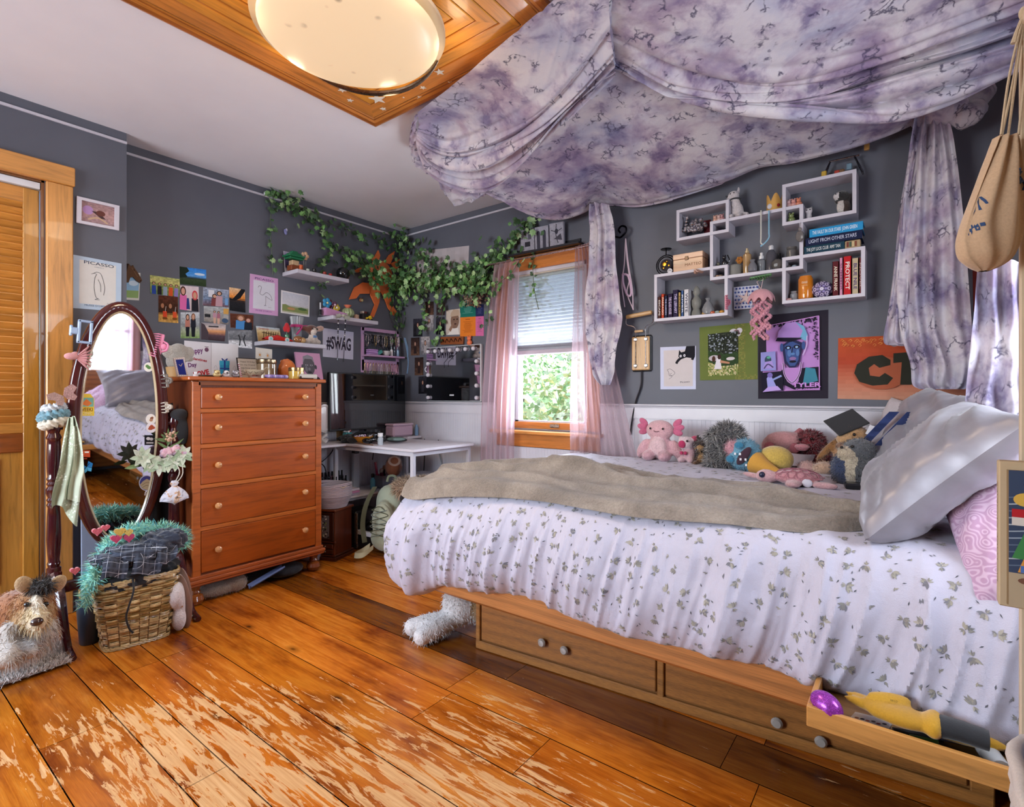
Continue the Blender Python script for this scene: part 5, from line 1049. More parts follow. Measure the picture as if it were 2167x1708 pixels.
for k in range(3):b.box((-3.44+k*.05,2.29,SZ+.09-k*.035),(.05,.26,.006));b.box((-3.415+k*.05,2.29,SZ+.05-k*.02),(.004,.26,.1-k*.03))
b.out('steps','glass',np_)
for k in range(3):
 for i in range(9):
  q=V((-3.44+k*.05,2.175+i*.028,SZ+.094-k*.035));b=MB();b.lathe([(.011,0),(.011,.03),(.006,.034),(.0065,.035),(.0065,.066),(0,.067)],q,9,cols=[r.choice(['#2b2730','#3c2430','#1e2027','#54606a','#6a4a5a'])]*2+['#16161a']*3);b.out('bottle','gloss',np_)
ps=T('power_strip',V((-3.47,2.56,SZ)),'white power strip standing upright behind the desk shelf','power strip');b=MB('#c5c9d3');b.box((-3.47,2.545,SZ+.14),(.035,.055,.27),bev=.006);b.out('body','plastic',ps);b=MB('#1a1b1f');b.box((-3.47,2.545,SZ+.29),(.04,.045,.04),bev=.004);b.out('plug','plastic',ps)
def cable(pts,lab,r=.004,col='#1d1f26',nm='cable',grp='cables behind the desk'):
 b=MB(col);b.tube(bez(pts,26),r,6);return one(b,nm,'plastic',lab,'cable',grp)
cable([V((-3.47,2.545,.68)),V((-3.48,2.545,.73)),V((-3.49,2.55,.78))],'black cable running up from the power strip plug')
cable([V((-3.48,2.03,.74)),V((-3.47,2.12,.64)),V((-3.47,2.22,.60)),V((-3.47,2.32,.66)),V((-3.48,2.38,.74))],'black cable drooping in a loop under the left part of the desk')
cable([V((-3.47,2.12,.49)),V((-3.47,2.16,.57)),V((-3.47,2.22,.60)),V((-3.47,2.27,.57)),V((-3.47,2.29,.49))],'black cable arching behind the nail polish rack')
cable([V((-3.48,2.74,.74)),V((-3.47,2.72,.66)),V((-3.46,2.70,.58))],'short black cable hanging behind the make-up organiser')
cable([V((-3.05,3.03,.74)),V((-3.03,3.03,.6)),V((-2.98,3.03,.44)),V((-2.95,3.03,.36))],'black cable hanging on the wainscot behind the desk leg')
cable([V((-3.2,3.02,.74)),V((-3.2,3.02,.6)),V((-3.21,3.02,.45)),V((-3.22,3.02,.3))],'thin black cable hanging straight down in the corner')
og=T('makeup_organizer',V((-3.33,2.74,SZ)),'clear organiser full of make-up brushes and tubes under the desk','organiser','things on the shelf under the desk')
b=MB('#c3c6d6')
for x,y,sx,sy in((-3.39,2.74,.004,.19),(-3.27,2.74,.004,.19),(-3.33,2.645,.12,.004),(-3.33,2.835,.12,.004),(-3.33,2.74,.12,.004)):b.box((x,y,SZ+.05),(sx,sy,.1))
b.box((-3.33,2.74,SZ+.004),(.12,.19,.006));b.out('tray','glass',og)
r=random.Random(14)
for i in range(16):
 x,y=-3.38+r.uniform(0,.1),2.655+r.uniform(0,.165);h=r.uniform(.1,.2);lx,ly=r.uniform(-.02,.02),r.uniform(-.03,.03);c=r.choice(['#a52a5c','#c23a74','#c9c3cc','#2c2a33','#d39bb4','#7f2d55','#3f5a7a'])
 b=MB(c);b.cyl((x,y,SZ+.01),(x+lx,y+ly,SZ+h),r.uniform(.005,.011),seg=10)
 if i%3==0:b.ell((x+lx,y+ly,SZ+h+.012),(.014,.014,.02),'#b9a69a',None,10,7)
 b.out('brush','gloss',og)
b=MB('#4f93a5');b.lathe([(.018,0),(.02,.004),(.02,.07),(.01,.08),(.01,.09),(.013,.09),(.013,.115),(.006,.12),(0,.12)],(-3.33,2.60,SZ),14,cols=['#5a9db0']*4+['#1b1c20']*4);US(b,'spray_bottle','gloss','teal spray bottle with black pump on the shelf under the desk','bottle')
for k,(y,c,w)in enumerate(((2.25,'#a8a2b2',.24),(2.26,'#c98bb4',.22),(2.27,'#d5d0dc',.2))):b=MB(c);b.box((-3.27,y+.03,SZ+.008+k*.016),(.1,w,.014),rot=(0,0,.06*k));US(b,'notebook','print',('grey notebook at the bottom of the stack on the desk shelf','pink notebook in the middle of the stack on the desk shelf','white notebook on top of the stack on the desk shelf')[k],'notebook')
jx,jy=-3.03,2.12
ja=T('jewelry_armoire',(jx,jy,0),'small dark wooden jewellery armoire on the floor right of the chest','jewellery box')
JM=Matrix.Translation((jx,jy,0))@Euler((0,0,0)).to_matrix().to_4x4();q=aZ(709,1188,0);q2=aZ(742,1172,0)
JM=Matrix.Translation(V((q.x,q.y,0)))@Euler((0,0,math.atan2(q2.y-q.y,q2.x-q.x)-PI/2)).to_matrix().to_4x4();ja.location=(q.x,q.y,0)
b=MB('#5d2a17',JM);W_,L_,JH=.135,.20,.335;b.box((-W_/2,L_/2,JH/2+.01),(W_-.01,L_-.01,JH-.02),bev=.003);b.out('cabinet','woodz',ja)
b=MB('#6b3319',JM);b.box((-W_/2,L_/2,JH-.004),(W_+.014,L_+.014,.014),bev=.004);b.out('top','woody',ja)
b=MB('#4a2013',JM);b.box((-W_/2,L_/2,.012),(W_+.02,L_+.02,.024),bev=.003);b.box((-W_/2,L_/2,.032),(W_+.01,L_+.01,.012),bev=.003);b.box((-W_/2,.0,.123),(W_+.01,.016,.012),bev=.003);b.out('moulding','woody',ja)
for z in(.06,.095):b=MB('#4c2213',JM);b.box((-W_/2,-.003,z),(W_-.03,.01,.03),bev=.002);d=b.out('drawer','woodx',ja);k=MB('#b8b1ab',JM);k.ell((-W_/2,-.012,z),.006,None,None,10,6);k.out('knob','metal',d)
b=MB('#3a1a10',JM);b.box((-W_/2,-.003,.225),(W_-.02,.01,.185),bev=.002);d=b.out('door','woodz',ja);b=MB('#6d6a70',JM);b.box((-W_/2,-.009,.225),(.055,.003,.15));b.out('glass','gloss',d);b=MB('#c9c4b8',JM);r=random.Random(4)
for i in range(26):b.ell((-W_/2+r.uniform(-.024,.024),-.011,.225+r.uniform(-.07,.07)),(.005,.002,.008),r.choice(['#d9d3c9','#7d8a62','#2a2b2e','#b9b2ad']),(0,r.uniform(0,3),0),7,4)
b.out('etched_flowers','gloss',d)
rb=T('rope_basket',JM@V((-.08,.09,JH+.003)),'coiled white rope basket standing on the jewellery armoire','basket');o=JM@V((-.085,.09,JH+.004));b=MB('#b3aab6')
for k in range(17):rr=.088+.004*min(k,8);b.tube([o+V((rr*math.cos(a),rr*math.sin(a)*1.05,.006+k*.0095+(.006*math.sin(a*2+1)if k>14 else 0)))for a in[i*PI/18 for i in range(37)]],.0056,6,jit('#b8afba',.05),cap=False)
b.lathe([(.0,0),(.088,.0)],o+V((0,0,.003)),24,'#a39aa6');b.out('coils','cloth',rb);b=MB('#c4b3a6');b.tube(bez([o+V((.115,-.03,.155)),o+V((.122,.0,.14)),o+V((.115,.03,.155))],8),.006,6);b.out('handle','cloth',rb)
bp=T('backpack',aZ(800,1185,0),'sage green backpack leaning under the desk at the foot of the bed','backpack');o=aZ(800,1187,0);BPm=Matrix.Translation(V((o.x-.07,o.y+.12,0)))@Euler((-.12,0,.5)).to_matrix().to_4x4()@Matrix.Scale(1.12,4)
SG,SG2='#8d9078','#7b7f66'
smooth_blob('body',[(BPm@V((0,.03,.19)),(.135,.09,.19),SG),(BPm@V((0,.03,.31)),(.115,.08,.13),'#a0a893'),(BPm@V((0,.04,.08)),(.14,.085,.08),'#85876a'),(BPm@V((.0,-.05,.2)),(.10,.055,.15),'#979a82')],.012,'cloth',bp)
smooth_blob('front_pocket',[(BPm@V((0,-.075,.2)),(.10,.045,.135),'#a5a68d'),(BPm@V((0,-.06,.1)),(.115,.05,.08),'#9a9b80')],.012,'cloth',bp)
b=MB('#474b38',BPm);ZG=[(-.05,.28),(.055,.25),(-.055,.21),(.06,.185),(-.05,.15),(.055,.12)];b.tube(bez([V((x,-.128,z))for x,z in ZG],40),.0028,5);b.tube(bez([V((-x*.9,-.13,z))for x,z in ZG],40),.0028,5);b.tube(bez([V((-.05,-.115,.28)),V((0,-.125,.3)),V((.05,-.115,.26))],10),.0028,5);b.out('bungee_cord','plastic',bp)
for sx in(-1,1):
 b=MB(SG2,BPm);P=bez([V((sx*.09,.0,.41)),V((sx*.125,-.04,.3)),V((sx*.145,-.03,.18)),V((sx*.13,-.02,.07))],14);b.grid(lambda u,v:P[min(int(v*14),14)]+V((.012*(u-.5),.045*(u-.5),0)),4,15);b.out('piping','cloth',bp)
 b=MB('#b3aa88',BPm);P2=bez([V((sx*.04,-.1,.06)),V((sx*.08,-.15,.02)),V((sx*.12-.02,-.14,.014)),V((sx*.12,-.08,.03)),V((sx*.08,-.06,.06))],18);b.grid(lambda u,v:P2[min(int(v*18),18)]+V((0,.006*u,.03*(u-.5))),3,19);b.out('strap','cloth',bp)
b=MB(SG2,BPm);b.tube(bez([V((-.03,.05,.44)),V((-.02,.05,.475)),V((.02,.05,.475)),V((.03,.05,.44))],10),.008,6);b.out('grab_loop','cloth',bp)
sp=T('speaker',(-3.22,2.44,0),'black loudspeaker on the floor under the desk shelf, behind the backpack','speaker');b=MB('#15161b');b.box((-3.22,2.40,.14),(.17,.2,.27),bev=.012);b.out('cabinet','plastic',sp);b=MB('#8d8a8c');b.box((-3.132,2.31,.14),(.012,.012,.25),bev=.003);b.out('edge_trim','metal',sp)
b=MB('#1e1f25');b.lathe([(.06,0),(.06,.012),(.05,.016),(.02,.005),(0,.012)],(-3.135,2.41,.14),24,ax=(1,0,0));b.out('cone','plastic',sp)
t=T('shoe_pair_box',(-3.24,2.72,0),'dark floral storage box on the floor under the desk','box');b=MB('#3c3743');b.box((-3.24,2.70,.1),(.2,.28,.2),bev=.006);b.out('box',m_cats(),t);b=MB('#4a3a44');b.box((-3.24,2.70,.21),(.21,.29,.02),bev=.004);b.out('lid','print',t)
wb_=T('white_bin',(-3.30,2.03,0),'white waste bin with blue marks between chest and jewellery armoire','bin');b=MB('#aab3cf');b.lathe([(.075,0),(.08,.004),(.095,.26),(.098,.262),(.092,.262),(.076,.01),(0,.01)],(-3.23,2.03,0),26);b.out('body','plastic',wb_)
st=T('fluffy_stool',(-2.72,2.62,0),'stool with a long-haired cream seat pushed under the desk','stool');q=aD(880,1030,3.75);q=V((q.x,q.y,.45));st.location=(q.x,q.y,0)
b=MB('#a88f7c');b.ell(q+V((0,0,-.0)),(.155,.155,.055),None,None,26,10);b.fur(5200,.055,.002,('#b79a80','#c9ab8d','#d2b79b','#a98a70'),.55,spread=.7,seed=15);b.out('seat','cloth',st,fix=False)
for i in range(4):a=i*PI/2+.5;b=MB('#2b2a30');b.cyl(q+V((.1*math.cos(a),.1*math.sin(a),-.04)),V((q.x+.13*math.cos(a),q.y+.13*math.sin(a),0)),.009,seg=8);b.out('leg','metal',st)
va=T('brown_drum',(-2.86,2.96,.0),'brown wooden drum-shaped vase lying on a stack in the corner under the desk','vase');q=aD(893,985,4.02);b=MB('#84503a');b.lathe([(0,-.075),(.045,-.075),(.062,-.04),(.066,0),(.06,.045),(.044,.075)],q,22,ax=(.5,-.35,.55));b.out('body','gloss',va);b=MB('#a58778');b.lathe([(0,.074),(.044,.0755),(.046,.072)],q,22,ax=(.5,-.35,.55));b.out('skin','paint',va);va.location=(q.x,q.y,0)
b=MB('#8e8a94');b.box((q.x,q.y,(q.z-.055)/2),(.16,.16,q.z-.055),bev=.004);one(b,'storage_crate','plastic','grey crate on the floor under the drum-shaped vase','crate')
hx0,hx1,hz0,hz1=aY(908,800,YW).x,-2.60,1.049,1.487
lm=T('vanity_mirror',((hx0+hx1)/2,YW-.03,hz0),'rectangular make-up mirror framed with round bulbs on the chair rail left of the curtain','mirror');b=MB('#c9c9cc');b.box(((hx0+hx1)/2,YW-.016,(hz0+hz1)/2),(hx1-hx0,.026,hz1-hz0),bev=.004);b.out('case','plastic',lm)
b=MB('#ffffff');b.box(((hx0+hx1)/2,YW-.031,(hz0+hz1)/2),(hx1-hx0-.012,.004,hz1-hz0-.012));b.out('glass',MM,lm,smooth=0)
bulbs=[(hx0+.034,hz0+.03+i*.092)for i in range(4)]+[(hx0+.034+i*.082,hz1-.034)for i in range(7)]+[(hx1-.03,hz0+.03+i*.092)for i in range(4)]
for x,z in bulbs:b=MB('#cfcbd6');b.lathe([(.013,0),(.013,.004),(.0165,.010),(.015,.02),(.008,.027),(0,.028)],(x,YW-.033,z),14,ax=(0,-1,0));b.out('bulb','gloss',lm)
b=MB('#e8e8ee')
for i in range(3):b.lathe([(.006,0),(.006,.002),(0,.002)],((hx0+hx1)/2-.02+i*.016,YW-.0335,hz0+.05),12,ax=(0,-1,0))
b.out('button','plastic',lm)
# pictures, shelves and ivy on the two walls
def pic(c,plane,val,name,label,cat,fn=None,paper='#e6e3e6',group=None,th=.002,gap=0):
 mb,a=sheet(c,plane,val,th,paper,gap)
 if fn:fn(a)
 return one(mb,name,'print',label,cat,group,smooth=0,fix=False)
def lerpc(stops):
 def f(v):
  for(p,a),(q,b_)in zip(stops,stops[1:]):
   if v<=q:return mix(a,b_,max(0,(v-p)/(q-p)))
  return lin(stops[-1][1])
 return f
def person(a,u,v0,h,top,skin='#c99a80',hair='#3a2620',w=.10,legs=None,k=None):
 """standing or half figure in a small photograph"""
 a.poly([(u-w,v0),(u+w,v0),(u+w*.9,v0+h*.62),(u-w*.9,v0+h*.62)],top)
 if legs:a.poly([(u-w*.6,v0-h*.7),(u+w*.6,v0-h*.7),(u+w*.8,v0+.02),(u-w*.8,v0+.02)],legs)
 a.ell(u,v0+h*.78,w*.78,w*1.0,hair,12);a.ell(u,v0+h*.77,w*.5,w*.7,skin,12)
def scene(a,stops,n=14,jt=.12,seed=0):
 f=lerpc(stops);rr=random.Random(seed)
 def g(u,v):c=f(v);k=1+rr.uniform(-jt,jt);return tuple(x*k for x in c)
 a.noise(n,n,g)
GP='photographs on the left wall'
def ph(c,label,fn,paper='#dcd6da'):return pic(c,'X',XL,'photograph',label,'photograph',fn,paper,GP)
def f1(a):
 scene(a,[(0,'#5d7a45'),(.5,'#8a9a55'),(.75,'#c9c07a'),(1,'#a5ad68')],16,.3,1)
 for i,c in enumerate(('#2f4a9c','#26222a','#93a3b5','#d4572c','#8a7bb5')):person(a,.12+i*.19,.0,.75,c,w=.075,hair='#4a2e22')
ph([(317,582),(381,591),(379,629),(318,621)],'photograph of five people in coloured gowns on grass, leftmost of the wall photos',f1)
def f2(a):
 scene(a,[(0,'#2a3a24'),(.35,'#39482f'),(.45,'#27303a'),(.5,'#5c9ad8'),(.8,'#3f8cdc'),(1,'#2f7ad0')],16,.12,2);a.ell(.75,.68,.2,.07,'#c9d9ea');a.poly([(0,.35),(0,1),(.28,1),(.36,.8),(.22,.62),(.3,.45),(.12,.4)],'#1d2a20')
ph([(379,564),(436,571),(436,607),(380,601)],'photograph of a blue sky over dark hills, highest of the wall photos',f2)
def f3(a):
 scene(a,[(0,'#c99a52'),(.3,'#b98a48'),(.34,'#3a2418'),(.7,'#4a2a1c'),(1,'#5a2f22')],14,.3,3)
 for u,c in((.32,'#d8492a'),(.82,'#d8552e')):a.rect(u-.1,.18,u+.1,.42,c);a.ell(u,.15,.13,.05,'#7a4a20');a.line([(u+.02,.4),(u+.06,.6)],.02,'#e6dcd8')
 for u in(.2,.6):a.ell(u,.62,.08,.09,'#b07a5c')
ph([(335,625),(376,628),(377,684),(335,681)],'photograph of two red drinks on a bar table',f3)
def f4(a):scene(a,[(0,'#cdb9b6'),(1,'#d6c6cc')],8,.05,4);person(a,.15,.0,1.0,'#d96aa6',w=.2,hair='#4a2e26',skin='#d09a88');person(a,.78,.0,.82,'#24232a',w=.2,hair='#c9454e');a.poly([(.3,.05),(.5,.05),(.45,.5),(.34,.5)],'#2f3c78')
ph([(381,604),(420,607),(421,660),(382,655)],'photograph of one person in pink and another in a black shirt and red cap',f4)
def f5(a):scene(a,[(0,'#6a4a52'),(.4,'#6d7f9a'),(1,'#9ba2b5')],14,.3,5);a.rect(.2,.5,.42,.9,'#d3d3dc');person(a,.44,.0,.72,'#7a3f42',w=.13);person(a,.62,.0,.95,'#b9939d',w=.14);a.rect(.85,.1,.98,.5,'#6f9ac9')
ph([(430,608),(484,614),(483,650),(429,646)],'photograph of two people with long hair hugging indoors',f5)
def f6(a):scene(a,[(0,'#17181c'),(.45,'#26252a'),(.5,'#5a3a28'),(.62,'#e08a3c'),(1,'#d8b890')],12,.15,6);a.poly([(0,.55),(.2,.52),(.6,.85),(.75,1),(1,1),(1,.92),(.7,.6),(.35,.45),(0,.45)],'#1a1a1e')
ph([(485,608),(518,613),(519,662),(485,657)],'photograph of a sunset through a car window, narrow and upright',f6)
def f7(a):scene(a,[(0,'#8a8078'),(.4,'#9a9694'),(1,'#a9aeb2')],14,.2,7);person(a,.42,.3,.5,'#b98a9a',w=.07,legs='#c9a08c');person(a,.58,.28,.5,'#a5687a',w=.07,legs='#c9a08c');a.rect(.02,.3,.25,.5,'#2a2a2e');a.rect(.78,.6,.99,.92,'#c99a52');a.ell(.85,.2,.14,.14,'#3f536f')
ph([(431,648),(484,651),(483,687),(432,680)],'photograph of two small figures standing in a kitchen',f7)
def f8(a):scene(a,[(0,'#7d9a5c'),(.3,'#a5ad92'),(.5,'#8d9296'),(1,'#c2c6cc')],14,.2,8);person(a,.36,.42,.5,'#b9796a',w=.13,legs='#1d1e26');person(a,.66,.42,.52,'#23252f',w=.14,legs='#1a1c24',hair='#7a4e38')
ph([(382,661),(422,661),(422,716),(382,716)],'photograph of two people in dark trousers standing on grass, just above the greeting card',f8)
def f9(a):scene(a,[(0,'#3d2f34'),(.3,'#54414a'),(.4,'#9a6a58'),(.55,'#d99a6a'),(.75,'#c9b8b4'),(1,'#8d8890')],12,.1,9);a.poly([(0,0),(.0,1),(.14,.9),(.3,.45),(.3,0)],'#4a3f46');a.rect(.3,.76,.7,.84,'#3b3a40')
ph([(425,683),(478,685),(475,723),(425,718)],'photograph of a low sun through a windscreen, below the kitchen photo',f9)
def f10(a):scene(a,[(0,'#4a2a20'),(1,'#5f3426')],12,.2,10);person(a,.45,-.05,.98,'#4a86c0',w=.22,hair='#8a5e42',skin='#cfa08c');person(a,.78,-.05,.85,'#222833',w=.18,hair='#6a3c2c',skin='#cf9f90')
ph([(486,663),(536,667),(535,698),(487,693)],'photograph of a couple, one in a bright blue shirt, against brown',f10)
def f11(a):scene(a,[(0,'#dcdce2'),(.35,'#c9cad0'),(.45,'#6d6f76'),(1,'#8a8c92')],16,.25,11);a.line([(.42,.75),(.48,.45),(.45,.1)],.05,'#2e2e33');a.line([(.7,.75),(.64,.45),(.72,.1)],.05,'#2e2e33')
ph([(483,700),(533,699),(533,738),(484,733)],'black and white photograph of snowy trees and two dark legs',f11)
def bird1(a):
 a.rect(0,0,1,1,'#b4c4d6');a.rect(.12,.1,.88,.93,'#d5d0cb');a.text('PICASSO',.52,.90,.06,'#3c4658',w=.62,bold=.01);a.text('ANIMALS',.52,.835,.02,'#7a8494',w=.2);a.text("MUSEE D'ORSAY",.48,.075,.035,'#4a566a',w=.5);a.text('Picasso',.74,.14,.02,'#5a5a60',w=.09)
 K='#33343c';a.line([(.40,.70),(.47,.74),(.55,.72),(.6,.62),(.64,.45),(.62,.3)],.009,K);a.line([(.47,.70),(.43,.6),(.42,.42),(.46,.25),(.52,.22)],.009,K);a.line([(.36,.69),(.42,.71),(.47,.7)],.008,K);a.line([(.5,.6),(.55,.5),(.56,.36)],.008,K);a.line([(.5,.22),(.44,.2),(.54,.2)],.009,K)
pic([(155,539),(257,558),(256,660),(154,652)],'X',XB,'art_print','pale blue bordered line drawing of an upright bird, beside the closet door','poster',bird1)
def bird2(a):
 a.rect(0,0,1,1,'#c99bc5');a.rect(.12,.13,.88,.86,'#cfcdd8');a.text('PICASSO',.5,.905,.055,'#4a3c6a',w=.66,bold=.01);a.text('ANIMALS',.5,.84,.015,'#8a7a9a',w=.18);a.text("MUSEE D'ORSAY",.5,.085,.035,'#5f3f78',w=.58);a.text('Picasso',.7,.2,.018,'#5a5a60',w=.1);K='#33323c'
 a.line([(.28,.68),(.33,.73),(.40,.70),(.37,.60),(.35,.53),(.45,.50),(.58,.58),(.72,.52),(.78,.40),(.70,.42),(.55,.48)],.011,K);a.line([(.55,.48),(.555,.34),(.54,.24),(.50,.235),(.58,.235)],.010,K)
pic([(529,579),(588,590),(588,669),(527,662)],'X',XL,'art_print','pink bordered line drawing of a wading bird, between photos and shelves','poster',bird2)
def wc(a):scene(a,[(0,'#a7ad9a'),(.12,'#b9b49a'),(.35,'#8c9468'),(.4,'#c9c7cd'),(1,'#bfc2cf')],20,.05,12);a.poly([(.03,.12),(.03,.38),(.15,.42),(.3,.34),(.5,.3),(.7,.38),(.97,.3),(.97,.12)],'#7f8a55');a.ell(.35,.25,.14,.06,'#b58a5c');a.ell(.75,.3,.16,.06,'#4f6a3f');[a.rect(*q,'#dcd8da')for q in((0,0,1,.06),(0,.95,1,1),(0,0,.04,1),(.96,0,1,1))]
pic([(595,614),(655,626),(654,671),(594,662)],'X',XL,'watercolor','small watercolour landscape with a pale sky, right of the pink bird print','painting',wc)
def swag(a):a.rect(0,0,1,1,'#c9c8dc');a.text('#SWAG',.52,.5,.42,'#3a3444',w=.8,bold=.03)
pic([(683,694),(748,703),(747,761),(683,755)],'X',XL,'sign','white poster reading #SWAG in black block letters','poster',swag)
def horse(a):a.rect(0,0,1,1,'#d3cfc8');a.rect(.06,.08,.94,.94,'#8db2d2');a.rect(.06,.08,.94,.35,'#8aa56a');a.ell(.6,.62,.3,.1,'#c3d3e2')
pic([(262,577),(297,578),(294,636),(262,634)],'X',XL,'meadow_card','card of a blue sky and meadow, half behind the closet corner','card',horse)
mb,a=sheet([(258,556),(300,562),(300,602),(258,600)],'X',XL,.004,'#4a3324',.0024);mb.v=[];mb.f=[];mb.c=[];mb.mi=[]
HP=[(.02,.05),(.02,.95),(.3,.98),(.42,.86),(.52,.95),(.58,.82),(.82,.5),(.98,.2),(.88,.06),(.72,.14),(.52,.34),(.38,.3),(.3,.05)];mb.prism([a.p(*q)for q in HP],V((.006,0,0)),'#5d4230');a.d+=.0065;a.poly([(.02,.3),(.02,.95),(.3,.97),(.2,.6)],'#2a1c16');a.ell(.55,.68,.04,.04,'#15100d');a.line([(.45,.8),(.75,.35)],.03,'#7d5c42');a.ell(.9,.16,.04,.05,'#2e1f18')
one(mb,'horse_head_cutout','print','brown horse head cut-out on the wall over the meadow card','wall ornament',smooth=0)
t=T('framed_photo',aX(206,452,XB),'white framed pinkish photo, higher than every other picture on the closet wall','picture');q=[aX(x,y,XB)+V((.001,0,0))for x,y in((161,416),(251,437),(250,489),(160,472))]
b=MB('#cfc9d2');ctr=sum(q,V())/4;inn=[ctr.lerp(p,.78)for p in q];X1=V((.014,0,0));vs=q+[p+X1 for p in q]+[p+X1 for p in inn]+[p+X1*.4 for p in inn];b.add(vs,[(k*4+i,k*4+(i+1)%4,k*4+4+(i+1)%4,k*4+4+i)for k in range(3)for i in range(4)]);b.out('frame','paint',t,smooth=0)
b=MB();a=Art(b,*[p+X1*.35 for p in inn],(1,0,0));scene(a,[(0,'#a8888a'),(.5,'#b5908c'),(1,'#a07f80')],16,.2,13);a.ell(.2,.6,.16,.22,'#b58fc0');a.poly([(.3,.6),(.6,.3),(.75,.3),(.5,.6)],'#4a3838');a.ell(.58,.55,.14,.14,'#6a4038');a.line([(.2,.15),(.5,.3),(.8,.1)],.05,'#c9aa88');b.out('picture','print',t,smooth=0,fix=False)
GW='dark photographs on the window wall'
def wp(x0,y0,x1,y1,label,seed,cols):return pic([(x0,y0+1),(x1,y0),(x1,y1),(x0,y1+.5)],'Y',YW,'photograph',label,'photograph',lambda a:(scene(a,cols,10,.35,seed),person(a,.5,.1,.7,cols[-1][1],w=.16,skin='#b48a78')),'#26222a',GW)
DKC=[(0,'#3a2a2c'),(.5,'#2a2226'),(1,'#56403c')];DK2=[(0,'#17161c'),(.6,'#221f26'),(1,'#31303a')];BRN=[(0,'#5f4436'),(.5,'#3f2b26'),(1,'#2a1e1e')];GRY=[(0,'#6d6a70'),(.5,'#8a858a'),(1,'#a29a9c')]
for q in((875,674,894,712,'dark photo of a figure, leftmost under the ivy in the corner',1,DK2),(899,638,918,666,'small reddish dark photo right under the ivy leaves',2,BRN),(924,642,942,667,'small brown photo right of the reddish one',3,DKC),(899,667,918,701,'photo half hidden behind a hanging ivy strand',4,GRY),(923,671,941,708,'dark photo left of the capped man print',5,DK2),(870,714,888,752,'dark brown photo nearest to the room corner',6,BRN),(891,712,910,750,'greyish photo of a figure, left of the bulb mirror top',7,GRY),(878,756,896,794,'dark photo of a pale figure on a road',8,BRN),(886,796,904,833,'black photo just above the chair rail left of the bulb mirror',9,DK2)):wp(*q)
def capman(a):scene(a,[(0,'#b9aca4'),(1,'#c4b5aa')],8,.05,3);a.ell(.62,.55,.3,.32,'#7d6152');a.poly([(.3,.72),(.95,.74),(.9,.95),(.5,1),(.32,.86)],'#b49c88');a.ell(.56,.6,.05,.03,'#2a1e1a');a.ell(.78,.6,.05,.03,'#2a1e1a');a.ell(.66,.42,.08,.03,'#4a302a');a.poly([(.1,0),(.95,0),(.85,.26),(.45,.24)],'#d6d0cb');a.poly([(.2,.2),(.5,.5),(.58,.42),(.35,.12)],'#8a6a58')
pic([(945,657),(975,653),(974,708),(944,709)],'Y',YW,'photo_print','print of a man in a light cap with a hand at his face','poster',capman)
def lines(col,n,bg):return lambda a:(a.rect(0,0,1,1,bg),a.rect(.35,.86,.65,.9,col),[a.rect(.5-w,.76-i*.05,.5+w,.775-i*.05,col)for i,w in enumerate([random.Random(n+k).uniform(.15,.34)for k in range(12)])])
for q,nm,bg,col in((((974,634),(1007,629),(1007,670),(974,672)),'teal','#1f6d60','#6fa89c'),(((974,672),(1007,670),(1007,711),(974,713)),'orange','#d8782a','#9a4f1c'),(((1007,646),(1024,644),(1024,669),(1007,670)),'navy','#262c58','#5a5f8a'),(((1007,670),(1024,669),(1024,711),(1007,711)),'pink','#c9689a','#9a4878')):pic(q,'Y',YW,'poem_page',nm+' page of printed verse on the window wall beside the curtain','page',lines(col,len(nm),bg),bg)
pic([(884,532),(993,520),(990,612),(882,618)],'Y',YW,'poster','large cream poster mostly hidden behind the ivy on the window wall','poster',lambda a:scene(a,[(0,'#a99a9a'),(1,'#b8aeb0')],12,.06,4),'#b5aab0')
t=one(MB('#8a4a22').box(aY(957,721,YW-.012),(.245,.02,.062),rot=(0,.045,0),bev=.003),'wooden_sign','woodx','dark stained wooden sign hanging above the bulb mirror','sign')
mb,a=sheet([(929,715),(986,711),(986,727),(929,731)],'Y',YW-.0235,.0001,'#8a4a22',0);mb.v=[];mb.f=[];mb.c=[];mb.mi=[];[a.line([(.08+i*.16,.3),(.14+i*.16,.75),(.2+i*.16,.4)],.03,'#2c1710')for i in range(5)];o=mb.out('lettering','print',t,smooth=0,fix=False);o.location=o.location
b=MB('#d8714a');c=aY(993,722,YW-.02);[b.ell(c+V((dx,0,dz)),r_,None,None,10,8)for dx,dz,r_ in((0,.02,.018),(.004,-.012,.022),(-.012,.036,.008),(.012,.036,.008))];one(b,'orange_figurine','plastic','small orange figurine fixed at the right end of the wooden sign','figurine')
mb,a=sheet([(899,776),(908,776),(908,788),(899,788)],'Y',YW,.001,'#5c5e68',.001);a.ell(.5,.5,.5,.5,'#dcd8e0');a.ell(.5,.5,.3,.3,'#5a5a66');a.rect(.5,.42,.8,.55,'#dcd8e0');mb.f=mb.f[6:];mb.c=mb.c[6:];mb.mi=mb.mi[6:];one(mb,'round_sticker','print','small round white sticker left of the bulb mirror','sticker',smooth=0,fix=False)
b=MB('#7a5a48');c=aY(1003,632,YW-.05);r=random.Random(3)
for i in range(220):d=V((r.gauss(0,.045),r.gauss(0,.022),r.gauss(0,.026)));b.ell(c+d,r.uniform(.005,.009),jit(r.choice(['#8d6e5a','#a98a72','#6d4c3c','#b89c84']),.1),None,6,4)
one(b,'dried_hydrangea','cloth','brown dried flower head hanging by the curtain under the ivy','flowers')
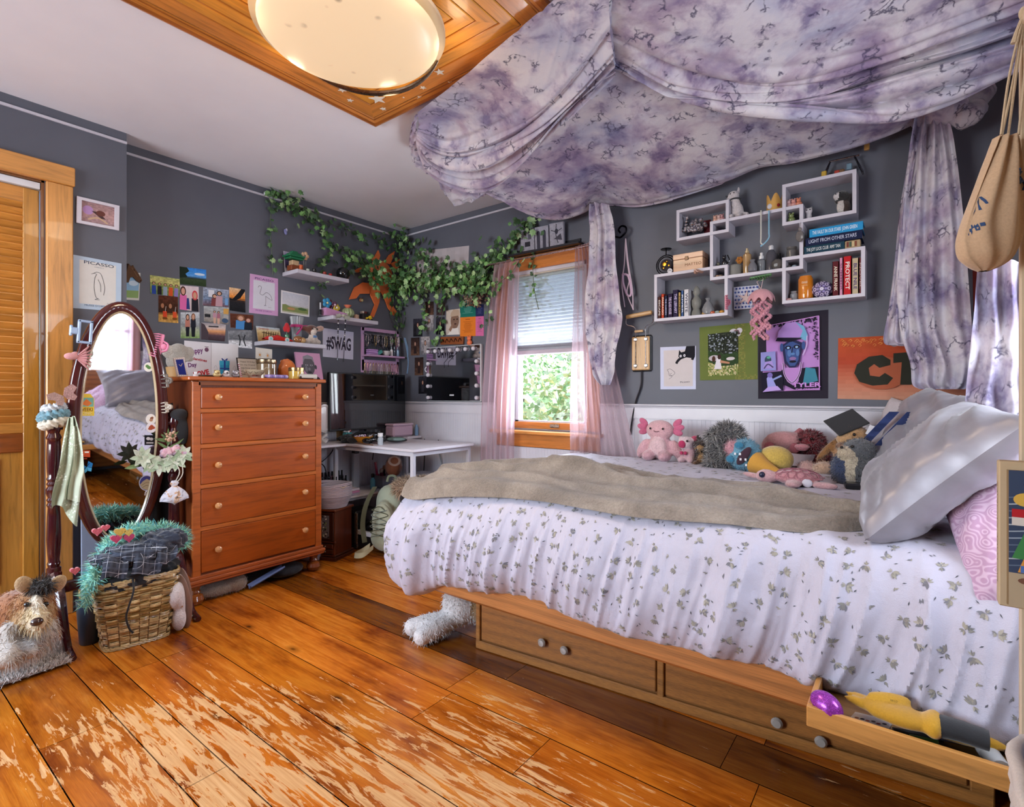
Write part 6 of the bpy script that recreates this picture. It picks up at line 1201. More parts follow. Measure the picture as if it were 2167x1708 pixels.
for k,(q,lab)in enumerate(((((1105,488),(1133,483.5),(1134,529),(1106,534)),'black and white canvas over the window, left of three, half behind ivy'),(((1134.5,483),(1163,478),(1164,524),(1136,529)),'black and white canvas of arches over the window, middle of three'),(((1165.5,475.5),(1195,470),(1196,518),(1167,523.5)),'black and white canvas of ironwork over the window, right of three'))):
 def cv(a,k=k):
  scene(a,[(0,'#8d8a94'),(1,'#a29fa9')],12,.12,20+k)
  if k==0:a.rect(.3,.18,.7,.4,'#2e2c34');a.rect(.55,.5,.8,.9,'#5a5862')
  elif k==1:[(a.rect(u,0,u+.24,.7,'#3f3d48'),a.ell(u+.12,.7,.12,.12,'#3f3d48'))for u in(.14,.58)]
  else:a.line([(.1,.7),(.5,.62),(.9,.72)],.04,'#2e2c34');a.line([(.5,.95),(.45,.5),(.6,.1)],.05,'#2e2c34');a.poly([(.3,.3),(.8,.5),(.9,.2)],'#45434d');a.ell(.5,.62,.12,.12,'#3a3842')
 pic(q,'Y',YW-.035,'canvas',lab,'picture',cv,'#9a97a2','canvases over the window',.018,.0)
p0_=aY(1096,547,YW);p1_=aY(1222,521,YW);b=MB('#1b1a20');b.box(((p0_.x+p1_.x)/2,YW-.035,(p0_.z+p1_.z)/2+.008),(p1_.x-p0_.x+.1,.066,.016),bev=.003);b.box(((p0_.x+p1_.x)/2,YW-.006,2.12),(p1_.x-p0_.x+.06,.012,.03));one(b,'black_ledge','plastic','thin black ledge over the window carrying three canvases','shelf')
def catbird(a):
 a.rect(0,0,1,1,'#c6c8de');a.rect(.10,.07,.92,.92,'#c9bfbf');K='#3a3840';a.line([(.2,.46),(.28,.48),(.36,.44),(.42,.38),(.34,.32),(.26,.32),(.24,.4),(.2,.46)],.009,K);a.line([(.33,.38),(.28,.34),(.34,.3),(.25,.24)],.008,K);a.text('Picasso',.7,.17,.045,K,w=.26,a=.08)
 c='#1c1b22';a.poly([(.98,1.0),(.98,.78),(.9,.72),(.74,.74),(.6,.7),(.52,.76),(.54,.92),(.6,.86),(.7,.88),(.74,1.0)],c);a.line([(.6,.74),(.5,.66),(.46,.6)],.07,c);a.line([(.95,.78),(.9,.68)],.07,c);a.ell(.585,.775,.03,.03,'#e6e2ea');a.ell(.69,.785,.03,.03,'#e6e2ea');a.ell(.59,.775,.012,.014,c);a.ell(.695,.785,.012,.014,c);a.line([(.56,.72),(.48,.74)],.006,'#8a8890')
pic([(1397.5,735),(1472.8,732),(1472.8,823.8),(1398,824)],'Y',YW,'art_print','white print of a line-drawn bird with a black cat at its corner','poster',catbird)
def green(a):
 a.rect(0,0,1,1,'#67723a');a.noise(1,1,lambda u,v:None);rr=random.Random(4)
 a.noise(40,44,lambda u,v:jit('#77793f',.2)if u>.62 and(u<.80 or v<.08)and rr.random()<.7 else None)
 P=(.155,.08,.69,.86);tl=a.p;sub=Art(a.mb,a.p(.155,.855),a.p(.68,.875),a.p(.68,.09),a.p(.155,.075),a.n,.002)
 def g(u,v):
  d=v+.12*math.sin(u*2.4)
  if d>.62:return jit(rr.choice(['#1c1f1d','#2b3028','#3f453a','#8d94a0','#23281f']),.3)
  if d>.34:return jit('#2f4226',.2)
  return jit(rr.choice(['#a99f6a','#7d8a48','#c9bd94','#5d6f35']),.2)
 sub.noise(26,36,g);sub.ell(.2,.42,.18,.07,'#b9aeb4');sub.ell(.75,.38,.14,.04,'#c9c0c2');sub.poly([(.2,.16),(.45,.15),(.42,.4),(.3,.42)],'#d9d3d9');sub.ell(.38,.44,.06,.06,'#3a2622');sub.ell(.19,.4,.06,.07,'#4a3026');sub.poly([(.4,.3),(.72,.26),(.72,.3),(.42,.36)],'#b98468');a.d=sub.d
 a.ell(.60,.86,.07,.06,'#cfc9d2');a.ell(.66,.82,.06,.05,'#cfc9d2');a.ell(.70,.88,.05,.05,'#cfc9d2');a.ell(.65,.86,.05,.04,'#7a5a66');a.ell(.69,.83,.025,.02,'#4f3a44')
pic([(1480.5,693),(1603.5,682),(1603.5,803),(1481.6,805)],'Y',YW,'album_poster','green poster with a small photo of people on a lawn','poster',green,'#5f6a36')
def purple(a):
 a.rect(0,0,1,1,'#2a2530');a.d+=.0002;Pk='#b584c4';a.poly([(.12,.865),(.88,.935),(.89,.1),(.07,.08),(.07,.33),(.13,.35)],Pk);rr=random.Random(5)
 for i in range(46):u=rr.uniform(.14,.86);a.ell(u,.90+.06*(u-.5)-abs(rr.gauss(0,.018)),rr.uniform(.008,.02),rr.uniform(.006,.02),'#241f2b',6)
 for i in range(60):v=rr.uniform(.45,.9);a.ell(.87-abs(rr.gauss(0,.05))*(1.5 if v>.75 else .5),v,rr.uniform(.006,.018),rr.uniform(.005,.016),'#3a2c48',6)
 K,B1,B2='#1e1b2a','#3f5488','#6fa3c4'
 a.poly([(.36,.34),(.88,.36),(.885,.12),(.55,.1),(.30,.2)],K);a.poly([(.70,.36),(.83,.34),(.87,.2),(.66,.16)],'#3f7f94')
 a.poly([(.38,.36),(.62,.36),(.60,.2),(.53,.15),(.44,.2)],Pk)
 a.poly([(.36,.62),(.40,.42),(.47,.36),(.56,.36),(.62,.43),(.66,.64),(.5,.7)],'#2b2c4e');a.poly([(.40,.62),(.43,.44),(.48,.38),(.55,.38),(.6,.45),(.62,.62),(.5,.67)],B1);a.ell(.36,.6,.025,.05,B1);a.ell(.67,.61,.025,.05,B1)
 a.ell(.455,.595,.045,.022,K);a.ell(.575,.6,.045,.022,K);a.ell(.455,.592,.02,.012,'#9ab8dc');a.ell(.575,.597,.02,.012,'#9ab8dc');a.line([(.52,.6),(.505,.52),(.54,.515)],.012,K);a.ell(.52,.52,.03,.014,'#5c82b4');a.ell(.52,.465,.048,.02,'#8a6a9c');a.ell(.52,.43,.05,.014,K);a.ell(.47,.53,.03,.04,'#5878ac');a.ell(.59,.53,.025,.04,'#5878ac')
 a.poly([(.29,.70),(.32,.80),(.42,.885),(.56,.89),(.68,.82),(.72,.72),(.66,.70),(.5,.67)],'#a984c4');a.poly([(.56,.89),(.68,.83),(.73,.72),(.70,.66),(.62,.7),(.66,.78)],B2);a.poly([(.27,.68),(.5,.66),(.66,.7),(.5,.71),(.3,.72)],K);a.line([(.72,.72),(.71,.6),(.66,.5)],.012,'#c9b4dc')
 for s_ in(-1,1):a.line([(.51+s_*.13,.42),(.51+s_*.11,.3),(.51+s_*.06,.22),(.51,.18)],.03,'#cba4d8');a.line([(.51+s_*.13,.42),(.51+s_*.11,.3),(.51+s_*.06,.22),(.51,.18)],.01,K)
 for p in(((.12,.865),(.5,.9),(.88,.935)),((.88,.935),(.885,.5),(.89,.1)),((.89,.1),(.6,.1),(.4,.1))):a.line(p,.012,'#c78fd0')
 a.poly([(.05,.555),(.27,.56),(.28,.335),(.05,.33)],'#8d8cc8');a.ell(.16,.46,.05,.05,'#3a4a5c');a.ell(.17,.49,.03,.015,'#5aa08a');a.poly([(.08,.36),(.25,.36),(.22,.45),(.12,.44)],'#a58fd0');a.line([(.1,.36),(.16,.41),(.24,.37)],.02,'#4a4468')
 a.poly([(.06,.31),(.38,.325),(.385,.095),(.07,.075)],K);a.poly([(.16,.1),(.3,.12),(.24,.22),(.19,.3),(.14,.24)],'#9a9ad8');a.poly([(.08,.08),(.36,.1),(.3,.15),(.16,.14)],'#b79ad8');a.line([(.22,.22),(.36,.27)],.03,'#8d9ad0');a.ell(.19,.28,.04,.03,'#7a6ab0')
 a.text('TYLER',.71,.155,.048,'#c98fd4',w=.40,bold=.03);a.text('THE CREATOR',.73,.105,.022,'#c98fd4',w=.34,bold=.02)
pic([(1604.5,669),(1752.8,655.5),(1752.4,843.3),(1604.6,844)],'Y',YW,'music_poster','black and purple poster of a man in a cap with lettering at the bottom','poster',purple,'#2a2530')
def ctrl(a):
 scene(a,[(0,'#c08a72'),(.3,'#bd6f55'),(.6,'#a8442e'),(1,'#b5502c')],16,.05,6);rr=random.Random(2)
 for i in range(70):u=rr.uniform(.0,1);v=.955-abs(rr.gauss(0,.05));a.line([(u,v),(u+.012,v+.02),(u+.025,v),(u+.01,v-.018)],.004,'#d98a4a')
 a.ell(.33,.42,.2,.26,'#a5593f');K='#2e2e26'
 a.poly([(.40,.62),(.34,.70),(.24,.68),(.15,.56),(.13,.42),(.17,.28),(.27,.22),(.38,.24),(.42,.34),(.36,.42),(.32,.36),(.25,.38),(.24,.5),(.28,.56),(.32,.50),(.40,.54)],K);a.poly([(.42,.72),(.62,.74),(.61,.60),(.55,.59),(.55,.24),(.47,.24),(.48,.58),(.42,.57)],K);a.poly([(.66,.74),(.8,.74),(.82,.5),(.76,.45),(.84,.25),(.76,.24),(.70,.42),(.70,.24),(.64,.24)],K);a.poly([(.87,.74),(.93,.74),(.93,.34),(.99,.34),(.99,.24),(.87,.24)],K)
pic([(1774,716),(2075,700),(2075,851),(1772.5,844)],'Y',YW,'orange_poster','orange poster with big dark letters C and T, partly behind the hanging cloth','poster',ctrl,'#b5583c')
pic([(2058,560),(2100,555),(2100,660),(2060,660)],'Y',YW,'red_poster','dark red poster edge showing between the two hanging cloths','poster',lambda a:a.rect(0,0,1,1,'#7d2f28'),'#7d2f28')
XF=XL+.194
def fshelf(y0,y1,z,label):return one(MB('#bdb9c4').box(((XL+XF)/2+.0005,(y0+y1)/2,z-.014),(XF-XL-.001,y1-y0,.028),bev=.003),'floating_shelf','paint',label,'shelf','white shelves on the left wall')
SA,SB,SC=1.963,1.679,1.459
fshelf(1.981,2.398,SA,'white floating shelf on the left wall, highest of three');fshelf(2.257,2.667,SB,'white floating shelf under the orange sun, with the round cactus');fshelf(1.782,2.203,SC,'white floating shelf above the chest, with the red toy car')
def on(px,X,z):p=aX(px,HY,X);return V((X,p.y,z))
XM=XL+.10
def it(mb,nm,mat,lab,cat,g,**k):return one(mb,nm,mat,lab,cat,g,**k)
GA,GB_,GC='things on the highest white shelf','things on the shelf with the cactus','things on the shelf with the toy car'
q0,q1=V((XL+.03,1.985,SA)),V((XL+.03,2.10,SA));b=MB();b.prism([q0,q1,q1+V((-.02,0,.15)),q0+V((-.02,0,.15))],(.002,0,0),'#d3ccd3');a=Art(b,q0+V((-.017,.003,.147)),q1+V((-.017,-.003,.147)),q1+V((.0025,-.003,.003)),q0+V((.0025,.003,.003)),(1,0,.1),.001);scene(a,[(0,'#c9c0c4'),(.14,'#c9c0c4'),(.16,'#2a2430'),(.4,'#4a4060'),(.9,'#9a8ac0'),(1,'#c9c4cc')],10,.1,3);it(b,'art_card','print','small purple dusk painting at the left end of the highest shelf','card',GA,smooth=0,fix=False)
c=on(622,XM,SA);t=T('bonsai_model',c,'toy green tree over a beige base on the highest shelf','toy',GA);b=MB('#b99a78');b.box(c+V((0,0,.02)),(.06,.07,.035),'#7d3f22',bev=.003);b.box(c+V((0,.0,.055)),(.05,.05,.035),bev=.003);b.out('base','plastic',t);b=MB('#1f6a45')
for z,w in((.085,.1),(.1,.12),(.115,.08),(.13,.045)):b.box(c+V((0,0,z)),(w*.8,w,.014),bev=.003)
b.out('crown','plastic',t)
for k,(px,cc,h,lab)in enumerate(((637,'#c0552c',.05,'small orange figurine on the highest shelf, left of the glass flower'),(632,'#cfc9d6',.07,'small white ghost-like figurine behind the orange one'),(651,'#cdd6cb',.03,'tiny white flower figurine on the highest shelf, front middle'),(665,'#1c1b1f',.045,'tiny black figurine beside the ivy on the highest shelf'),(687,'#a8352c',.035,'small dark red ornament on the highest shelf, left one'),(699,'#c02f2a',.03,'small bright red ornament on the highest shelf beside the ball'))):c=on(px,XM+(.03 if k!=1 else-.02),SA);b=MB(cc);b.lathe([(.016,0),(.018,.005),(.012,h*.45),(.014,h*.6),(.012,h*.9),(0,h)],c,12);it(b,'figurine','gloss',lab,'figurine',GA)
c=on(645,XM+.02,SA);t=T('glass_flower',c,'pale amber flower on clear stems standing on the highest shelf','flower',GA);b=MB('#b9b4ac');[b.cyl(c+V((0,dy,0)),c+V((0,dy,.1)),.003,seg=6)for dy in(-.008,.008)];b.out('stem','glass',t);b=MB('#c9a07c');[b.ell(c+V((.004,.018*math.cos(i*1.256),.118+.018*math.sin(i*1.256))),(.006,.013,.013))for i in range(5)];b.out('bloom','gloss',t)
c=on(726,XM+.01,SA);b=MB('#111114');b.ell(c+V((0,0,.052)),.05,None,None,28,18);it(b,'black_ball','gloss','shiny black ball at the right end of the highest shelf','ball',GA)
c=on(692,XF-.02,SA);t=None
c=on(705,XM,SB);b=MB('#b985ad');b.prism([on(688,XM,SB)+V((0,-.03,0)),on(725,XM,SB),on(725,XM,SB)+V((0,0,.03)),on(688,XM,SB)+V((0,-.03,.055))],(.06,0,0));it(b,'pink_stand','plastic','pink wedge-shaped stand at the left of the cactus shelf','stand',GB_)
c=on(678,XM+.02,SB);b=MB('#1a1b20');b.cyl(c,c+V((0,0,.04)),.012);b.cyl(c+V((0,0,.04)),c+V((0,0,.09)),.005,col='#c4c6cc');it(b,'lip_gloss','gloss','small black and clear tube at the very left of the cactus shelf','tube',GB_)
def blossom(px,dz,cc,mid,lab,r0=.018):c=on(px,XM+.02,SB)+V((0,0,dz));t=T('toy_flower',c,lab,'flower',GB_);b=MB(cc);[b.ell(c+V((.0,r0*math.cos(i*1.256),r0*math.sin(i*1.256))),(.007,r0*.75,r0*.75))for i in range(5)];b.out('petals','plastic',t);b=MB(mid);b.ell(c+V((.006,0,0)),.008);b.out('centre','plastic',t);b=MB('#4f7a4a');b.cyl(V((c.x-.008,c.y,SB)),c+V((-.008,0,0)),.004,seg=6);b.out('stem','plastic',t)
blossom(692,.095,'#2f86b4','#d9c98a','blue toy flower standing on the cactus shelf',.022);blossom(712,.07,'#c9b13c','#e6e0d0','yellow toy flower left of the round cactus');blossom(708,.09,'#5a2f4a','#c9a9b9','dark purple toy flower behind the yellow one',.015)
c=on(700,XM,SB);b=MB('#5f2c3c');b.lathe([(.008,0),(.008,.06),(.012,.07),(.007,.08),(.012,.095),(.006,.105),(.01,.12),(0,.13)],c,12);it(b,'spindle','gloss','tall dark purple spindle rising behind the blue toy flower','ornament',GB_)
c=on(736,XM+.03,SB);t=T('cactus_figure',c,'round ribbed green cactus ornament with a coral flower on top','ornament',GB_);b=MB('#8f9a70');b.grid(lambda u,v:c+V((.046*(1+.07*math.cos(u*2*PI*12))*math.sin(v*PI)*math.cos(u*2*PI),.046*(1+.07*math.cos(u*2*PI*12))*math.sin(v*PI)*math.sin(u*2*PI),.042-.04*math.cos(v*PI))),72,16,wrapu=True);b.out('body','gloss',t);b=MB('#cf6f56');b.lathe([(.012,.078),(.02,.088),(.03,.1),(.018,.098),(0,.092)],c,12);b.out('flower','gloss',t)
c=on(754,XM+.03,SB);b=MB('#c29a82');b.lathe([(.018,0),(.022,.012),(.02,.035),(.012,.04),(0,.04)],c,14);it(b,'clay_pot','gloss','tiny terracotta pot right of the round cactus','pot',GB_)
c=on(772,XM,SB);b=MB('#2a272c');b.box(c+V((0,0,.03)),(.05,.07,.06),bev=.004);[b.box(c+V((.0,-.025+i*.025,.068)),(.03,.015,.018),['#c9b9b0','#6d2f2c','#35323a'][i])for i in range(3)];b.box(c+V((.03,0,.012)),(.02,.05,.024),'#6d4a3a');it(b,'toy_train','plastic','small dark toy engine on the cactus shelf','toy',GB_)
c=on(781,XF-.04,SB);t=T('yellow_toy',c,'small yellow toy vehicle at the front right of the cactus shelf','toy',GB_);b=MB('#d6b222');b.box(c+V((0,0,.018)),(.025,.05,.016),bev=.004);b.box(c+V((0,.01,.032)),(.022,.02,.016),bev=.004);b.out('body','plastic',t);[(MB('#2a2622').cyl(c+V((.0,dy,.009)),c+V((.014,dy,.009)),.009)).out('wheel','plastic',t)for dy in(-.016,.016)]
c=aX(725,668,XF+.006);t=T('bow_garland',c,'white bow with two beaded strands hanging from the cactus shelf','garland');b=MB('#a9a79a');[b.grid(lambda u,v,s_=s_:c+V((.01*math.sin(v*PI),s_*(.008+.05*u),(.02*u+.012)*(v-.5)*2*math.sin(min(1,u*1.4+.2)*PI*.8)-.012*u)),8,8)for s_ in(-1,1)];b.ell(c+V((.01,0,0)),.01);b.out('bow','cloth',t,smooth=70)
for px0,px1,y1 in((716,714,762),(731,727,766)):
 b=MB('#2b2730');P=[aX(px0+(px1-px0)*i/14,678+(y1-678)*i/14,XF+.004+(XL+.012-XF)*min(1,i/12))for i in range(15)];b.tube(P,.0025,5)
 for i,p in enumerate(P[:9]):b.ell(p,.006,'#d6d1d3' if i%2 else '#1d1b20',None,7,5)
 b.out('strand','gloss',t)
q0,q1=on(546,XL+.05,SC),on(596,XL+.05,SC);b=MB();b.prism([q0,q1,q1+V((-.03,0,.105)),q0+V((-.03,0,.105))],(.002,0,0),'#c9c0b4');a=Art(b,q0+V((-.0275,0,.105)),q1+V((-.0275,0,.105)),q1+V((.0025,0,0)),q0+V((.0025,0,0)),(1,0,.2),.0005);scene(a,[(0,'#a5804f'),(.5,'#b99a68'),(.75,'#c9b48a'),(1,'#a9bdd0')],12,.12,3);[a.line([(.25+i*.1,.3),(.3+i*.1,.7)],.03,'#4a3826')for i in range(7)];a.line([(.2,.62),(.95,.5)],.03,'#3a2c22');a.text('Greetings',.3,.86,.12,'#b5402c',w=.42);it(b,'postcard','print','old-fashioned postcard propped on the toy car shelf','card',GC,smooth=0,fix=False)
c=on(588,XF-.06,SC);t=T('toy_car',c,'red toy car with cream wheels on the white shelf above the chest','toy car',GC);b=MB('#b8261f')
def cb_(u,v):x=(u-.5);h=.026+.012*max(0,1-abs(x+.02)*5)-.016*max(0,(abs(x)-.35)/.15);a_=v*PI;return c+V((.02*math.cos(a_),x*.2,.008+h*math.sin(a_)))
b.grid(cb_,24,9);b.out('body','gloss',t)
for dy in(-.06,.055):b=MB('#c9c4c0');b.cyl(c+V((.014,dy,.014)),c+V((.024,dy,.014)),.015,seg=18);b.cyl(c+V((.0245,dy,.014)),c+V((.0255,dy,.014)),.008,seg=12,col='#6fb0b4');b.out('wheel','plastic',t)
c=on(607,XM+.02,SC);t=T('red_rose',c,'red rose in a small green jar on the toy car shelf','flower',GC);b=MB('#3f7a58');b.lathe([(.014,0),(.016,.004),(.016,.05),(.012,.055),(0,.055)],c,14);b.out('jar','gloss',t);b=MB('#b01722');[b.ell(c+V((.01*math.cos(i*2.4)*(i/9),.014*math.sin(i*2.4)*(i/9),.115-i*.003)),(.014,.014,.022))for i in range(9)];b.out('bloom','cloth',t);b=MB('#35603f');b.cyl(c+V((0,0,.05)),c+V((0,0,.1)),.003,seg=6);b.out('stem','plastic',t)
c=on(628,XM-.02,SC);t=T('glass_vase',c,'cut glass vase tied with a magenta ribbon on the toy car shelf','vase',GC);b=MB('#c4c9cf');b.grid(lambda u,v:c+V(((.032+.012*v*v)*(1+.06*math.cos(u*2*PI*16)*(v>.6))*math.cos(u*2*PI),(.032+.012*v*v)*(1+.06*math.cos(u*2*PI*16)*(v>.6))*math.sin(u*2*PI),.006+.185*v)),64,14,wrapu=True);b.lathe([(0,.0),(.032,0),(.032,.012),(0,.012)],c,20);b.out('vase','glass',t);b=MB('#b02a6c');b.tube([c+V((.040*math.cos(a),.040*math.sin(a),.125))for a in[i*PI/12 for i in range(25)]],.005,5,flat=2.0,cap=False);b.tube(bez([c+V((.04,.02,.125)),c+V((.05,.0,.1)),c+V((.048,-.03,.06))],8),.006,5);b.tube(bez([c+V((.04,.02,.125)),c+V((.04,.06,.13)),c+V((.035,.08,.12))],8),.005,5);b.out('ribbon','satin',t)
c=on(662,XM+.03,SC);W,Bn='#c9b9ae','#5a2c1c';t=T('small_plush',c,'brown and white big-eared soft toy at the right of the toy car shelf','soft toy',GC)
smooth_blob('body',[(c+V((0,0,.04)),(.03,.035,.042),W),(c+V((.0,-.045,.02)),(.025,.02,.022),W),(c+V((.0,.04,.02)),(.022,.02,.02),W),(c+V((0,-.01,.105)),(.036,.045,.036),Bn),(c+V((.018,-.008,.095)),(.025,.026,.026),'#d3c3b8'),(c+V((-.01,.06,.12)),(.012,.04,.022),'#c9a594',(.3,0,0)),(c+V((-.01,-.06,.11)),(.012,.03,.02),Bn,(-.3,0,0))],.006,'plush',t)
for dy in(-.026,.01):b=MB('#1a1412');b.ell(c+V((.04,dy,.108)),.006,None,None,8,6);b.out('eye','gloss',t)
b=MB('#4f78a8');b.box(c+V((.036,-.005,.055)),(.008,.028,.016),bev=.003);b.out('badge','plastic',t)
c=on(634,XF-.03,SC);t=T('pine_cone',c,'brown shell-like ornament lying in front of the glass vase','ornament',GC);b=MB('#8a5a34');b.ell(c+V((0,-.01,.024)),(.02,.035,.024));b.ell(c+V((.004,.02,.02)),(.018,.025,.02),'#b58d5c');b.out('shell','gloss',t)
jr=T('jewelry_rack',aX(806,735,XL),'pink wall rack of necklaces and small bottles above the television','rack');PKF='#c29ac0';ja_,jb_=aX(763,735,XL).y,aX(850,735,XL+.05).y;z1,z0=aX(763,692,XL).z,aX(763,788,XL).z;zm=z0+.135
b=MB(PKF)
for y in(ja_+.012,jb_-.012):b.box((XL+.008,y,(z0+z1)/2),(.014,.026,z1-z0),bev=.002)
b.box((XL+.008,(ja_+jb_)/2,z1-.014),(.014,jb_-ja_,.028),bev=.002);b.box((XL+.008,(ja_+jb_)/2,z0+.06),(.014,jb_-ja_,.09),bev=.002);b.out('frame','paint',jr)
b=MB(PKF);b.box((XL+.05,(ja_+jb_)/2,zm),(.085,jb_-ja_,.014),bev=.002);b.out('shelf','paint',jr);b=MB('#56555f')
for i in range(22):y=ja_+.03+i*(jb_-ja_-.06)/21;b.cyl((XL+.004,y,zm),(XL+.004,y,z1-.03),.0012,seg=4)
for i in range(14):z=zm+i*(z1-.03-zm)/13;b.cyl((XL+.004,ja_+.02,z),(XL+.004,jb_-.02,z),.0012,seg=4)
b.out('mesh','metal',jr);b=MB('#c4c1cc');b.cyl((XL+.04,ja_,z1-.055),(XL+.04,jb_,z1-.055),.005);b.out('rod','metal',jr);r=random.Random(6)
for i in range(13):
 y=ja_+.03+i*(jb_-ja_-.06)/12;L=r.uniform(.05,.11);w=r.uniform(.006,.014);t=T('necklace',(XL+.04,y,z1-.06),'looped necklace hanging from the rod of the pink rack','necklace','necklaces on the rack rod');b=MB(r.choice(['#b9a878','#cfc9c4','#2e2a30','#a5a0a8','#8a7a5c','#d9d3d6']));P=[V((XL+.046,y+w*math.sin(k/10*2*PI),z1-.055-L*(1-math.cos(k/10*2*PI))/2))for k in range(11)];b.tube(P,.0022,5);[b.ell(p,.0045,None,None,6,4)for p in P[2:9]];b.out('chain','metal',t)
 y2=ja_+.025+i*(jb_-ja_-.05)/12;L=r.uniform(.08,.15);t=T('necklace',(XL+.03,y2,z0+.07),'long necklace hanging from a hook under the pink rack','necklace','necklaces on the rack hooks');b=MB(r.choice(['#b9a878','#cfc9c4','#a5a0a8','#b98a9a','#8a7a5c','#cf9ab0']));b.cyl((XL+.014,y2,z0+.075),(XL+.028,y2,z0+.08),.003,seg=6,col='#c9a08c');P=[V((XL+.024,y2+.008*math.sin(k/10*2*PI),z0+.075-L*(1-math.cos(k/10*2*PI))/2))for k in range(11)];b.tube(P,.002,5);b.ell(P[5],(.004,.006,.009),None,None,8,5);b.out('chain','metal',t)
GJ='things on the pink rack';zt_=zm+.008;Y_=lambda k:ja_+.02+k*(jb_-ja_-.04)
b=MB('#b58cc4');[b.box((XL+.05,Y_(.16),zt_+.008+i*.015),(.05,.085,.013),jit('#b58cc4',.1),bev=.003)for i in range(3)];it(b,'lilac_boxes','plastic','stack of flat lilac boxes at the left of the pink rack shelf','box',GJ);b=MB('#4f9a96');b.box((XL+.05,Y_(.34),zt_+.02),(.04,.06,.028),rot=(.5,0,0),bev=.003);it(b,'teal_box','plastic','small tilted teal box on the pink rack shelf','box',GJ)
b=MB('#b9b4b4');b.lathe([(.02,0),(.034,.02),(.036,.04),(.032,.04),(.02,.008),(0,.008)],(XL+.05,Y_(.58),zt_),18);it(b,'trinket_bowl','gloss','small speckled trinket bowl on the pink rack shelf','bowl',GJ)
for k,(u,cc,lab)in enumerate(((.74,'#d3cfd6','small white bottle on the pink rack, left of three'),(.83,'#33374a','small dark bottle on the pink rack, middle of three'),(.93,'#8fa9c9','small pale blue bottle on the pink rack, right of three'))):b=MB(cc);b.lathe([(.012,0),(.013,.003),(.013,.05),(.006,.058),(.008,.06),(.008,.08),(0,.08)],(XL+.05,Y_(u),zt_),12,cols=[cc]*4+['#1f1f26']*3);it(b,'bottle','gloss',lab,'bottle',GJ)
b=MB('#8fb2d6');P=bez([V((XL+.09,jb_+.0,z1-.06)),V((XL+.1,jb_+.03,zm+.06)),V((XL+.1,jb_+.045,zm-.04)),V((XL+.09,jb_+.03,z0-.0))],16);b.grid(lambda u,v:P[min(int(v*16),16)]+V((.0,.016*(u-.5),0)),3,17);P2=[p+V((.004,-.008-.012*math.sin(i/16*PI),0))for i,p in enumerate(P)];b.grid(lambda u,v:P2[min(int(v*16),16)]+V((.0,.014*(u-.5),0)),3,17,'#7ea2c9');it(b,'lanyard','cloth','light blue lanyard looped over the right end of the pink rack','lanyard',None)
sc_=aX(806,578,XL+.03);t=T('sun_ornament',sc_,'orange terracotta sun with wavy rays on the left wall, half under ivy','wall ornament');b=MB('#d96a34')
def rp(*p):return[aX(x,y,XL+.012)for x,y in p]
RAYS=[((797,560),(780,545),(792,543),(799,530),(803,541),(800,552),(812,556)),((775,570),(757,577),(738,578),(752,571),(770,562)),((766,598),(749,608),(738,634),(752,632),(760,622),(780,622),(782,600)),((781,603),(783,625),(792,645),(783,668),(789,672),(796,655),(801,640),(803,612)),((802,612),(812,630),(820,652),(832,668),(838,660),(832,652),(826,638),(822,612)),((830,590),(846,605),(858,628),(848,622),(836,612)),((826,558),(845,548),(862,552),(848,560),(836,572)),((812,556),(822,540),(834,532),(830,545),(824,560))]
for P in RAYS:b.prism(rp(*P),(.012,0,0),jit('#dd6e38',.06))
b.out('ray','paint',t);b=MB('#c9683a');fc=aX(806,584,XL+.02);b.ell(fc,(.035,.125,.13),None,None,28,14);b.ell(fc+V((.03,0,-.01)),(.025,.022,.035));b.ell(fc+V((.022,-.035,.03)),(.02,.03,.018));b.ell(fc+V((.022,.035,.03)),(.02,.03,.018));b.ell(fc+V((.024,0,-.06)),(.016,.04,.014));b.out('face','paint',t)
c=aX(764,635,XL+.012);b=MB('#8a5a3a');b.ell(c,(.012,.018,.016));b.ell(c+V((.006,.006,-.002)),(.01,.012,.012),'#b9a06c');b.tube([c+V((0,.012,.012)),c+V((.004,.02,.024))],.002,5,'#5a3a28');b.tube([c+V((0,-.012,.012)),c+V((.004,-.024,.016))],.002,5,'#5a3a28');it(b,'ladybird_magnet','gloss','tiny brown bug ornament on the wall between sun rays','wall ornament',None)
c=aX(604,491,XL+.008);b=MB('#8f92c9');b.ell(c,(.008,.012,.02),None,(.3,0,0));b.ell(c+V((0,.008,.016)),(.006,.008,.012),'#c4c3de');it(b,'purple_hook','plastic','small lilac wall hook left of the ivy','hook',None)
c=aX(564,411,XL+.01);b=MB('#d5d3d9');b.lathe([(.02,0),(.02,.006),(.012,.012),(0,.012)],c,16,ax=(1,0,0));it(b,'white_hook','plastic','round white hook holding up the ivy at its left end','hook',None)
LV=[(0,0),(.22,-.42),(.5,-.34),(.62,-.5),(.66,-.2),(1,0),(.66,.2),(.62,.5),(.5,.34),(.22,.42)]
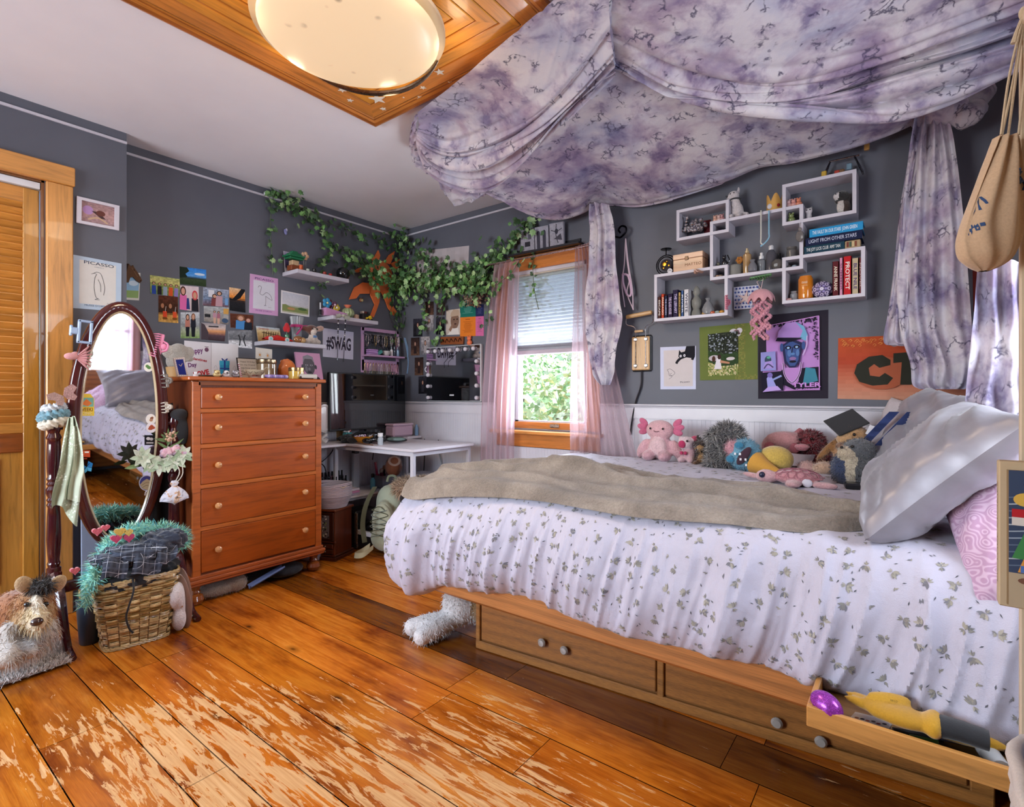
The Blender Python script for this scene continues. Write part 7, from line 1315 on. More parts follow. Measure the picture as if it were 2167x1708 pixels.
def ivy(pts,n,label,seed,size=.05,spread=.05,n_wall=None,light=.5):
 """one hanging length: wiry stem with lobed leaves"""
 P=bez(pts,60);rr=random.Random(seed);t=T('ivy_garland',P[0],label,'ivy','artificial ivy garlands in the corner')
 b=MB('#4a5a34');b.tube(P,.0022,5)
 for i in range(n//5):k=rr.randint(2,58);d=V((rr.uniform(-1,1),rr.uniform(-1,1),rr.uniform(-1,.6)))*spread*1.6;e_=P[k]+d;b.tube([P[k],V((max(e_.x,XL+.006),min(e_.y,YW-.006),min(e_.z,ZC-.01)))],.0013,4)
 b.out('stem','leaf',t);b=MB();nw=V(n_wall)
 for i in range(n):
  k=rr.uniform(0,59.9);j=int(k);p=P[j].lerp(P[j+1],k-j)+V((rr.gauss(0,1),rr.gauss(0,1),rr.gauss(0,1)))*spread;off=(p-P[j]).dot(nw)
  if off<0:p-=nw*off*1.7
  s_=size*rr.uniform(.6,1.15);d=V((rr.gauss(0,.6),rr.gauss(0,.6),-.5+rr.gauss(0,.5)));d=(d-nw*d.dot(nw)*.6).normalized();up=(nw+V((rr.gauss(0,.4),rr.gauss(0,.4),rr.gauss(0,.4)+.35))).normalized();w=d.cross(up)
  if w.length<.1:continue
  w.normalize();up=w.cross(d);q=[p+d*s_*x+w*s_*y-up*s_*.18*(abs(y)*1.2+x*x*.5)for x,y in LV]
  c=jit(rr.choice(['#4f7a3f','#6d9a55','#86ab6a','#3c6434','#9fbd84','#5c8a48'])if rr.random()<light else rr.choice(['#2f4a2c','#38552f','#43643a']),.15);m_=p+d*s_*.45
  q=[V((max(z.x,XL+.004),min(z.y,YW-.004),min(z.z,ZC-.004)))for z in q];m_=V((max(m_.x,XL+.005),min(m_.y,YW-.005),m_.z))
  b.add([m_]+q,[(0,i2+1,(i2+1)%10+1)for i2 in range(10)],c)
 b.out('leaves','leaf',t,smooth=0,fix=False)
def W1(*p):return[aX(x,y,XL+.03+(q[0]if q else 0))for x,y,*q in p]
def W2(*p):return[aY(x,y,YW-.03-(q[0]if q else 0))for x,y,*q in p]
nx,ny=(1,0,0),(0,-1,0)
ivy(W1((580,408),(575,440),(572,480),(575,530),(578,582)),26,'thin ivy strand hanging at the far left, beside the pink bird print',1,.042,.02,nx,.35)
ivy(W1((566,412),(590,410),(625,430),(655,455),(690,470),(745,490)),60,'ivy strand running along the top of the left wall just under the white line',2,.045,.025,nx,.3)
ivy(W1((590,415),(640,455),(680,490),(720,535),(760,560),(800,575)),95,'thick ivy length sloping down the left wall towards the sun',3,.05,.045,nx,.5)
ivy(W1((690,500),(700,530),(685,555),(680,590),(676,615)),40,'ivy strand hanging in front of the highest shelf',4,.045,.028,nx,.6)
ivy(W1((745,490),(790,505),(820,510),(845,505)),40,'dark ivy strand below the ceiling just left of the corner',5,.045,.035,nx,.2)
ivy(W1((760,545,.06),(800,590,.10),(840,600,.10),(870,590,.05)),220,'dense ivy clump drooping over the orange sun',6,.05,.06,nx,.75)
ivy(W1((846,500),(846,540),(850,580),(846,640),(852,700)),60,'ivy hanging straight down in the corner of the room',7,.045,.04,nx,.4)
ivy(W1((835,600),(832,640),(826,665),(838,690),(836,715)),22,'thin ivy strand ending over the pink rack',8,.04,.02,nx,.8)
ivy(W2((850,505),(900,545),(960,580),(1010,580),(1050,555)),210,'dark ivy mass along the window wall, over the cream poster',9,.055,.065,ny,.3)
ivy(W2((855,590,.05),(900,600,.08),(950,595,.08),(1000,600,.08),(1040,580,.05)),290,'lightest and fullest ivy swag low on the window wall',10,.055,.06,ny,.85)
ivy(W2((1135,468),(1100,500),(1060,535),(1020,570),(980,600)),170,'ivy length rising towards the canopy above the left curtain',11,.055,.05,ny,.55)
ivy(W2((1125,470),(1122,500),(1128,540),(1128,580),(1132,620),(1140,655)),26,'thin ivy strand hanging over the window blind',12,.035,.015,ny,.35)
ivy(W2((1100,550,.10),(1080,580,.11),(1050,605,.11),(1035,640,.11),(1033,690,.11)),30,'sparse ivy strand lying on the left pink curtain',13,.045,.02,ny,.7)
ivy(W2((890,620),(900,645),(895,680),(903,700)),26,'ivy strand hanging over the small dark photographs',14,.045,.025,ny,.7)
ivy(W2((935,630),(938,655),(930,690),(925,730)),24,'ivy strand hanging left of the capped man print',15,.045,.022,ny,.7)
# blind, sheer curtains, things hung right of the window
def m_sheer(name,col,tr=.45,tl=.5):
 s=N(name);f=s.noise(s.coord(),260,2);c=s.mixc(col,s.ramp(f,[(.3,.86),(.7,1.0)]));d=s.n('ShaderNodeBsdfDiffuse');s.l(c,d.inputs[0]);t=s.n('ShaderNodeBsdfTranslucent');s.l(c,t.inputs[0]);p=s.n('ShaderNodeBsdfTransparent');m1=s.n('ShaderNodeMixShader');m1.inputs[0].default_value=tl;s.l(d.outputs[0],m1.inputs[1]);s.l(t.outputs[0],m1.inputs[2]);m2=s.n('ShaderNodeMixShader');m2.inputs[0].default_value=tr;s.l(m1.outputs[0],m2.inputs[1]);s.l(p.outputs[0],m2.inputs[2]);s.l(m2.outputs[0],s.out.inputs[0]);return s.m
MSH=m_sheer('pink_sheer','#cfb3bd',.46);MBL=m_sheer('blind_fabric','#aaa8ad',.05,.3)
bd_=T('cellular_blind',(xc,YW+.03,WZ1),'white pleated blind lowered over the upper half of the window','blind');ZB=1.392
b=MB('#e6e2e4');b.grid(lambda u,v:V((WX0+.03+u*(WX1-WX0-.06),YW+.03+(.009 if int(v*44+.5)%2 else-.009),WZ1-.035-v*(WZ1-.035-ZB-.03))),2,45);b.out('pleats',MBL,bd_,smooth=0)
b=MB('#b3a9b4');b.box((xc,YW+.03,ZB+.012),(WX1-WX0-.06,.03,.03),bev=.004);b.out('bottom_rail','plastic',bd_);b=MB('#cbbfae');b.box((xc,YW+.03,WZ1-.018),(WX1-WX0-.05,.04,.035),bev=.004);b.out('head_rail','plastic',bd_)
pr0,pr1=aY(1036,572,YW-.07),aY(1262,512,YW-.07);zr=2.045;b=MB('#b79f9c');b.cyl((pr0.x-.05,YW-.105,zr),(pr1.x+.06,YW-.105,zr),.007);[b.box((x,YW-.053,zr),(.012,.106,.02))for x in(pr0.x-.03,pr1.x+.03)];one(b,'curtain_rod','metal','thin curtain rod over the window carrying the pink sheers','rod')
def curtain(L,Rr,label,seed,nf,amp):
 A=bez([aY(x,y,YW-.105)for x,y in L],40);B=bez([aY(x,y,YW-.105)for x,y in Rr],40);b=MB('#d3a9b4')
 def fn(u,v):
  t=v*40;k=min(int(t),39);p=A[k].lerp(A[k+1],t-k).lerp(B[k].lerp(B[k+1],t-k),u);g=min(1,v*6)
  return p+V((.004*math.sin(u*40),amp*(math.sin(u*nf*2*PI+seed+.7*math.sin(v*3))+.5*math.sin(u*nf*4.7*PI+2*v))*(.35+.65*g),0))
 b.grid(fn,120,41);return one(b,'sheer_curtain',MSH,label,'curtain','pink sheer curtains',fix=False,smooth=80)
curtain([(1043,562),(1040,600),(1024,750),(1015,900),(1014,1005)],[(1098,548),(1096,600),(1093,720),(1086,860),(1084,1000)],'pink sheer curtain left of the window glass',1,5,.016)
curtain([(1217,522),(1217,560),(1212,700),(1206,850),(1206,985)],[(1256,510),(1268,560),(1285,700),(1318,850),(1350,985)],'pink sheer curtain right of the window, fanning out over the wainscot',3,6,.016)
c=aY(1318,500,YW);t=T('iron_hook',c,'black iron scroll hook on the wall right of the window','hook');b=MB('#141318');b.tube(bez([c+V((-.05,-.01,.005)),c+V((-.02,-.03,-.01)),c+V((.01,-.05,-.02)),c+V((.045,-.06,.0)),c+V((.05,-.06,.03)),c+V((.02,-.06,.045)),c+V((.0,-.06,.025)),c+V((.012,-.06,.005))],24),.006,8);b.out('scroll','metal',t);hk=c+V((.02,-.06,-.018))
b=MB('#c9b3bf');P=lambda*p:bez([aY(x,y,YW-.05)for x,y in p],20);[b.tube(P(*q),.0035,6)for q in(((1324,505),(1321,560),(1316,600),(1322,650)),((1324,505),(1330,560),(1338,610),(1340,656)),((1324,505),(1327,550),(1332,590),(1327,620),(1340,655)))];b.tube(P((1318,580),(1330,585),(1336,620),(1328,625),(1319,600),(1318,580)),.007,6,'#c9a9c0');one(b,'crochet_loops','cloth','pale pink crocheted loops hanging from the black hook','cord')
c=aY(1358,748,YW-.012);t=T('wooden_instrument',c,'wooden board with metal clips hanging under a wooden handle by wires','instrument');b=MB('#1b1a1c');w=.052*1.25;b.box(c+V((0,.004,0)),(.128,.018,.222),bev=.012);b.out('back_plate','plastic',t)
b=MB('#c79a62');b.box(c+V((-.003,-.008,0)),(.115,.012,.205),bev=.006);b.out('board','woodz',t);hz_=aY(1352,666,YW-.05)
b=MB('#c79a62');b.box(hz_,(.17,.018,.024),rot=(0,-.09,0),bev=.006);b.box(aY(1352,701,YW-.03),(.055,.012,.014),bev=.003);b.out('handle','woodx',t)
b=MB('#a9a7a8');[b.tube(bez([hz_+V((s*.08,0,0)),hz_+V((s*.085,.01,-.05)),hz_+V((s*.035,.02,-.075)),c+V((s*.032,-.016,.09)),c+V((s*.032,-.016,-.09))],20),.0025,6)for s in(-1,1)];[b.box(c+V((s*.034,-.017,z)),(.022,.01,.018),bev=.003)for s in(-1,1)for z in(.085,-.075)];b.out('wires','metal',t)
cable([c+V((-.0,0,-.11)),c+V((-.005,0,-.2)),c+V((-.04,-.0,-.3)),c+V((-.06,-.01,-.42)),c+V((-.07,-.01,-.5))],'black cord hanging from the wooden board down the wainscot',.005,'#1a1a1e','cord',None)
b=MB('#d3a9b4');b.grid(lambda u,v:V((XR-.05+.018*math.sin(u*30+v),RY0+.32+u*.42+.03*v,2.08-1.3*v)),60,16);one(b,'sheer_curtain',MSH,'pink sheer curtain at the window by the bed head, seen in the oval mirror','curtain','pink sheer curtains',fix=False,smooth=80)
for k,(y0,y1,z0,z1,lab,c1)in enumerate(((2.10,2.42,1.74,1.98,'white line drawing of a dog on the bed head wall, seen in the oval mirror','#8a8790'),(2.10,2.42,1.30,1.68,'white framed dark picture on the bed head wall, seen in the oval mirror','#2a292e'),(2.05,2.32,.98,1.26,'patterned white print low on the bed head wall, seen in the oval mirror','#6d6a78'))):
 P=[V((XR,y1,z1)),V((XR,y0,z1)),V((XR,y0,z0)),V((XR,y1,z0))];P=[P[1],P[0],P[3],P[2]];b=MB();b.prism(P,(-.006,0,0),'#c4c0c6');A_=Art(b,*P,(-1,0,0),.0064)
 if k==1:A_.rect(.14,.12,.86,.88,c1);A_.rect(.2,.45,.8,.8,'#8a8a86');A_.poly([(.3,.5),(.5,.78),(.7,.5)],'#c4c2bc');A_.rect(.2,.2,.8,.4,'#55544f')
 elif k==0:A_.line([(.1,.6),(.2,.75),(.35,.65),(.7,.66),(.85,.8),(.92,.6),(.75,.4),(.3,.4),(.2,.5)],.014,c1);[A_.line([(u,.42),(u,.2)],.014,c1)for u in(.3,.4,.62,.72)]
 else:[A_.line([(.1+i*.1,.1),(.14+i*.1,.5),(.1+i*.1,.9)],.02,c1)for i in range(9)]
 one(b,'wall_print','print',lab,'poster',smooth=0,fix=False)
# interlocking box shelf and its things
def k4(x,y):return 1360+x/4.334,330+y/4.334
YF=YW-.127
def xz(x,y,Y=YF):p=aY(*k4(x,y),Y);return p.x,p.z
su=T('box_shelf',(-.8,YW,1.7),'white wall shelf of five interlocking boxes over the bed','shelf')
BXS={}
for nm,tl,br in(('A',(310,500),(790,712)),('B',(1280,268),(1960,562)),('C',(105,1092),(778,1500)),('D',(1278,935),(2040,1342)),('M',(615,602),(1470,1052))):
 x0,z1=xz(*tl);x1,z0=xz(*br);
 BXS[nm]=(x0,x1,z0,z1)
for nm,(l0,l1)in{'A':((310,500),(306,782)),'B':((1280,265),(1286,640)),'C':((105,1090),(100,1520)),'D':((1280,932),(1270,1358)),'M':((615,602),(615,1142))}.items():BXS[nm]=(BXS[nm][0],BXS[nm][1],xz(*l1)[1],xz(*l0)[1])
th=.016
for nm,(x0,x1,z0,z1)in BXS.items():
 e=.001*'ABCDM'.index(nm);b=MB('#c3bfc9');ym=YW-.0635;d_=.127-e
 for cx_,cz_,sx_,sz_ in(((x0+x1)/2,z0+th/2,x1-x0,th),((x0+x1)/2,z1-th/2,x1-x0,th),(x0+th/2,(z0+z1)/2,th,z1-z0-2*th),(x1-th/2,(z0+z1)/2,th,z1-z0-2*th)):b.box((cx_,YW-d_/2,cz_),(sx_,d_,sz_))
 b.out('box','paint',su,smooth=0)
GS='things on the box shelf'
def base(nm,top=False):return BXS[nm][3]if top else BXS[nm][2]+th
def P_(x,z,Y=YW-.07):return V((aY(*k4(x,600),Y).x,Y,z))
def sh(mb,nm,mat,lab,cat,**k):return one(mb,nm,mat,lab,cat,GS,**k)
zA,zMt,zBi,zMb,zCt,zCi,zDi,zDt=base('A'),base('M',1),base('B'),base('M'),base('C',1),base('C'),base('D'),base('D',1)
r=random.Random(31)
c=P_(475,zA);b=MB('#b9b6ba');[b.ell(c+V((r.gauss(0,.03),r.gauss(0,.014),.015+abs(r.gauss(0,.03))+max(0,.02))),r.uniform(.008,.013),jit('#bdb9bd',.2),None,7,5)for _ in range(70)];sh(b,'silver_flowers','metal','crumpled silver foil flower bunch in the upper left box','ornament')
b=MB('#5a1c24');b.box(P_(595,zA+.05,YW-.03),(.04,.004,.095),rot=(.15,0,0));sh(b,'red_card','print','dark red card leaning behind the silver flowers','card')
def pig(x,z,col,lab,s=1.0):
 c=P_(x,z,YW-.09);b=MB(col);b.ell(c+V((0,0,.012*s)),(.014*s,.012*s,.012*s));b.ell(c+V((0,-.006,.026*s)),.0095*s);[b.ell(c+V((dx*s,-.004,.036*s)),.004*s)for dx in(-.006,.006)];sh(b,'animal_figurine','gloss',lab,'figurine',smooth=60)
for x,col,q in((665,'#c99a85','left'),(700,'#c7a59c','middle'),(732,'#b9878a','right')):pig(x,zMt,col,'tiny pink animal figurine in the upper left box, %s of three'%q)
zcell=zBi+.073
for x,col,q in((1340,'#c9a3a0','left'),(1385,'#c98f85','middle'),(1432,'#c97a5c','right')):pig(x,zMt+.001,col,'tiny animal figurine on the ledge in the upper right box, %s of three'%q,1.1)
pig(1365,zBi,'#6d7a48','small green frog figurine in the little cell of the upper right box',1.3)
b=MB('#9a8ab5');[b.ell(P_(700+i*14,base('A')+.006,YW-.09),(.009,.008,.007))for i in range(3)];sh(b,'lilac_stones','gloss','lilac stones in the little cell of the upper left box','stones')
def toy(nm,lab,parts,c,eyes=(),nose=None,cat='soft toy',grp=GS,vox=.006,fur=None,mat='plush'):
 t=T(nm,c,lab,cat,grp);smooth_blob('body',[(c+V(p[0]),*p[1:])for p in parts],vox,mat,t,fur=fur)
 for e in eyes:b=MB('#14110f');b.ell(c+V(e[:3]),e[3]if len(e)>3 else .005,None,None,8,6);b.out('eye','gloss',t)
 if nose:b=MB(nose[2]);b.ell(c+V(nose[0]),nose[1]);b.out('nose','gloss',t)
 return t
c=P_(865,zMt,YW-.07);Wt='#c9c0c0';t=toy('white_dog_toy','white sitting dog soft toy with black collar on top of the shelf',[((0,0,.045),(.034,.03,.048),Wt),((-.004,-.012,.085),(.024,.022,.03),Wt),((-.02,-.03,.012),(.014,.03,.013),Wt),((.02,-.03,.012),(.014,.03,.013),Wt),((.042,0,.02),(.02,.012,.014),Wt),((-.012,-.02,.125),(.03,.026,.026),Wt),((.008,.0,.155),(.01,.008,.02),Wt),((-.03,-.035,.115),(.016,.014,.013),Wt)],c,[(-.022,-.045,.13,.003),(-.004,-.046,.132,.003)],((-.04,-.048,.118),.005,'#1d1a1a'));b=MB('#1b191c');b.tube([c+V((-.006+.027*math.cos(a),-.014+.025*math.sin(a),.104))for a in[i*PI/8 for i in range(17)]],.0035,6,cap=False);b.out('collar','cloth',t)
c=P_(1210,zMt,YW-.06);b=MB('#c79a55');pts=[(-.036,0),(.036,0),(.04,.095),(.018,.055),(0,.075),(-.018,.055),(-.036,.085)];n=20
for i in range(n):
 a0,a1=PI*(1+i/n),PI*(1+(i+1)/n);hgt=lambda a:.055+.04*abs(math.cos(a*2.5));b.add([c+V((.038*math.cos(a),.03*math.sin(a),z))for a,z in((a0,0),(a1,0),(a1,hgt(a1)),(a0,hgt(a0)))],[(0,1,2,3)])
b.ell(c+V((-.018,-.028,.03)),(.012,.006,.014),'#c9c5c9');b.ell(c+V((.022,-.024,.03)),(.008,.005,.009),'#8a2a2c');sh(b,'paper_crown','print','gold paper crown with stuck-on gems on top of the shelf','crown',fix=False)
for x,col,y1,lab in((1085,'#c9c7bd',800,'white yarn hanging over the middle box, left of the blue yarn'),(1158,'#7fb0c9',750,'pale blue yarn hanging in a loop over the middle box')):
 q=[aY(*k4(x,500+(y1-500)*i/6),YF-.008)for i in range(7)]+([aY(*k4(1120,800),YF-.008),aY(*k4(1080,830),YF-.008),aY(*k4(1110,805),YF-.008)]if col[1]=='7' else[aY(*k4(1110,815),YF-.008)]);b=MB(col);b.tube(bez(q,26),.0035,6);sh(b,'yarn','cloth',lab,'yarn')
c=P_(1845,zBi,YW-.07);t=toy('panda_toy','small black, brown and white dog soft toy in the upper right box',[((0,0,.035),(.03,.026,.04),'#3a2a22'),((-.012,-.018,.035),(.018,.014,.03),'#c9c2bc'),((-.008,-.008,.09),(.03,.026,.027),'#1b191a'),((-.026,-.02,.09),(.018,.016,.017),'#c9c4c4'),((.018,.0,.08),(.01,.012,.024),'#1b191a'),((-.032,.0,.075),(.008,.012,.018),'#1b191a')],c,[(-.03,-.034,.098,.003),(-.014,-.036,.1,.003)])
c=P_(1525,zBi,YW-.08);toy('cow_toy','tiny white spotted animal toy on the floor of the upper right box',[((0,0,.02),(.014,.012,.02),'#c4bfc4'),((0,-.006,.046),(.018,.014,.015),'#c9c4c9'),((-.012,0,.062),(.005,.004,.009),'#8a858a'),((.012,0,.062),(.005,.004,.009),'#8a858a')],c,[(-.007,-.02,.048,.003),(.007,-.02,.048,.003)],vox=.004)
c=P_(1830,base('B',1),YW-.05);t=T('swing_toy',c,'small metal frame toy with coloured blocks on top of the upper right box','toy',GS);b=MB('#6d6a70');[b.cyl(c+V((dx*.085,dy,0)),c+V((dx*.05,0,.09)),.004,seg=6)for dx in(-1,1)for dy in(-.02,.02)];b.cyl(c+V((-.055,0,.09)),c+V((.07,0,.09)),.004,seg=6);b.out('frame','metal',t)
for i,(dx,z,col)in enumerate(((-.075,.03,'#c9a23c'),(-.02,.02,'#b5402f'),(.0,.02,'#7d5a3a'),(.03,.04,'#6f8a9a'),(.1,.115,'#a57a42'))):b=MB(col);b.box(c+V((dx,-.01,z)),(.022,.02,.03),bev=.003);b.out('block','plastic',t)
c=aY(*k4(1442,738),YF-.012);b=MB('#a09894');b.ell(c,(.02,.012,.028),None,None,10,6);b.ell(c+V((0,0,.035)),(.008,.006,.01));b.tube([c+V((0,0,.04)),c+V((0,.008,.07))],.0015,5);sh(b,'crystal_drop','glass','faceted crystal drop hanging on the edge of the middle box','ornament',smooth=10)
def book(x0,x1,z,h,col,lab,txt=None,tcol='#d6d2cc',cat='book',grp='books in the lower boxes',lean=0,dep=.1):
 a,e=aY(*k4(x0,1300),YF+.012).x,aY(*k4(x1,1300),YF+.012).x;t=T('book',((a+e)/2,YF+.06,z),lab,cat,grp);w=e-a-.001;cx_=(a+e)/2
 b=MB(col);b.box((cx_,YF+.014,z+h/2),(w,.004,h));[b.box((cx_+s*(w/2-.001),YF+.012+dep/2,z+h/2),(.002,dep,h))for s in(-1,1)]
 if txt:
  A_=Art(b,V((cx_-w/2,YF+.0118,z)),V((cx_-w/2,YF+.0118,z+h)),V((cx_+w/2,YF+.0118,z+h)),V((cx_+w/2,YF+.0118,z)),(0,-1,0));A_.q=[A_.q[1],A_.q[2],A_.q[3],A_.q[0]];A_.q=[A_.q[1],A_.q[2],A_.q[3],A_.q[0]];A_.W,A_.H=h,w
  A_.text(txt,.5,.5,.5,tcol,w=.72,bold=.02)
 b.out('cover','print',t,smooth=0,fix=False);b=MB('#c4b9a2');b.box((cx_,YF+.014+dep/2,z+h/2),(w-.004,dep-.006,h-.006));b.out('pages','paint',t,smooth=0)
hC=lambda y:xz(300,y)[1]-xz(300,1500)[1]
for x0,x1,h,col,lab,tx,tc in((137,168,.125,'#4a2a24','slim dark brown book, leftmost in the lower left box','ESCAPE','#c9c2bc'),(169,198,.14,'#b5442c','slim orange-red book in the lower left box','FARRAGO','#e2d6c4'),(199,226,.128,'#232840','slim navy book next to the orange-red one','THE GARDEN','#a9a9c4'),(227,275,.137,'#2a1f38','dark purple book left of the tallest book','THE GLASS HOUSE','#c4b4d0'),(276,325,.155,'#2c2540','tallest dark book in the lower left box','THE LIBRARY','#b5a9c9'),(326,350,.138,'#b5955f','slim tan book in the lower left box','POEMS','#5a4626'),(351,376,.146,'#3f5a8a','slim blue book between the tan and the white one','RIVER','#d5d9e2'),(377,425,.15,'#c9c7cc','thick white book, rightmost in the lower left box','WHITE','#4a4a5a')):book(x0,x1,zCi,h,col,lab,tx,tc)
c=P_(495,zCi,YW-.08);b=MB('#b5b4ac');b.lathe([(.026,0),(.03,.01),(.024,.03),(.018,.04),(.026,.06),(.028,.085),(.016,.105),(.012,.112),(.02,.13),(.018,.15),(.008,.165),(0,.17)],c,16);sh(b,'glass_statue','glass','clear glass statue bottle next to the white book','ornament')
c=P_(600,zCi,YW-.085);b=MB('#b9b9bd');b.lathe([(.0,0),(.03,.006),(.034,.03),(.022,.06),(.008,.078),(.016,.092),(.014,.094)],c,18);sh(b,'organza_pouch','glass','small sheer white pouch in the lower left box','pouch')
[sh(MB(col).ell(P_(x,zCi+.009,YW-.1),(.014,.011,.009)),'polished_stone','gloss','polished %s stone on the floor of the lower left box'%q,'stone')for x,col,q in((565,'#a8874f','tan'),(640,'#b5552f','orange'),(685,'#8f9a8f','grey-green'),(725,'#c28a2f','amber'))]
c=aY(*k4(765,1345),YF-.015);claw('pink_claw_clip',c,.075,.03,'#c9788a','pink claw clip gripping the right side of the lower left box',ang=.1)
for ch in[o for o in bpy.data.objects if o.name=='pink_claw_clip']:ch['group']=GS
c=P_(440,zCt,YW-.07);t=T('wooden_box',c,'pale wooden hinged box with a small latch on the lower left box','box',GS);b=MB('#b98f6c');b.box(c+V((0,0,.033)),(.165,.1,.066),bev=.002);b.out('box','woodx',t);b=MB('#c0967a');b.box(c+V((0,0,.082)),(.167,.102,.03),bev=.002);b.out('lid','woodx',t);b=MB('#4a3d34');b.box(c+V((-.005,-.052,.068)),(.02,.004,.022),bev=.002);b.out('latch','metal',t);mb=MB();A_=Art(mb,c+V((-.02,-.0503,.05)),c+V((.08,-.0503,.05)),c+V((.08,-.0503,.012)),c+V((-.02,-.0503,.012)),(0,-1,0));A_.text('MATTEO',.5,.5,.4,'#6d4a34',w=.9);mb.out('lettering','print',t,smooth=0,fix=False)
c=P_(215,zCt,YW-.06);t=T('candle_orrery',c,'black ringed metal candle holder with gold sun and moon disc','ornament',GS);b=MB('#17161a');cz=c+V((0,0,.062));[b.tube([cz+V((rr*math.cos(a),-.004*k,rr*math.sin(a)))for a in[i*PI/18 for i in range(37)]],.003,6,cap=False)for k,rr in enumerate((.058,.047))];b.lathe([(0,-.003),(.034,-.003),(.034,.003),(0,.003)],cz,24,ax=(0,1,0));b.cyl(c+V((0,0,.12)),c+V((0,0,.152)),.003);b.lathe([(0,.15),(.03,.152),(.032,.156),(0,.154)],c,20);b.box(c+V((0,0,.003)),(.06,.04,.006));b.out('rings','metal',t);b=MB('#c9902f');[b.ell(cz+V((dx,-.005,dz)),(rr,.002,rr))for dx,dz,rr in((-.008,.006,.013),(.018,-.004,.007),(-.014,-.016,.006),(.006,.02,.005))];b.out('gold_stars','metal',t)
b=MB('#c2bfc4');c=P_(250,zCt+.012,YF+.012);b.lathe([(0,-.002),(.014,-.002),(.014,.002),(0,.002)],c,18,ax=(0,1,0));b.tube([c+V((-.008,-.003,0)),c+V((0,-.003,.006)),c+V((.008,-.003,0))],.0015,5,'#55535a');sh(b,'button_badge','gloss','small round grey badge leaning on the wooden box','badge')
c=aY(*k4(505,1050),YF-.01);t=claw('brown_claw_clip',c,.09,.022,'#b08a78','pale brown claw clip lying on the front edge of the lower left box',ang=0,teeth=9);t['group']=GS;t.rotation_euler=(0,1.45,PI/2)
c=P_(690,zMb,YW-.08);b=MB('#5a5a4a');[b.ell(c+V((dx,0,z)),rr)for dx,z,rr in((0,.012,.014),(.002,.032,.01),(-.012,.01,.009))];b.v=[p+V((0,0,.045))for p in b.v];sh(b,'owl_figurine','gloss','small olive figurine on the inner ledge of the middle box','figurine')
c=P_(750,BXS['C'][3],YW-.085);b=MB('#17161a');b.ell(c+V((0,0,.018)),(.016,.012,.02));b.ell(c+V((0,-.006,.046)),.011);[b.lathe([(.005,0),(0,.012)],c+V((dx,-.006,.053)),6)for dx in(-.006,.006)];b.tube(bez([c+V((.012,0,.01)),c+V((.026,0,.03)),c+V((.016,0,.06))],8),.003,5);sh(b,'black_cat_figurine','gloss','black cat figurine standing in the middle box','figurine')
def jar(x,z,prof,lab,col,mat='glass',cat='bottle',cap=None,capcol='#c9c9cc',Y=YW-.07,nm='bottle',liquid=None):
 c=P_(x,z,Y);t=T(nm,c,lab,cat,GS);b=MB(col);b.lathe(prof,c,18);b.out('body',mat,t)
 if cap:b=MB(capcol);b.lathe(cap,c,16);b.out('cap','gloss',t)
 if liquid:b=MB(liquid[0]);b.lathe([(0,.003),(liquid[1],.003),(liquid[1],liquid[2]),(0,liquid[2])],c,16);b.out('filling','gloss',t)
jar(850,zMb,[(.03,0),(.034,.004),(.034,.055),(.03,.06),(0,.06)],'glass candle jar with white wax in the middle box','#b9b7b0',cat='candle',nm='candle_jar',liquid=('#c9c4b4',.031,.042))
jar(958,zMb,[(.02,0),(.021,.004),(.021,.105),(.012,.115),(0,.116)],'tall amber perfume bottle in the middle box','#a8875c',cap=[(.011,.116),(.011,.126),(.006,.128),(.006,.14),(0,.14)],capcol='#b09c78',mat='gloss')
jar(1090,zMb,[(.02,0),(.022,.004),(.022,.062),(.012,.072),(0,.072)],'clear spray bottle with white pump in the middle box','#a5a9b0',cap=[(.013,.072),(.013,.088),(.008,.09),(.008,.105),(0,.106)],liquid=('#c4c4cc',.018,.05))
jar(1178,zMb,[(.022,0),(.025,.004),(.025,.09),(.013,.112),(0,.112)],'tall smoky spray bottle with white cap in the middle box','#77757e',cap=[(.013,.112),(.013,.132),(.010,.136),(0,.137)])
jar(1252,zMb,[(.018,0),(.02,.003),(.02,.06),(.01,.07),(0,.07)],'small black bottle at the right of the middle box','#201f24',mat='gloss',cap=[(.009,.07),(.009,.098),(0,.1)],capcol='#17171a',Y=YW-.03)
jar(1368,BXS['D'][3],[(.022,0),(.025,.003),(.025,.04),(.02,.046),(.024,.05),(.024,.058),(0,.06)],'glass jar of dark stones at the right of the middle box','#8a8786',nm='stone_jar',cat='jar',liquid=('#3a3534',.021,.03))
jar(1008,zMb,[(.012,0),(.022,.006),(.024,.03),(.01,.055),(.014,.066),(0,.067)],'small sheer grey pouch in front of the amber bottle','#a9a8b0',nm='organza_pouch',cat='pouch',Y=YW-.11)
sh(MB('#86807c').ell(P_(1235,zMb+.028,YW-.1),(.028,.02,.028),None,None,9,6),'crystal_rock','glass','clear rough crystal in the middle box beside the smoky bottle','rock',smooth=5)
for x,col,q in((890,'#b5742c','orange'),(1040,'#8a4f1e','brown')):c=P_(x,zMb+.062 if x<900 else zMb,YW-.04);b=MB(col);[b.ell(c+V((.012*math.cos(i*1.05),0,.03+.012*math.sin(i*1.05))),.009,None,None,8,6)for i in range(6)];b.cyl(c,c+V((0,0,.03)),.004);sh(b,'dried_flower','cloth','small dried %s flower in the middle box'%q,'flower')
[sh(MB(col).ell(P_(x,z+.008,YW-.09),(.013,.01,.008)),'pebble','gloss',lab,'stone')for x,z,col,lab in((1340,zMb,'#4a4645','dark pebble in the little cell of the lower right box'),(1392,zMb,'#7d8a96','blue-grey pebble in the little cell of the lower right box'),(685,zMb,'#a5836a','tan pebble in the little cell above the book box'),(715,zMb,'#7a6a5f','grey-brown pebble in the little cell above the book box'))]
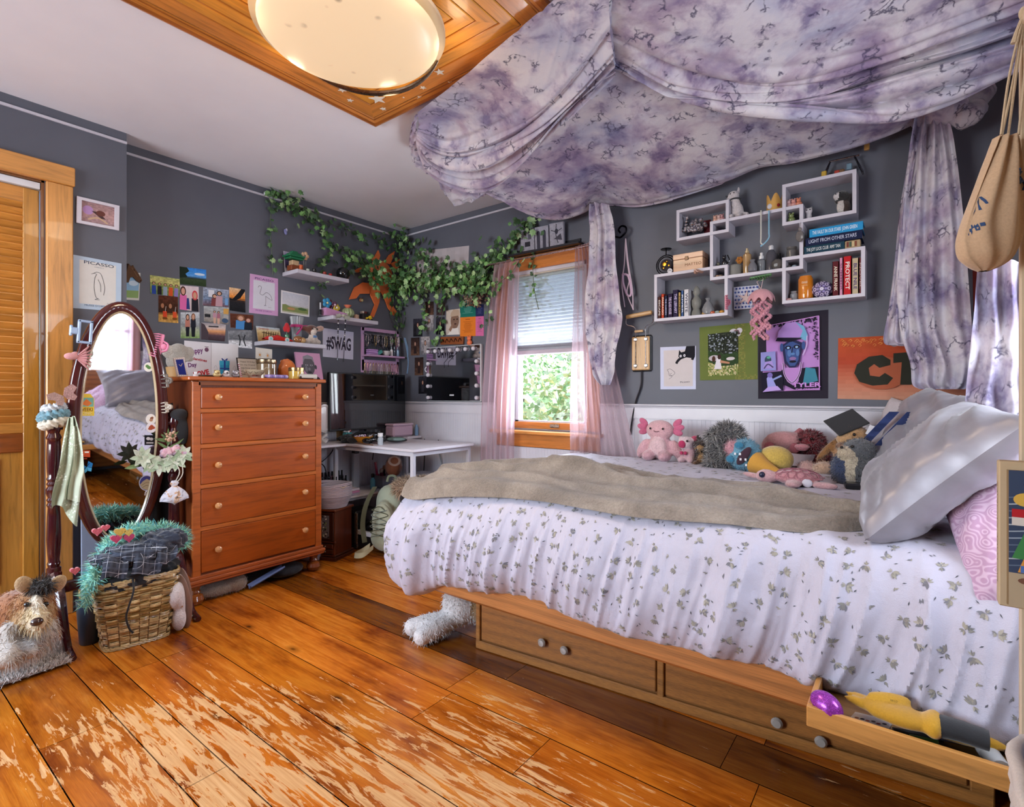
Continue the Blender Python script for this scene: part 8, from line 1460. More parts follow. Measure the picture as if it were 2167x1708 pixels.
c=aY(*k4(1082,1105),YF-.012);t=claw('green_claw_clip',c,.105,.03,'#4f7a4a','green claw clip gripping the bottom board of the middle box',ang=0,teeth=9);t['group']=GS;t.rotation_euler=(0,1.5,0)
q=[aY(*k4(x,y),YW-.03)for x,y in((832,1205),(1060,1185),(1058,1395),(836,1410))];b=MB('#c9c7d3');b.prism([p for p in q],(0,.03,0));A_=Art(b,*q,(0,-1,0),.0004);A_.rect(0,0,1,1,'#c7c8d8');r=random.Random(12)
def starp(u,v,s,a0=0,n=5,k=.42):return[(u+s*(1 if i%2==0 else k)*math.sin(a0+i*PI/n),v+s*(1 if i%2==0 else k)*math.cos(a0+i*PI/n))for i in range(2*n)]
for i in range(7):
 for j in range(6):A_.poly(starp(.08+i*.14+(j%2)*.05,.09+j*.165,.07,r.uniform(0,1)),r.choice(['#2a3f86','#3f5aa0','#27357a']))if-.0<.08+i*.14+(j%2)*.05<1 else None
A_.poly(starp(.5,.47,.36,.2,5,.3),'#c9a5a2');A_.poly(starp(.5,.47,.28,.2,5,.3),'#d3bdb9');sh(b,'star_box','print','white box covered in blue stars and a starfish, mounted under the shelf','box',smooth=0)
c=aY(*k4(1085,1330),YF-.01);t=T('crochet_jellyfish',c,'pink crocheted jellyfish hanging from the green claw clip','ornament',GS);b=MB('#c9929a');b.grid(lambda u,v:c+V((.063*math.sin(v*PI/2)*math.cos(u*2*PI)*(1+.06*math.sin(u*2*PI*9)*v*v),.05*math.sin(v*PI/2)*math.sin(u*2*PI)*(1+.06*math.sin(u*2*PI*9)*v*v),.062*math.cos(v*PI/2)-.012*(v>.9)*math.sin(u*2*PI*9))),60,14,wrapu=True);b.out('bell','cloth',t);r=random.Random(3)
for k in range(6):
 x0=(-.035+k*.014);b=MB(jit('#c98a9a',.08));L=r.uniform(.14,.23);[b.ell(c+V((x0+.012*math.sin(i*.8+k),.012*math.cos(i*.8+k)-.01*(k%2),-.01-i*L/22)),.0085,None,None,7,5)for i in range(22)];b.out('tentacle','cloth',t)
b=MB('#c4a9a9');b.tube([c+V((0,0,.06)),c+V((-.02,0,.1)),c+V((.012,0,.12)),c+V((0,0,.06))],.002,5);b.tube(bez([c+V((-.045,.02,-.01)),c+V((-.052,.02,-.12)),c+V((-.04,.02,-.2))],10),.002,5);b.out('cord','cloth',t)
jar(1390,zDi,[(.018,0),(.02,.003),(.02,.035),(.014,.042),(.016,.05),(0,.052)],'small glass jar of white salt in the lower right box','#b9bac0',nm='salt_jar',cat='jar',liquid=('#d3d1d4',.016,.03))
[sh(MB(col).ell(P_(x,zDi+.007,YW-.1),(.012,.01,.007)),'pink_stone','gloss',lab,'stone')for x,col,lab in((1318,'#a9727a','dusky pink stone at the left end of the lower right box'),(1345,'#b58a86','pale pink stone beside the salt jar'))]
c=P_(1495,zDi,YW-.075);t=T('drink_can',c,'orange drink can in the lower right box','can',GS);b=MB('#c9761f');hcan=.118;b.lathe([(.024,0),(.0325,.008),(.0335,.014),(.0335,hcan-.016),(.027,hcan-.004),(.027,hcan),(.024,hcan-.003),(0,hcan-.003)],c,28);b.out('can','gloss',t);mb=MB();
for z_,h_,tx,col in((.082,.012,'ORANGE','#e8d6b5'),(.068,.007,'cream soda','#e2c48a'),(.03,.02,'O','#e6b04a')):A_=Art(mb,c+V((-.014,-.0345,z_+h_)),c+V((.014,-.0345,z_+h_)),c+V((.014,-.0345,z_-h_)),c+V((-.014,-.0345,z_-h_)),(0,-1,0));A_.text(tx,.5,.5,.45,col,w=.9 if len(tx)>1 else .3)
mb.out('print','print',t,smooth=0,fix=False)
c=P_(1650,zDi+.042,YW-.08);b=MB('#4a3f66');b.ell(c,(.046,.032,.041),None,None,24,14)
def dot(u,v,ru,rv,col):
 pts=[(u+ru*math.cos(i*PI/5),v+rv*math.sin(i*PI/5))for i in range(10)];b.add([c+V((.0465*math.sin(x)*math.cos(y),-.0325*math.cos(x)*math.cos(y),.0415*math.sin(y)))for x,y in pts],[range(10)],col)
[dot(.75*math.cos(i*PI/4),.75*math.sin(i*PI/4),.24,.24,'#b5a9c4')for i in range(8)];[dot(1.25*math.cos(i*PI/6+.2),1.15*math.sin(i*PI/6+.2),.2,.18,'#c4bccf')for i in range(12)];dot(0,0,.2,.2,'#c9c2d4');[dot(.38*math.cos(i*PI/3),.38*math.sin(i*PI/3),.13,.13,'#8d7fb0')for i in range(6)];sh(b,'painted_rock','paint','round rock painted with a purple and white dot pattern','rock',fix=False)
for x0,x1,h,col,lab,tx,tc in((1738,1800,.165,'#5a2328','maroon and cream book beside the painted rock','ANNE FRANK','#d6cbb8'),(1802,1837,.178,'#c48aa4','slim pink book in the lower right box','SUMMER','#8a4a6a'),(1839,1915,.182,'#b5242a','bright red book in the lower right box','PROTECT','#e2d9d2'),(1917,1980,.168,'#b9a98c','cream and purple book right of the red one','BLUE NILE','#4a3a6a'),(1982,2008,.168,'#6d2c34','slim maroon book at the right end of the lower right box','NOVEL','#c9a9a0')):book(x0,x1,zDi,h,col,lab,tx,tc)
z=zDt;
for x0,x1,h,col,lab,tx,tc,L in((1480,1850,.038,'#1d3a4a','dark teal book at the bottom of the flat stack on the shelf','THE JOY LUCK CLUB  AMY TAN','#d3d6d6',0),(1492,2015,.04,'#1c2340','navy book in the middle of the flat stack on the shelf','LIGHT FROM OTHER STARS','#b9c0d4',0),(1528,2020,.04,'#2f8fc4','bright blue book on top of the flat stack on the shelf','THE FAULT IN OUR STARS  JOHN GREEN','#d9e4ec',0)):
 a,e=P_(x0,0,YF).x,P_(x1,0,YF).x;t=T('book',((a+e)/2,YW-.07,z),lab,'book','flat stack of books');b=MB(col);b.box(((a+e)/2,YF+.006,z+h/2),(e-a,.004,h-.001));[b.box(((a+e)/2,YW-.065,zz),(e-a,.118,.002))for zz in(z+.0015,z+h-.0015)];A_=Art(b,V((a,YF+.0038,z+h)),V((e,YF+.0038,z+h)),V((e,YF+.0038,z)),V((a,YF+.0038,z)),(0,-1,0));A_.text(tx,.48,.5,.42,tc,w=.84,bold=.01);b.out('cover','print',t,smooth=0,fix=False);b=MB('#c9bfa8');b.box(((a+e)/2-.002,YW-.065,z+h/2),(e-a-.006,.112,h-.007));b.out('pages','paint',t,smooth=0);z+=h
b=MB('#a89272');b.box(P_(1930,zDt+.018,YF+.03),(.062,.05,.036),bev=.003);[b.box(P_(1880+i*25,zDt+.018,YF+.004),(.008,.002,.024),c_)for i,c_ in enumerate(('#6d3a34','#4a5a4a','#c9b48a','#7d4a3a'))];sh(b,'patterned_box','print','small patterned box at the right end beneath the flat book stack','box')
# soft toys on the bed
GP2='soft toys along the window wall';BZ=.745
def bp_(x,y):return aZ(x,y,BZ)
def plush(nm,lab,c,parts,eyes=(),s=1.0,fur=None,vox=.008,mat='plush'):
 t=T(nm,c,lab,'soft toy',GP2);smooth_blob('body',[(c+V(p[0])*s,tuple(q*s for q in p[1]),*p[2:])for p in parts],vox,mat,t,fur=fur)
 for e in eyes:b=MB('#171314');b.ell(c+V(e[:3])*s,e[3]*s,None,None,8,6);b.out('eye','gloss',t)
 return t
Pk,Hp='#cf9fa6','#c45f80'
c=bp_(1398,974);t=plush('axolotl_plush','pale pink axolotl soft toy with bright pink gills, leftmost on the bed',c,[((0,0,.065),(.075,.055,.07),Pk),((0,-.01,.165),(.078,.05,.056),'#d3a3a8'),((-.095,-.01,.06),(.03,.03,.062),Pk,(0,.5,0)),((.095,-.01,.06),(.03,.03,.062),Pk,(0,-.5,0)),((-.045,-.06,.028),(.034,.05,.03),Pk),((.045,-.06,.028),(.034,.05,.03),Pk),((0,-.048,.075),(.05,.018,.05),'#d6b3b6')],[(-.035,-.058,.175,.006),(.035,-.058,.175,.006)])
b=MB('#5a2c34');b.tube(bez([c+V((-.015,-.06,.163)),c+V((0,-.062,.158)),c+V((.015,-.06,.163))],6),.0018,5);b.out('mouth','cloth',t)
for sx in(-1,1):
 for k,a in enumerate((-.7,-.2,.3)):b=MB(jit(Hp,.1));b.ell(c+V((sx*(.095+.008*(1-abs(k-1))),-.005,.17-.05*a)),(.03,.012,.018),None,(0,sx*a,0));b.out('gill','plush',t)
c=bp_(1457,980);t=plush('pink_koala_plush','small pink and white soft toy with magenta nose beside the axolotl',c,[((0,0,.045),(.04,.035,.05),'#d3a9b0'),((-.01,-.012,.105),(.042,.034,.036),'#d9bfc4'),((.035,0,.13),(.02,.012,.02),'#b5405f'),((-.04,.0,.125),(.014,.012,.016),'#d3a9b0'),((-.025,-.035,.018),(.02,.03,.018),'#d9b3b8'),((.025,-.035,.018),(.02,.03,.018),'#d9b3b8')],[(.008,-.044,.118,.006)])
for dx,dz,rr in((-.02,.1,.02),(-.022,.055,.01),(-.002,.055,.01)):b=MB('#b52a5a');b.ell(c+V((dx,-.042,dz)),(rr,.008,rr));b.out('pink_patch','plush',t)
c=bp_(1488,984);plush('wolf_plush','small dark brown and tan soft toy squeezed beside the grey one',c,[((0,0,.04),(.035,.03,.045),'#2f211b'),((0,-.01,.1),(.036,.03,.034),'#35251d'),((-.004,-.034,.09),(.018,.014,.014),'#a57f52'),((-.026,0,.135),(.01,.008,.02),'#2a1d18'),((.026,0,.135),(.01,.008,.02),'#2a1d18'),((0,-.03,.04),(.016,.01,.022),'#a57f52'),((-.025,-.035,.012),(.016,.025,.014),'#6d4a2f')],[(-.012,-.036,.108,.004),(.012,-.036,.108,.004)],fur=((900,.018,.0012,None,.3),dict(seed=3)),vox=.007)
c=bp_(1535,991);plush('hedgehog_plush','large shaggy grey speckled soft toy in the middle of the row',c,[((0,.01,.075),(.082,.06,.085),'#57545a'),((.01,.01,.155),(.07,.055,.06),'#5f5c60'),((-.04,-.045,.15),(.036,.03,.03),'#6d6864'),((-.05,-.045,.03),(.03,.035,.028),'#6d6864'),((.0,-.04,.05),(.04,.02,.05),'#6d6862')],[(-.062,-.068,.165,.005),(-.03,-.072,.168,.005)],fur=((5200,.036,.0013,('#2e2c31','#4a474d','#a8a29c','#7d7876','#c9c3bd'),.2),dict(seed=4,spread=.8)),vox=.009)
c=bp_(1575,996);t=plush('ice_cream_plush','blue and pink fuzzy ball soft toy with toothy mouth and orange cone',c,[((0,0,.075),(.075,.06,.075),'#6fa5bd'),((-.045,-.0,.10),(.045,.05,.045),'#c98f9a')],fur=((1800,.014,.0012,None,.1),dict(seed=5)))
b=MB('#c99238');cn=[c+V((.055,-.03,.045)),c+V((.10,-.05,.03)),c+V((.17,-.07,.012))];b.tube(bez(cn,8),[.052,.05,.045,.04,.034,.028,.022,.016,.008],14);b.out('cone','cloth',t)
b=MB('#3a1c2c');b.ell(c+V((.012,-.058,.075)),(.02,.012,.05),None,(0,.6,0));b.out('mouth','cloth',t);b=MB('#d9d3d6');[b.box(c+V((.012+.018*s_-.024*k,-.07,.06+.012*k*2)),(.008,.006,.01))for k in range(-1,2)for s_ in(-.6,.6)];b.out('teeth','plastic',t)
for p in((-.01,-.052,.122),(-.05,-.045,.055)):b=MB('#2f7a9a');b.ell(c+V(p),(.022,.014,.018));b.out('eye','plush',t)
c=bp_(1641,1000);plush('yellow_ball_plush','plain round yellow soft toy between the ice cream cone and the red one',c,[((0,0,.062),(.078,.06,.062),'#c9a84e')],mat='plush')
c=bp_(1662,985);t=plush('pink_hippo_plush','large dusky pink soft toy with puffed nostrils behind the yellow one',c,[((0,0,.09),(.115,.05,.085),'#b97f80'),((.06,-.0,.165),(.02,.014,.03),'#a85f66',(0,.4,0)),((0,-.03,.13),(.09,.04,.045),'#bd8585')])
for dx in(-.06,.055):b=MB('#9a4f58');b.lathe([(.012,0),(.022,.004),(.024,.014),(.014,.02)],c+V((dx,-.06,.095)),14,ax=(0,-1,.2));b.out('nostril','plush',t)
c=bp_(1722,990);t=plush('red_bird_plush','deep red fuzzy soft toy with pink beak and white bib',c,[((0,0,.06),(.062,.055,.06),'#6d1522'),((-.015,-.01,.125),(.062,.05,.055),'#7d1826'),((-.035,-.05,.02),(.03,.03,.022),'#7a1a26')],[(-.05,-.058,.14,.007),(.0,-.062,.145,.007)],fur=((3200,.022,.0013,('#6d1220','#8a1f2e','#9c2a38','#5a0e1a'),.1),dict(seed=6)))
b=MB('#c9838a');b.ell(c+V((-.04,-.065,.105)),(.034,.018,.014));b.ell(c+V((-.04,-.066,.094)),(.026,.014,.01),'#b56a74');b.out('beak','plush',t);b=MB('#c2bcc9');b.grid(lambda u,v:c+V((-.095+.11*u-.02*v,-.05-.03*math.sin(u*PI)-.02*v,.07-.055*v)),8,8);b.out('bib','cloth',t)
c=bp_(1668,1026);t=plush('turtle_plush','pink turtle soft toy lying flat in front of the row',c,[((.03,0,.032),(.085,.065,.032),'#c4868c'),((-.075,-.02,.03),(.042,.035,.028),'#d0a1a2'),((-.13,.03,.02),(.06,.018,.012),'#d0a1a2',(0,.1,-.3)),((.03,-.075,.016),(.03,.05,.014),'#d0a1a2'),((.13,-.05,.016),(.05,.025,.014),'#d0a1a2')])
b=MB('#a0606c');
for i in range(-2,3):
 for j in range(-1,3):x,y=.035+i*.03+(j%2)*.015,-.03+j*.026;b.tube([c+V((x+.016*math.cos(k*PI/3),y+.015*math.sin(k*PI/3),.034+.033*math.sqrt(max(.02,1-((x+.016*math.cos(k*PI/3)-.03)/.088)**2-((y+.015*math.sin(k*PI/3))/.068)**2))))for k in range(7)],.0014,4,cap=False)
b.out('shell_pattern','cloth',t);b=MB('#1a1d3a');b.ell(c+V((-.085,-.05,.038)),.012);b.out('eye','gloss',t);b=MB('#d3ced6');b.ell(c+V((.075,-.062,.022)),(.018,.005,.016));b.out('tag','print',t)
c=bp_(1790,1006);TB='#a8794c';t=plush('bunny_plush','tan rabbit soft toy wearing a black graduation cap beside the pillows',c,[((.01,.02,.075),(.062,.055,.085),TB),((.03,-.0,.175),(.06,.052,.048),'#b58a5c'),((-.0,-.035,.16),(.036,.03,.03),'#bd9468'),((-.07,.02,.11),(.018,.02,.075),'#8f6236',(0,.7,0)),((-.075,-.06,.03),(.045,.045,.032),'#c4a086'),((-.15,-.03,.026),(.04,.04,.03),'#c49a92')],[(.035,-.052,.185,.007)],fur=((1200,.012,.0012,None,.2),dict(seed=7)))
b=MB('#1b1a1d');m=Matrix.Translation(c+V((.0,.0,.235)))@Euler((.5,-.45,.4)).to_matrix().to_4x4();b.M=m;b.box((0,0,0),(.13,.13,.006));b.cyl((0,0,-.03),(0,0,0),.05,seg=16);b.out('graduation_cap','cloth',t);b=MB('#d3cfd3');b.box(c+V((.105,-.04,.2)),(.05,.003,.042),rot=(0,.4,.2));b.out('tag','print',t)
c=bp_(1806,1026);t=plush('grey_bear_plush','grey and cream soft toy in blue denim leaning on the front pillow',c,[((-.03,0,.06),(.05,.05,.065),'#2c3856'),((.03,-.01,.06),(.055,.05,.062),'#4a4b4f'),((-.0,-.035,.065),(.03,.025,.055),'#b5a893'),((.02,0,.14),(.058,.05,.045),'#55565a'),((-.02,-.03,.125),(.035,.028,.028),'#b5a48c'),((-.045,-.005,.15),(.018,.016,.018),'#7d5a42')],[(.0,-.048,.155,.006),(-.035,-.05,.15,.006)],fur=((1300,.012,.0012,None,.2),dict(seed=8)))
for dx in(0,.055):b=MB('#27376a');b.grid(lambda u,v:c+V((.03+dx+(u-.5)*.03+.10*v,.0+.05*v,.16+.13*v)),3,8);b.prism([c+V((.03+dx+.016+.10*v,.05*v,.16+.13*v))for v in(0,1)]+[c+V((.03+dx-.016+.10*v,.05*v,.16+.13*v))for v in(1,0)],(0,.008,0));b.out('ear','cloth',t)
c=bp_(1838,1036)+V((-.02,-.02,0));b=MB('#17171a');b.box(c+V((0,0,.012)),(.11,.06,.024),rot=(0,0,.2),bev=.006);one(b,'black_pouch','plastic','small black case lying between grey soft toy and pillow','case')
c=aZ(925,1352,0);t=T('white_dog_plush',c,'white dog soft toy with brown back lying under the foot of the bed','soft toy');Wd='#e6e2de'
f=lambda x,y:aZ(x,y,0)
p1_,p2_=f(873,1346),f(893,1366);ch_=f(955,1345)+V((0,.06,.13));P=[(ch_,(.085,.085,.10),Wd),(ch_+V((.09,.10,-.01)),(.09,.12,.095),'#8a6a42'),(ch_+V((-.06,.02,.10)),(.06,.055,.07),'#c9c0b8'),(ch_+V((-.10,.02,.13)),(.03,.03,.06),'#a07a50')]
for p in(p1_,p2_):
 for k in range(6):t_=k/5;q=(p+V((0,0,.04))).lerp(ch_+V((0,-.03,-.06)),t_*.85);rr=.040+.006*math.sin(t_*3);P.append((q,(rr,rr,rr),'#f0ece8' if k<2 else Wd))
smooth_blob('body',P,.010,'plush',t,fur=((1800,.016,.0012,('#f2eeea','#e6e2de','#d9d2cc'),.6),dict(seed=12)))
# ceiling lamp, stars, bookcase edge and the tray by the bed head
LZ=2.385;lc=V((-1.625,1.175,LZ));lp=T('ceiling_lamp',(lc.x,lc.y,LZ),'round frosted glass ceiling lamp with a curved metal band','lamp')
s=N('frosted_lamp_glass');f=s.noise(s.coord(),13,2);vo=s.n('ShaderNodeTexVoronoi');vo.inputs['Scale'].default_value=12;s.l(s.coord((1,1,.01)),vo.inputs['Vector']);sp=s.math('MULTIPLY',s.ramp(vo.outputs['Distance'],[(.10,1.0),(.2,0.0)]),s.ramp(s.noise(s.coord(),3.2,2),[(.5,0.0),(.56,.55)]))
c=s.mixc('#e6d3b4','#6b5a46',sp,'MIX');s.base(c);s.set(Roughness=.3);tr=s.n('ShaderNodeBsdfTranslucent');s.l(c,tr.inputs[0]);mx=s.n('ShaderNodeMixShader');mx.inputs[0].default_value=.35;s.l(s.b.outputs[0],mx.inputs[1]);s.l(tr.outputs[0],mx.inputs[2]);s.l(mx.outputs[0],s.out.inputs[0]);s.l(c,s.b.inputs['Emission Color']);s.set(Emission_Strength=.45)
b=MB('#e6d3b4');b.lathe([(0,-.03),(.1,-.028),(.2,-.02),(.27,-.008),(.305,.006),(.315,.018),(.31,.022),(.295,.012),(.26,.0),(.2,-.012),(.1,-.02),(0,-.022)],lc,64);b.out('glass_shade',s.m,lp,fix=True)
b=MB('#d6c8b0');b.lathe([(.0,.05),(.325,.04),(.338,.036),(.338,.05),(.325,.066),(.18,.10),(.12,ZC-LZ-.006),(0,ZC-LZ-.006)],lc,64);b.out('pan','paint',lp)
b=MB('#8a7863');
for a0 in(math.radians(-58),math.radians(122)):
 P=[];
 for i in range(25):t_=i/24;a=a0+(t_-.5)*1.9;P.append(lc+V(((.335+.008*math.sin(t_*PI))*math.cos(a),(.335+.008*math.sin(t_*PI))*math.sin(a),.006+.03*(1-math.sin(t_*PI)))))
 b=MB('#8a7863');b.tube(P,[.004+.012*math.sin(i/24*PI)for i in range(25)],8,flat=.5);b.out('metal_band','metal',lp)
def star5(c,s_,a0):return[c+V(((1 if i%2==0 else .42)*s_*math.sin(a0+i*PI/5),(1 if i%2==0 else .42)*s_*math.cos(a0+i*PI/5),0))for i in range(10)]
for px,py,s_,lab in((799,210,.042,'largest white star sticker, at the corner of the wooden ceiling panel'),(724,191,.020,'white star sticker left of the largest one'),(741,213,.016,'small white star sticker lower left of the largest one'),(811,231,.016,'white star sticker closest to the panel corner'),(889,207,.016,'lower of two star stickers right of the largest one'),(895,186,.016,'upper of two star stickers right of the largest one'),(930,153,.024,'second largest white star sticker, right of the lamp'),(954,176,.016,'star sticker nearest the canopy edge'),(854,207,.005,'tiny white dot sticker near the largest star')):
 z_=ZC-.0155;c=aZ(px,py,z_);b=MB('#d9d6cc');b.prism(star5(c,s_,R.uniform(0,1)),(0,0,.002));one(b,'star_sticker','paint',lab,'sticker','star stickers on the ceiling panel',smooth=0)
bk=T('bookcase',(.3,.9,0),'beige bookcase whose upright edge runs up the right side','bookcase');KX,KY,KZ=.150,1.307,1.764
for nm,c,d in(('upright',(KX+.16,KY-.009,KZ/2),(.32,.018,KZ)),('upright',(KX+.16,.36,KZ/2),(.32,.018,KZ)),('back_panel',(KX+.315,.835,KZ/2),(.008,.94,KZ)),('top',(KX+.16,.835,KZ-.009),(.318,.93,.018)),('shelf_board',(KX+.165,.835,.724),(.30,.93,.018)),('shelf_board',(KX+.165,.835,1.25),(.30,.93,.018)),('shelf_board',(KX+.165,.835,.05),(.30,.93,.02))):
 b=MB('#c2ad92');b.box(c,d,bev=.002);b.out(nm,'paint',bk)
q=[aD(x,y,.90)for x,y in((2122,980),(2215,985),(2215,1285),(2122,1268))];zb,zt=.7335,.985
bo=T('picture_book',(.15,1.24,zb),'large boxed book with a painted cover standing in the bookcase','book');X0=KX-.032;b=MB('#b59f80');b.box((X0+.1,1.262,(zb+zt)/2),(.2,.03,zt-zb),bev=.002);b.out('slipcase','print',bo)
b=MB('#8a7152');b.box((X0+.105,1.243,(zb+zt)/2-.004),(.19,.006,zt-zb-.02));A_=Art(b,V((X0+.012,1.2398,zt-.014)),V((X0+.195,1.2398,zt-.014)),V((X0+.195,1.2398,zb+.004)),V((X0+.012,1.2398,zb+.004)),(0,-1,0));A_.rect(0,.25,1,1,'#38435a');A_.rect(0,0,1,.25,'#a8957a');r=random.Random(9)
[A_.line([(0,.3+i*.05),(.3,.33+i*.05),(.6,.28+i*.05),(1,.32+i*.05)],.012,r.choice(['#8d98a5','#59667a','#a5aab0']))for i in range(11)];A_.ell(.3,.9,.2,.1,'#3a3038');A_.ell(.25,.83,.1,.04,'#b58a70');A_.ell(.12,.79,.09,.05,'#c9a24a');A_.poly([(.02,.66),(.5,.66),(.5,.72),(.3,.72),(.3,.8),(.2,.8),(.2,.72),(.02,.72)],'#a8242a');A_.poly([(.02,.60),(.4,.60),(.4,.66),(.02,.66)],'#c9c0b8');A_.poly([(.02,.36),(.1,.54),(.3,.52),(.42,.34)],'#3f7a45');A_.poly([(.06,.26),(.1,.36),(.4,.35),(.38,.25)],'#c98a3c');A_.rect(.08,.26,.4,.31,'#4a6aa5');A_.ell(.18,.2,.12,.03,'#6d4a3a');A_.ell(.4,.2,.1,.03,'#7a3230');b.out('painted_cover','print',bo,smooth=0,fix=False)
mb=MB();A_=Art(mb,V((X0-.0004,1.249,zb)),V((X0-.0004,1.249,zt)),V((X0-.0004,1.275,zt)),V((X0-.0004,1.275,zb)),(-1,0,0));A_.W,A_.H=zt-zb,.026;A_.text('PICTURE STORIES',.5,.5,.3,'#6d5a44',w=.7);mb.out('spine_lettering','print',bo,smooth=0,fix=False)
c=aD(2098,470,.93);t=T('cotton_pouch',c,'cream cotton drawstring pouch with blue lettering hung on the bookcase corner','bag');OUT=[(290,2108,2147),(330,2094,2152),(380,2076,2156),(430,2058,2158),(480,2040,2154),(515,2033,2148),(545,2037,2136),(562,2052,2118),(574,2072,2092)]
L_=bez([aD(l,y,.93)for y,l,_ in OUT],40);R_=bez([aD(rr,y,.93)for y,_,rr in OUT],40);b=MB('#b8997a')
def pch(u,v):
 t_=v*40;k=min(int(t_),39);a=L_[k].lerp(L_[k+1],t_-k);e=R_[k].lerp(R_[k+1],t_-k);ang=2*PI*u;w=(1-math.cos(ang))/2 if ang<=PI else(1-math.cos(2*PI-ang))/2;p=a.lerp(e,w);d=(e-a).length;return p-Fv*math.sin(ang)*d*.34*(1+.10*n1(u*8,v*4,3))-Fv*.006*math.sin(ang*7+2*math.sin(v*4))*(1-v*.7)
b.grid(pch,60,41,wrapu=True);b.out('pouch','cloth',t,smooth=80)
def pfront(x,y):
 v=None;best=None
 for k in range(41):
  if best is None or abs((HY-(L_[k].z-CAMH)/depth(L_[k])*FPX)-y)<best[0]:best=(abs((HY-(L_[k].z-CAMH)/depth(L_[k])*FPX)-y),k)
 k=best[1];xl=HX+(L_[k]-CAM).dot(Rv)/depth(L_[k])*FPX;xr=HX+(R_[k]-CAM).dot(Rv)/depth(R_[k])*FPX;w=max(.03,min(.97,(x-xl)/(xr-xl)));return pch(math.acos(1-2*w)/(2*PI),k/40)-Fv*.0012
mb=MB();K='#2f4468'
for tx,x,y,w_,h_ in(('zen',2050,440,36,34),('gifts',2043,492,26,14)):
 vs,fs=text_mesh(tx,1,.0);x0,x1=min(p.x for p in vs),max(p.x for p in vs);mb.add([pfront(x+(p.x/(x1-x0))*w_,y-p.y*h_/.7-(p.x/(x1-x0))*w_*.9)for p in vs],fs,K)
for st in(((2128,372),(2136,380),(2146,372)),((2136,366),(2138,384)),((2130,396),(2146,388)),((2128,386),(2132,400)),((2142,384),(2148,398),(2144,408),(2152,414))):mb.tube([pfront(*p)for p in st],.0014,5,K)
mb.out('lettering','print',t,smooth=0,fix=False)
b=MB('#b9a386');top=V((KX+.004,KY-.03,KZ+.004));[b.tube(bez([pch(u,.0),pch(u,0).lerp(top,.5)+V((dx,0,0)),top],10),.0022,6)for u,dx in((.05,-.004),(.25,0),(.45,.004),(.7,.002))];b.ell(top,(.008,.008,.012));b.tube([top,top+V((-.01,-.004,-.03)),top+V((-.014,-.004,-.05))],[.003,.003,.005],6);b.out('cord','cloth',t)
hm=T('woven_hamper',(.27,.98,.06),'tall white paper-rope basket at the lower right corner','basket');b=MB('#bfae9f');hx0_,hx1_,hy0_,hy1_,hz_=.1185,.42,.74,1.13,.575
for k in range(36):
 z_=.068+k*.0144;P=[]
 for i in range(57):a=2*PI*i/56;e_=7;kk=(abs(math.cos(a))**e_+abs(math.sin(a))**e_)**(-1/e_);q_=.94+.06*k/35+.010*math.sin(i*PI/2+(k%2)*PI);P.append(V(((hx0_+hx1_)/2+math.cos(a)*kk*q_*(hx1_-hx0_)/2,(hy0_+hy1_)/2+math.sin(a)*kk*q_*(hy1_-hy0_)/2,z_)))
 b.tube(P,.0085 if k<35 else .011,6,jit('#c2b2a5',.07),cap=False)
b.out('woven_side','cloth',hm,smooth=70);b=MB('#a89888');b.box(((hx0_+hx1_)/2,(hy0_+hy1_)/2,.066),(.27,.35,.006));b.out('base','cloth',hm)
b=MB('#7f94b8');m=Matrix.Translation((.17,1.08,.60))@Euler((.2,-.35,0)).to_matrix().to_4x4();b.M=m;b.box((0,0,-.1),(.004,.12,.3));b.box((.008,0,-.11),(.004,.12,.28),'#b58aa0');one(b,'booklet','print','blue-edged booklet sticking out of the white basket','book')
TXa,TXb,TYa_,TYb_,TZ0,TZ1=-.192,.44,1.345,1.535,.356,.402
bx=one(MB('#14151f').box((.335,1.44,.176),(.23,.16,.352),bev=.004),'navy_storage_box','plastic','dark navy box on the floor carrying the end of the bamboo tray','box')
tr_=T('bamboo_tray',(0,TYa_,TZ0),'bamboo drawer tray full of odds and ends at the bed head','tray');BB='#c98f4c'
b=MB(BB);b.box(((TXa+TXb)/2,TYa_+.006,(TZ0+TZ1)/2),(TXb-TXa,.012,TZ1-TZ0),bev=.002);b.out('front','woodx',tr_);b=MB(BB);b.box((TXa+.006,(TYa_+TYb_)/2+.006,(TZ0+TZ1)/2),(.012,TYb_-TYa_-.012,TZ1-TZ0),bev=.002);b.out('side','woody',tr_);b=MB('#8a6436');b.box(((TXa+TXb)/2,(TYa_+TYb_)/2,TZ0+.004),(TXb-TXa-.004,TYb_-TYa_-.004,.006));b.out('bottom','woodx',tr_)
def tp(x,y,z):return aZ(x,y,z)
GT='things in the bamboo tray';c=tp(1752,1500,.40)+V((0,.006,.002));b=MB('#a03fae');b.ell(c,(.036,.026,.026),None,(0,.25,-.5),20,14,fn=lambda p:1-.12*p.x);one(b,'glitter_egg','glitter','purple glitter egg at the left end of the bamboo tray','egg',GT)
g0,g1=tp(1842,1500,.412),tp(1985,1535,.42);YL='#b58414';t=T('work_glove',g0,'yellow leather work glove with black knitted cuff in the bamboo tray','glove',GT);d=(g1-g0);dn=d.normalized();pn_=V((-dn.y,dn.x,0));L=d.length
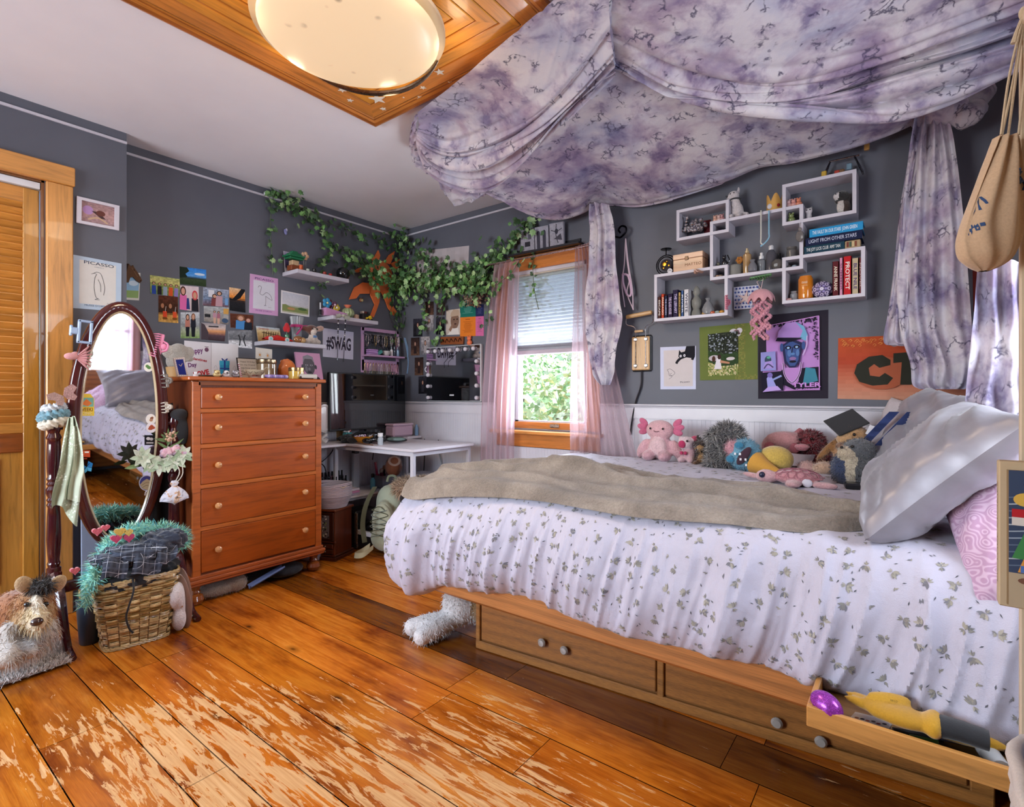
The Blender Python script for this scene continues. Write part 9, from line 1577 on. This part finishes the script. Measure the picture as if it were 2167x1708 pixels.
smooth_blob('hand',[(g0.lerp(g1,.5),(L*.5,.036,.018),YL,(0,0,math.atan2(dn.y,dn.x))),(g0.lerp(g1,.2)+pn_*.01,(L*.32,.034,.018),YL,(0,0,math.atan2(dn.y,dn.x))),(g0.lerp(g1,.94),(.02,.042,.024),'#c2901c',(0,0,math.atan2(dn.y,dn.x))),(g0.lerp(g1,.28)+pn_*.03+V((0,0,.018)),(.045,.016,.012),'#bd8d1b',(0,0,math.atan2(dn.y,dn.x)+.35)),(g0.lerp(g1,-.05)+pn_*.03,(.05,.011,.012),YL,(0,0,math.atan2(dn.y,dn.x)-.3)),(g0.lerp(g1,-.05)+pn_*.012,(.05,.011,.012),YL,(0,0,math.atan2(dn.y,dn.x)-.2))],.006,'cloth',t,sm=3)
b=MB('#17171a');b.tube(bez([g1-dn*.01,g1+dn*.03+V((0,0,.0)),g1+dn*.078+V((0,0,-.006))],10),[.034,.032,.031,.030,.030,.029,.029,.028,.028,.028,.027],18,flat=.62);b.out('cuff','cloth',t);mb=MB();A_=Art(mb,g0.lerp(g1,.30)+pn_*.02+V((0,0,.024)),g0.lerp(g1,.42)+pn_*.02+V((0,0,.024)),g0.lerp(g1,.42)-pn_*.0+V((0,0,.0245)),g0.lerp(g1,.30)+V((0,0,.0245)),(0,0,1));A_.text('NKCO',.5,.5,.5,'#3a3214',w=.9);mb.out('lettering','print',t,smooth=0,fix=False)
g2=V((g1.x+.04,g1.y+.035,.395));one(MB('#c29018').ell(g2,(.07,.02,.014),None,(0,0,.1)),'work_glove','cloth','second yellow glove of which a fingertip shows behind the cuff','glove',GT)
b=MB('#c4b8b0');P=[tp(1795,1527,.37),tp(1880,1550,.37),tp(1890,1530,.372),tp(1810,1510,.372)];b.prism(P,(0,0,.004));A_=Art(b,P[3]+V((0,0,.0045)),P[2]+V((0,0,.0045)),P[1]+V((0,0,.0045)),P[0]+V((0,0,.0045)),(0,0,1));[A_.ell(.15+i*.14,.4+.1*math.sin(i*3),.06,.08,c_)for i,c_ in enumerate(('#8a5a44','#3a3034','#a5604a','#5a4a48','#7a3a34','#3a3436'))];one(b,'greeting_card','print','white card with brown pictures under the glove in the tray','card',GT,smooth=0)
for k,(x0,y0,x1,y1,col,lab)in enumerate(((1890,1545,1995,1565,'#2c2a2a','black marker pen lying in the bamboo tray'),(1925,1560,1985,1572,'#3f5a2a','short green pen in front of the black marker'),(1985,1560,2060,1572,'#35303a','dark pen lying towards the right of the tray'))):b=MB(col);b.cyl(tp(x0,y0,.37+.004*k),tp(x1,y1,.37+.004*k),.006,seg=10);one(b,'pen','plastic',lab,'pen',GT)
r=random.Random(17);b=MB('#c4b6a6');q=tp(1990,1588,.376);P=[q]
for i in range(60):P.append(V((q.x+.04*math.sin(i*.9+r.uniform(-.5,.5))+i*.0013,q.y+.018*math.cos(i*1.3+r.uniform(-.5,.5))-.012,.369+.012*r.random())))
b.tube(bez(P,300),.0022,5);one(b,'white_string','cloth','tangle of white string in the bamboo tray','string',GT)
c=tp(2102,1605,.378);t=T('pill_bottle',c,'white plastic bottle lying at the right end of the tray','bottle',GT);ax=V((.25,-.9,-.0)).normalized();b=MB('#c4c1bd');b.lathe([(.0,-.032),(.016,-.032),(.017,-.028),(.017,.012),(.012,.018),(0,.018)],c,18,ax=-ax);b.out('bottle','gloss',t);b=MB('#d3d0cc');b.lathe([(.018,.016),(.0185,.018),(.0185,.032),(0,.033)],c,18,ax=-ax);b.out('cap','plastic',t);b=MB('#55526a');b.lathe([(.0173,-.016),(.0173,-.006)],c,18,ax=-ax,a0=.8,a1=2.4);b.out('label','print',t)
# camera, light, world
cd=bpy.data.cameras.new('camera');cam=bpy.data.objects.new('camera',cd);COL.objects.link(cam)
cam.location=CAM;cam.rotation_euler=(PI/2,0,YAW);cd.sensor_width=36;cd.lens=36*FPX/2167;cd.shift_y=-(1708/2-HY)/2167;cd.clip_start=.05;sc.camera=cam
def area(name,loc,rot,sx,sy,watt,col,spread=180):
 l=bpy.data.lights.new(name,'AREA');l.shape='RECTANGLE';l.size=sx;l.size_y=sy;l.energy=watt;l.color=col;l.spread=math.radians(spread)
 o=bpy.data.objects.new(name,l);COL.objects.link(o);o.location=loc;o.rotation_euler=rot;return o
area('daylight_window',(xc,YW+.16,1.2),(-PI/2,0,0),.62,.75,26,(.80,.90,1.0))
area('daylight_head_window',(XR+.14,yc,1.46),(0,PI/2,0),1.05,.66,34,(.78,.88,1.0))
area('rear_fill',((BX0+BX1)/2,-2.1,1.45),(PI/2,0,0),1.7,1.4,85,(.80,.885,1.0))  # added cool fill from behind the camera, set in the assumed opening
l=bpy.data.lights.new('lamp_glow','AREA');l.shape='DISK';l.size=.56;l.energy=11;l.color=(1,.80,.56);o=bpy.data.objects.new('lamp_glow',l);COL.objects.link(o);o.location=lc+V((0,0,-.045))
for k in range(6):
 pl=bpy.data.lights.new('lamp_spill','POINT');pl.energy=.55;pl.color=(1,.76,.5);pl.shadow_soft_size=.04;po=bpy.data.objects.new('lamp_spill',pl);COL.objects.link(po);po.location=lc+V((.40*math.cos(k*PI/3),.40*math.sin(k*PI/3),.0))
wd=bpy.data.worlds.new('sky');sc.world=wd;wd.use_nodes=True;bg=wd.node_tree.nodes['Background']
sk=wd.node_tree.nodes.new('ShaderNodeTexSky');sk.sky_type='NISHITA';sk.sun_disc=False;sk.sun_elevation=math.radians(50);sk.sun_rotation=math.radians(200)
wd.node_tree.links.new(sk.outputs[0],bg.inputs[0]);bg.inputs[1].default_value=.8
sc.view_settings.view_transform='Standard';sc.view_settings.look='None';sc.view_settings.gamma=1;sc.view_settings.use_curve_mapping=False;sc.view_settings.exposure=.45
cy_=sc.cycles;cy_.use_denoising=True;cy_.max_bounces=6;cy_.diffuse_bounces=3;cy_.glossy_bounces=3;cy_.transmission_bounces=4;cy_.transparent_max_bounces=8;cy_.caustics_reflective=False;cy_.caustics_refractive=False;cy_.sample_clamp_indirect=4.0;cy_.use_adaptive_sampling=True;cy_.adaptive_threshold=.07
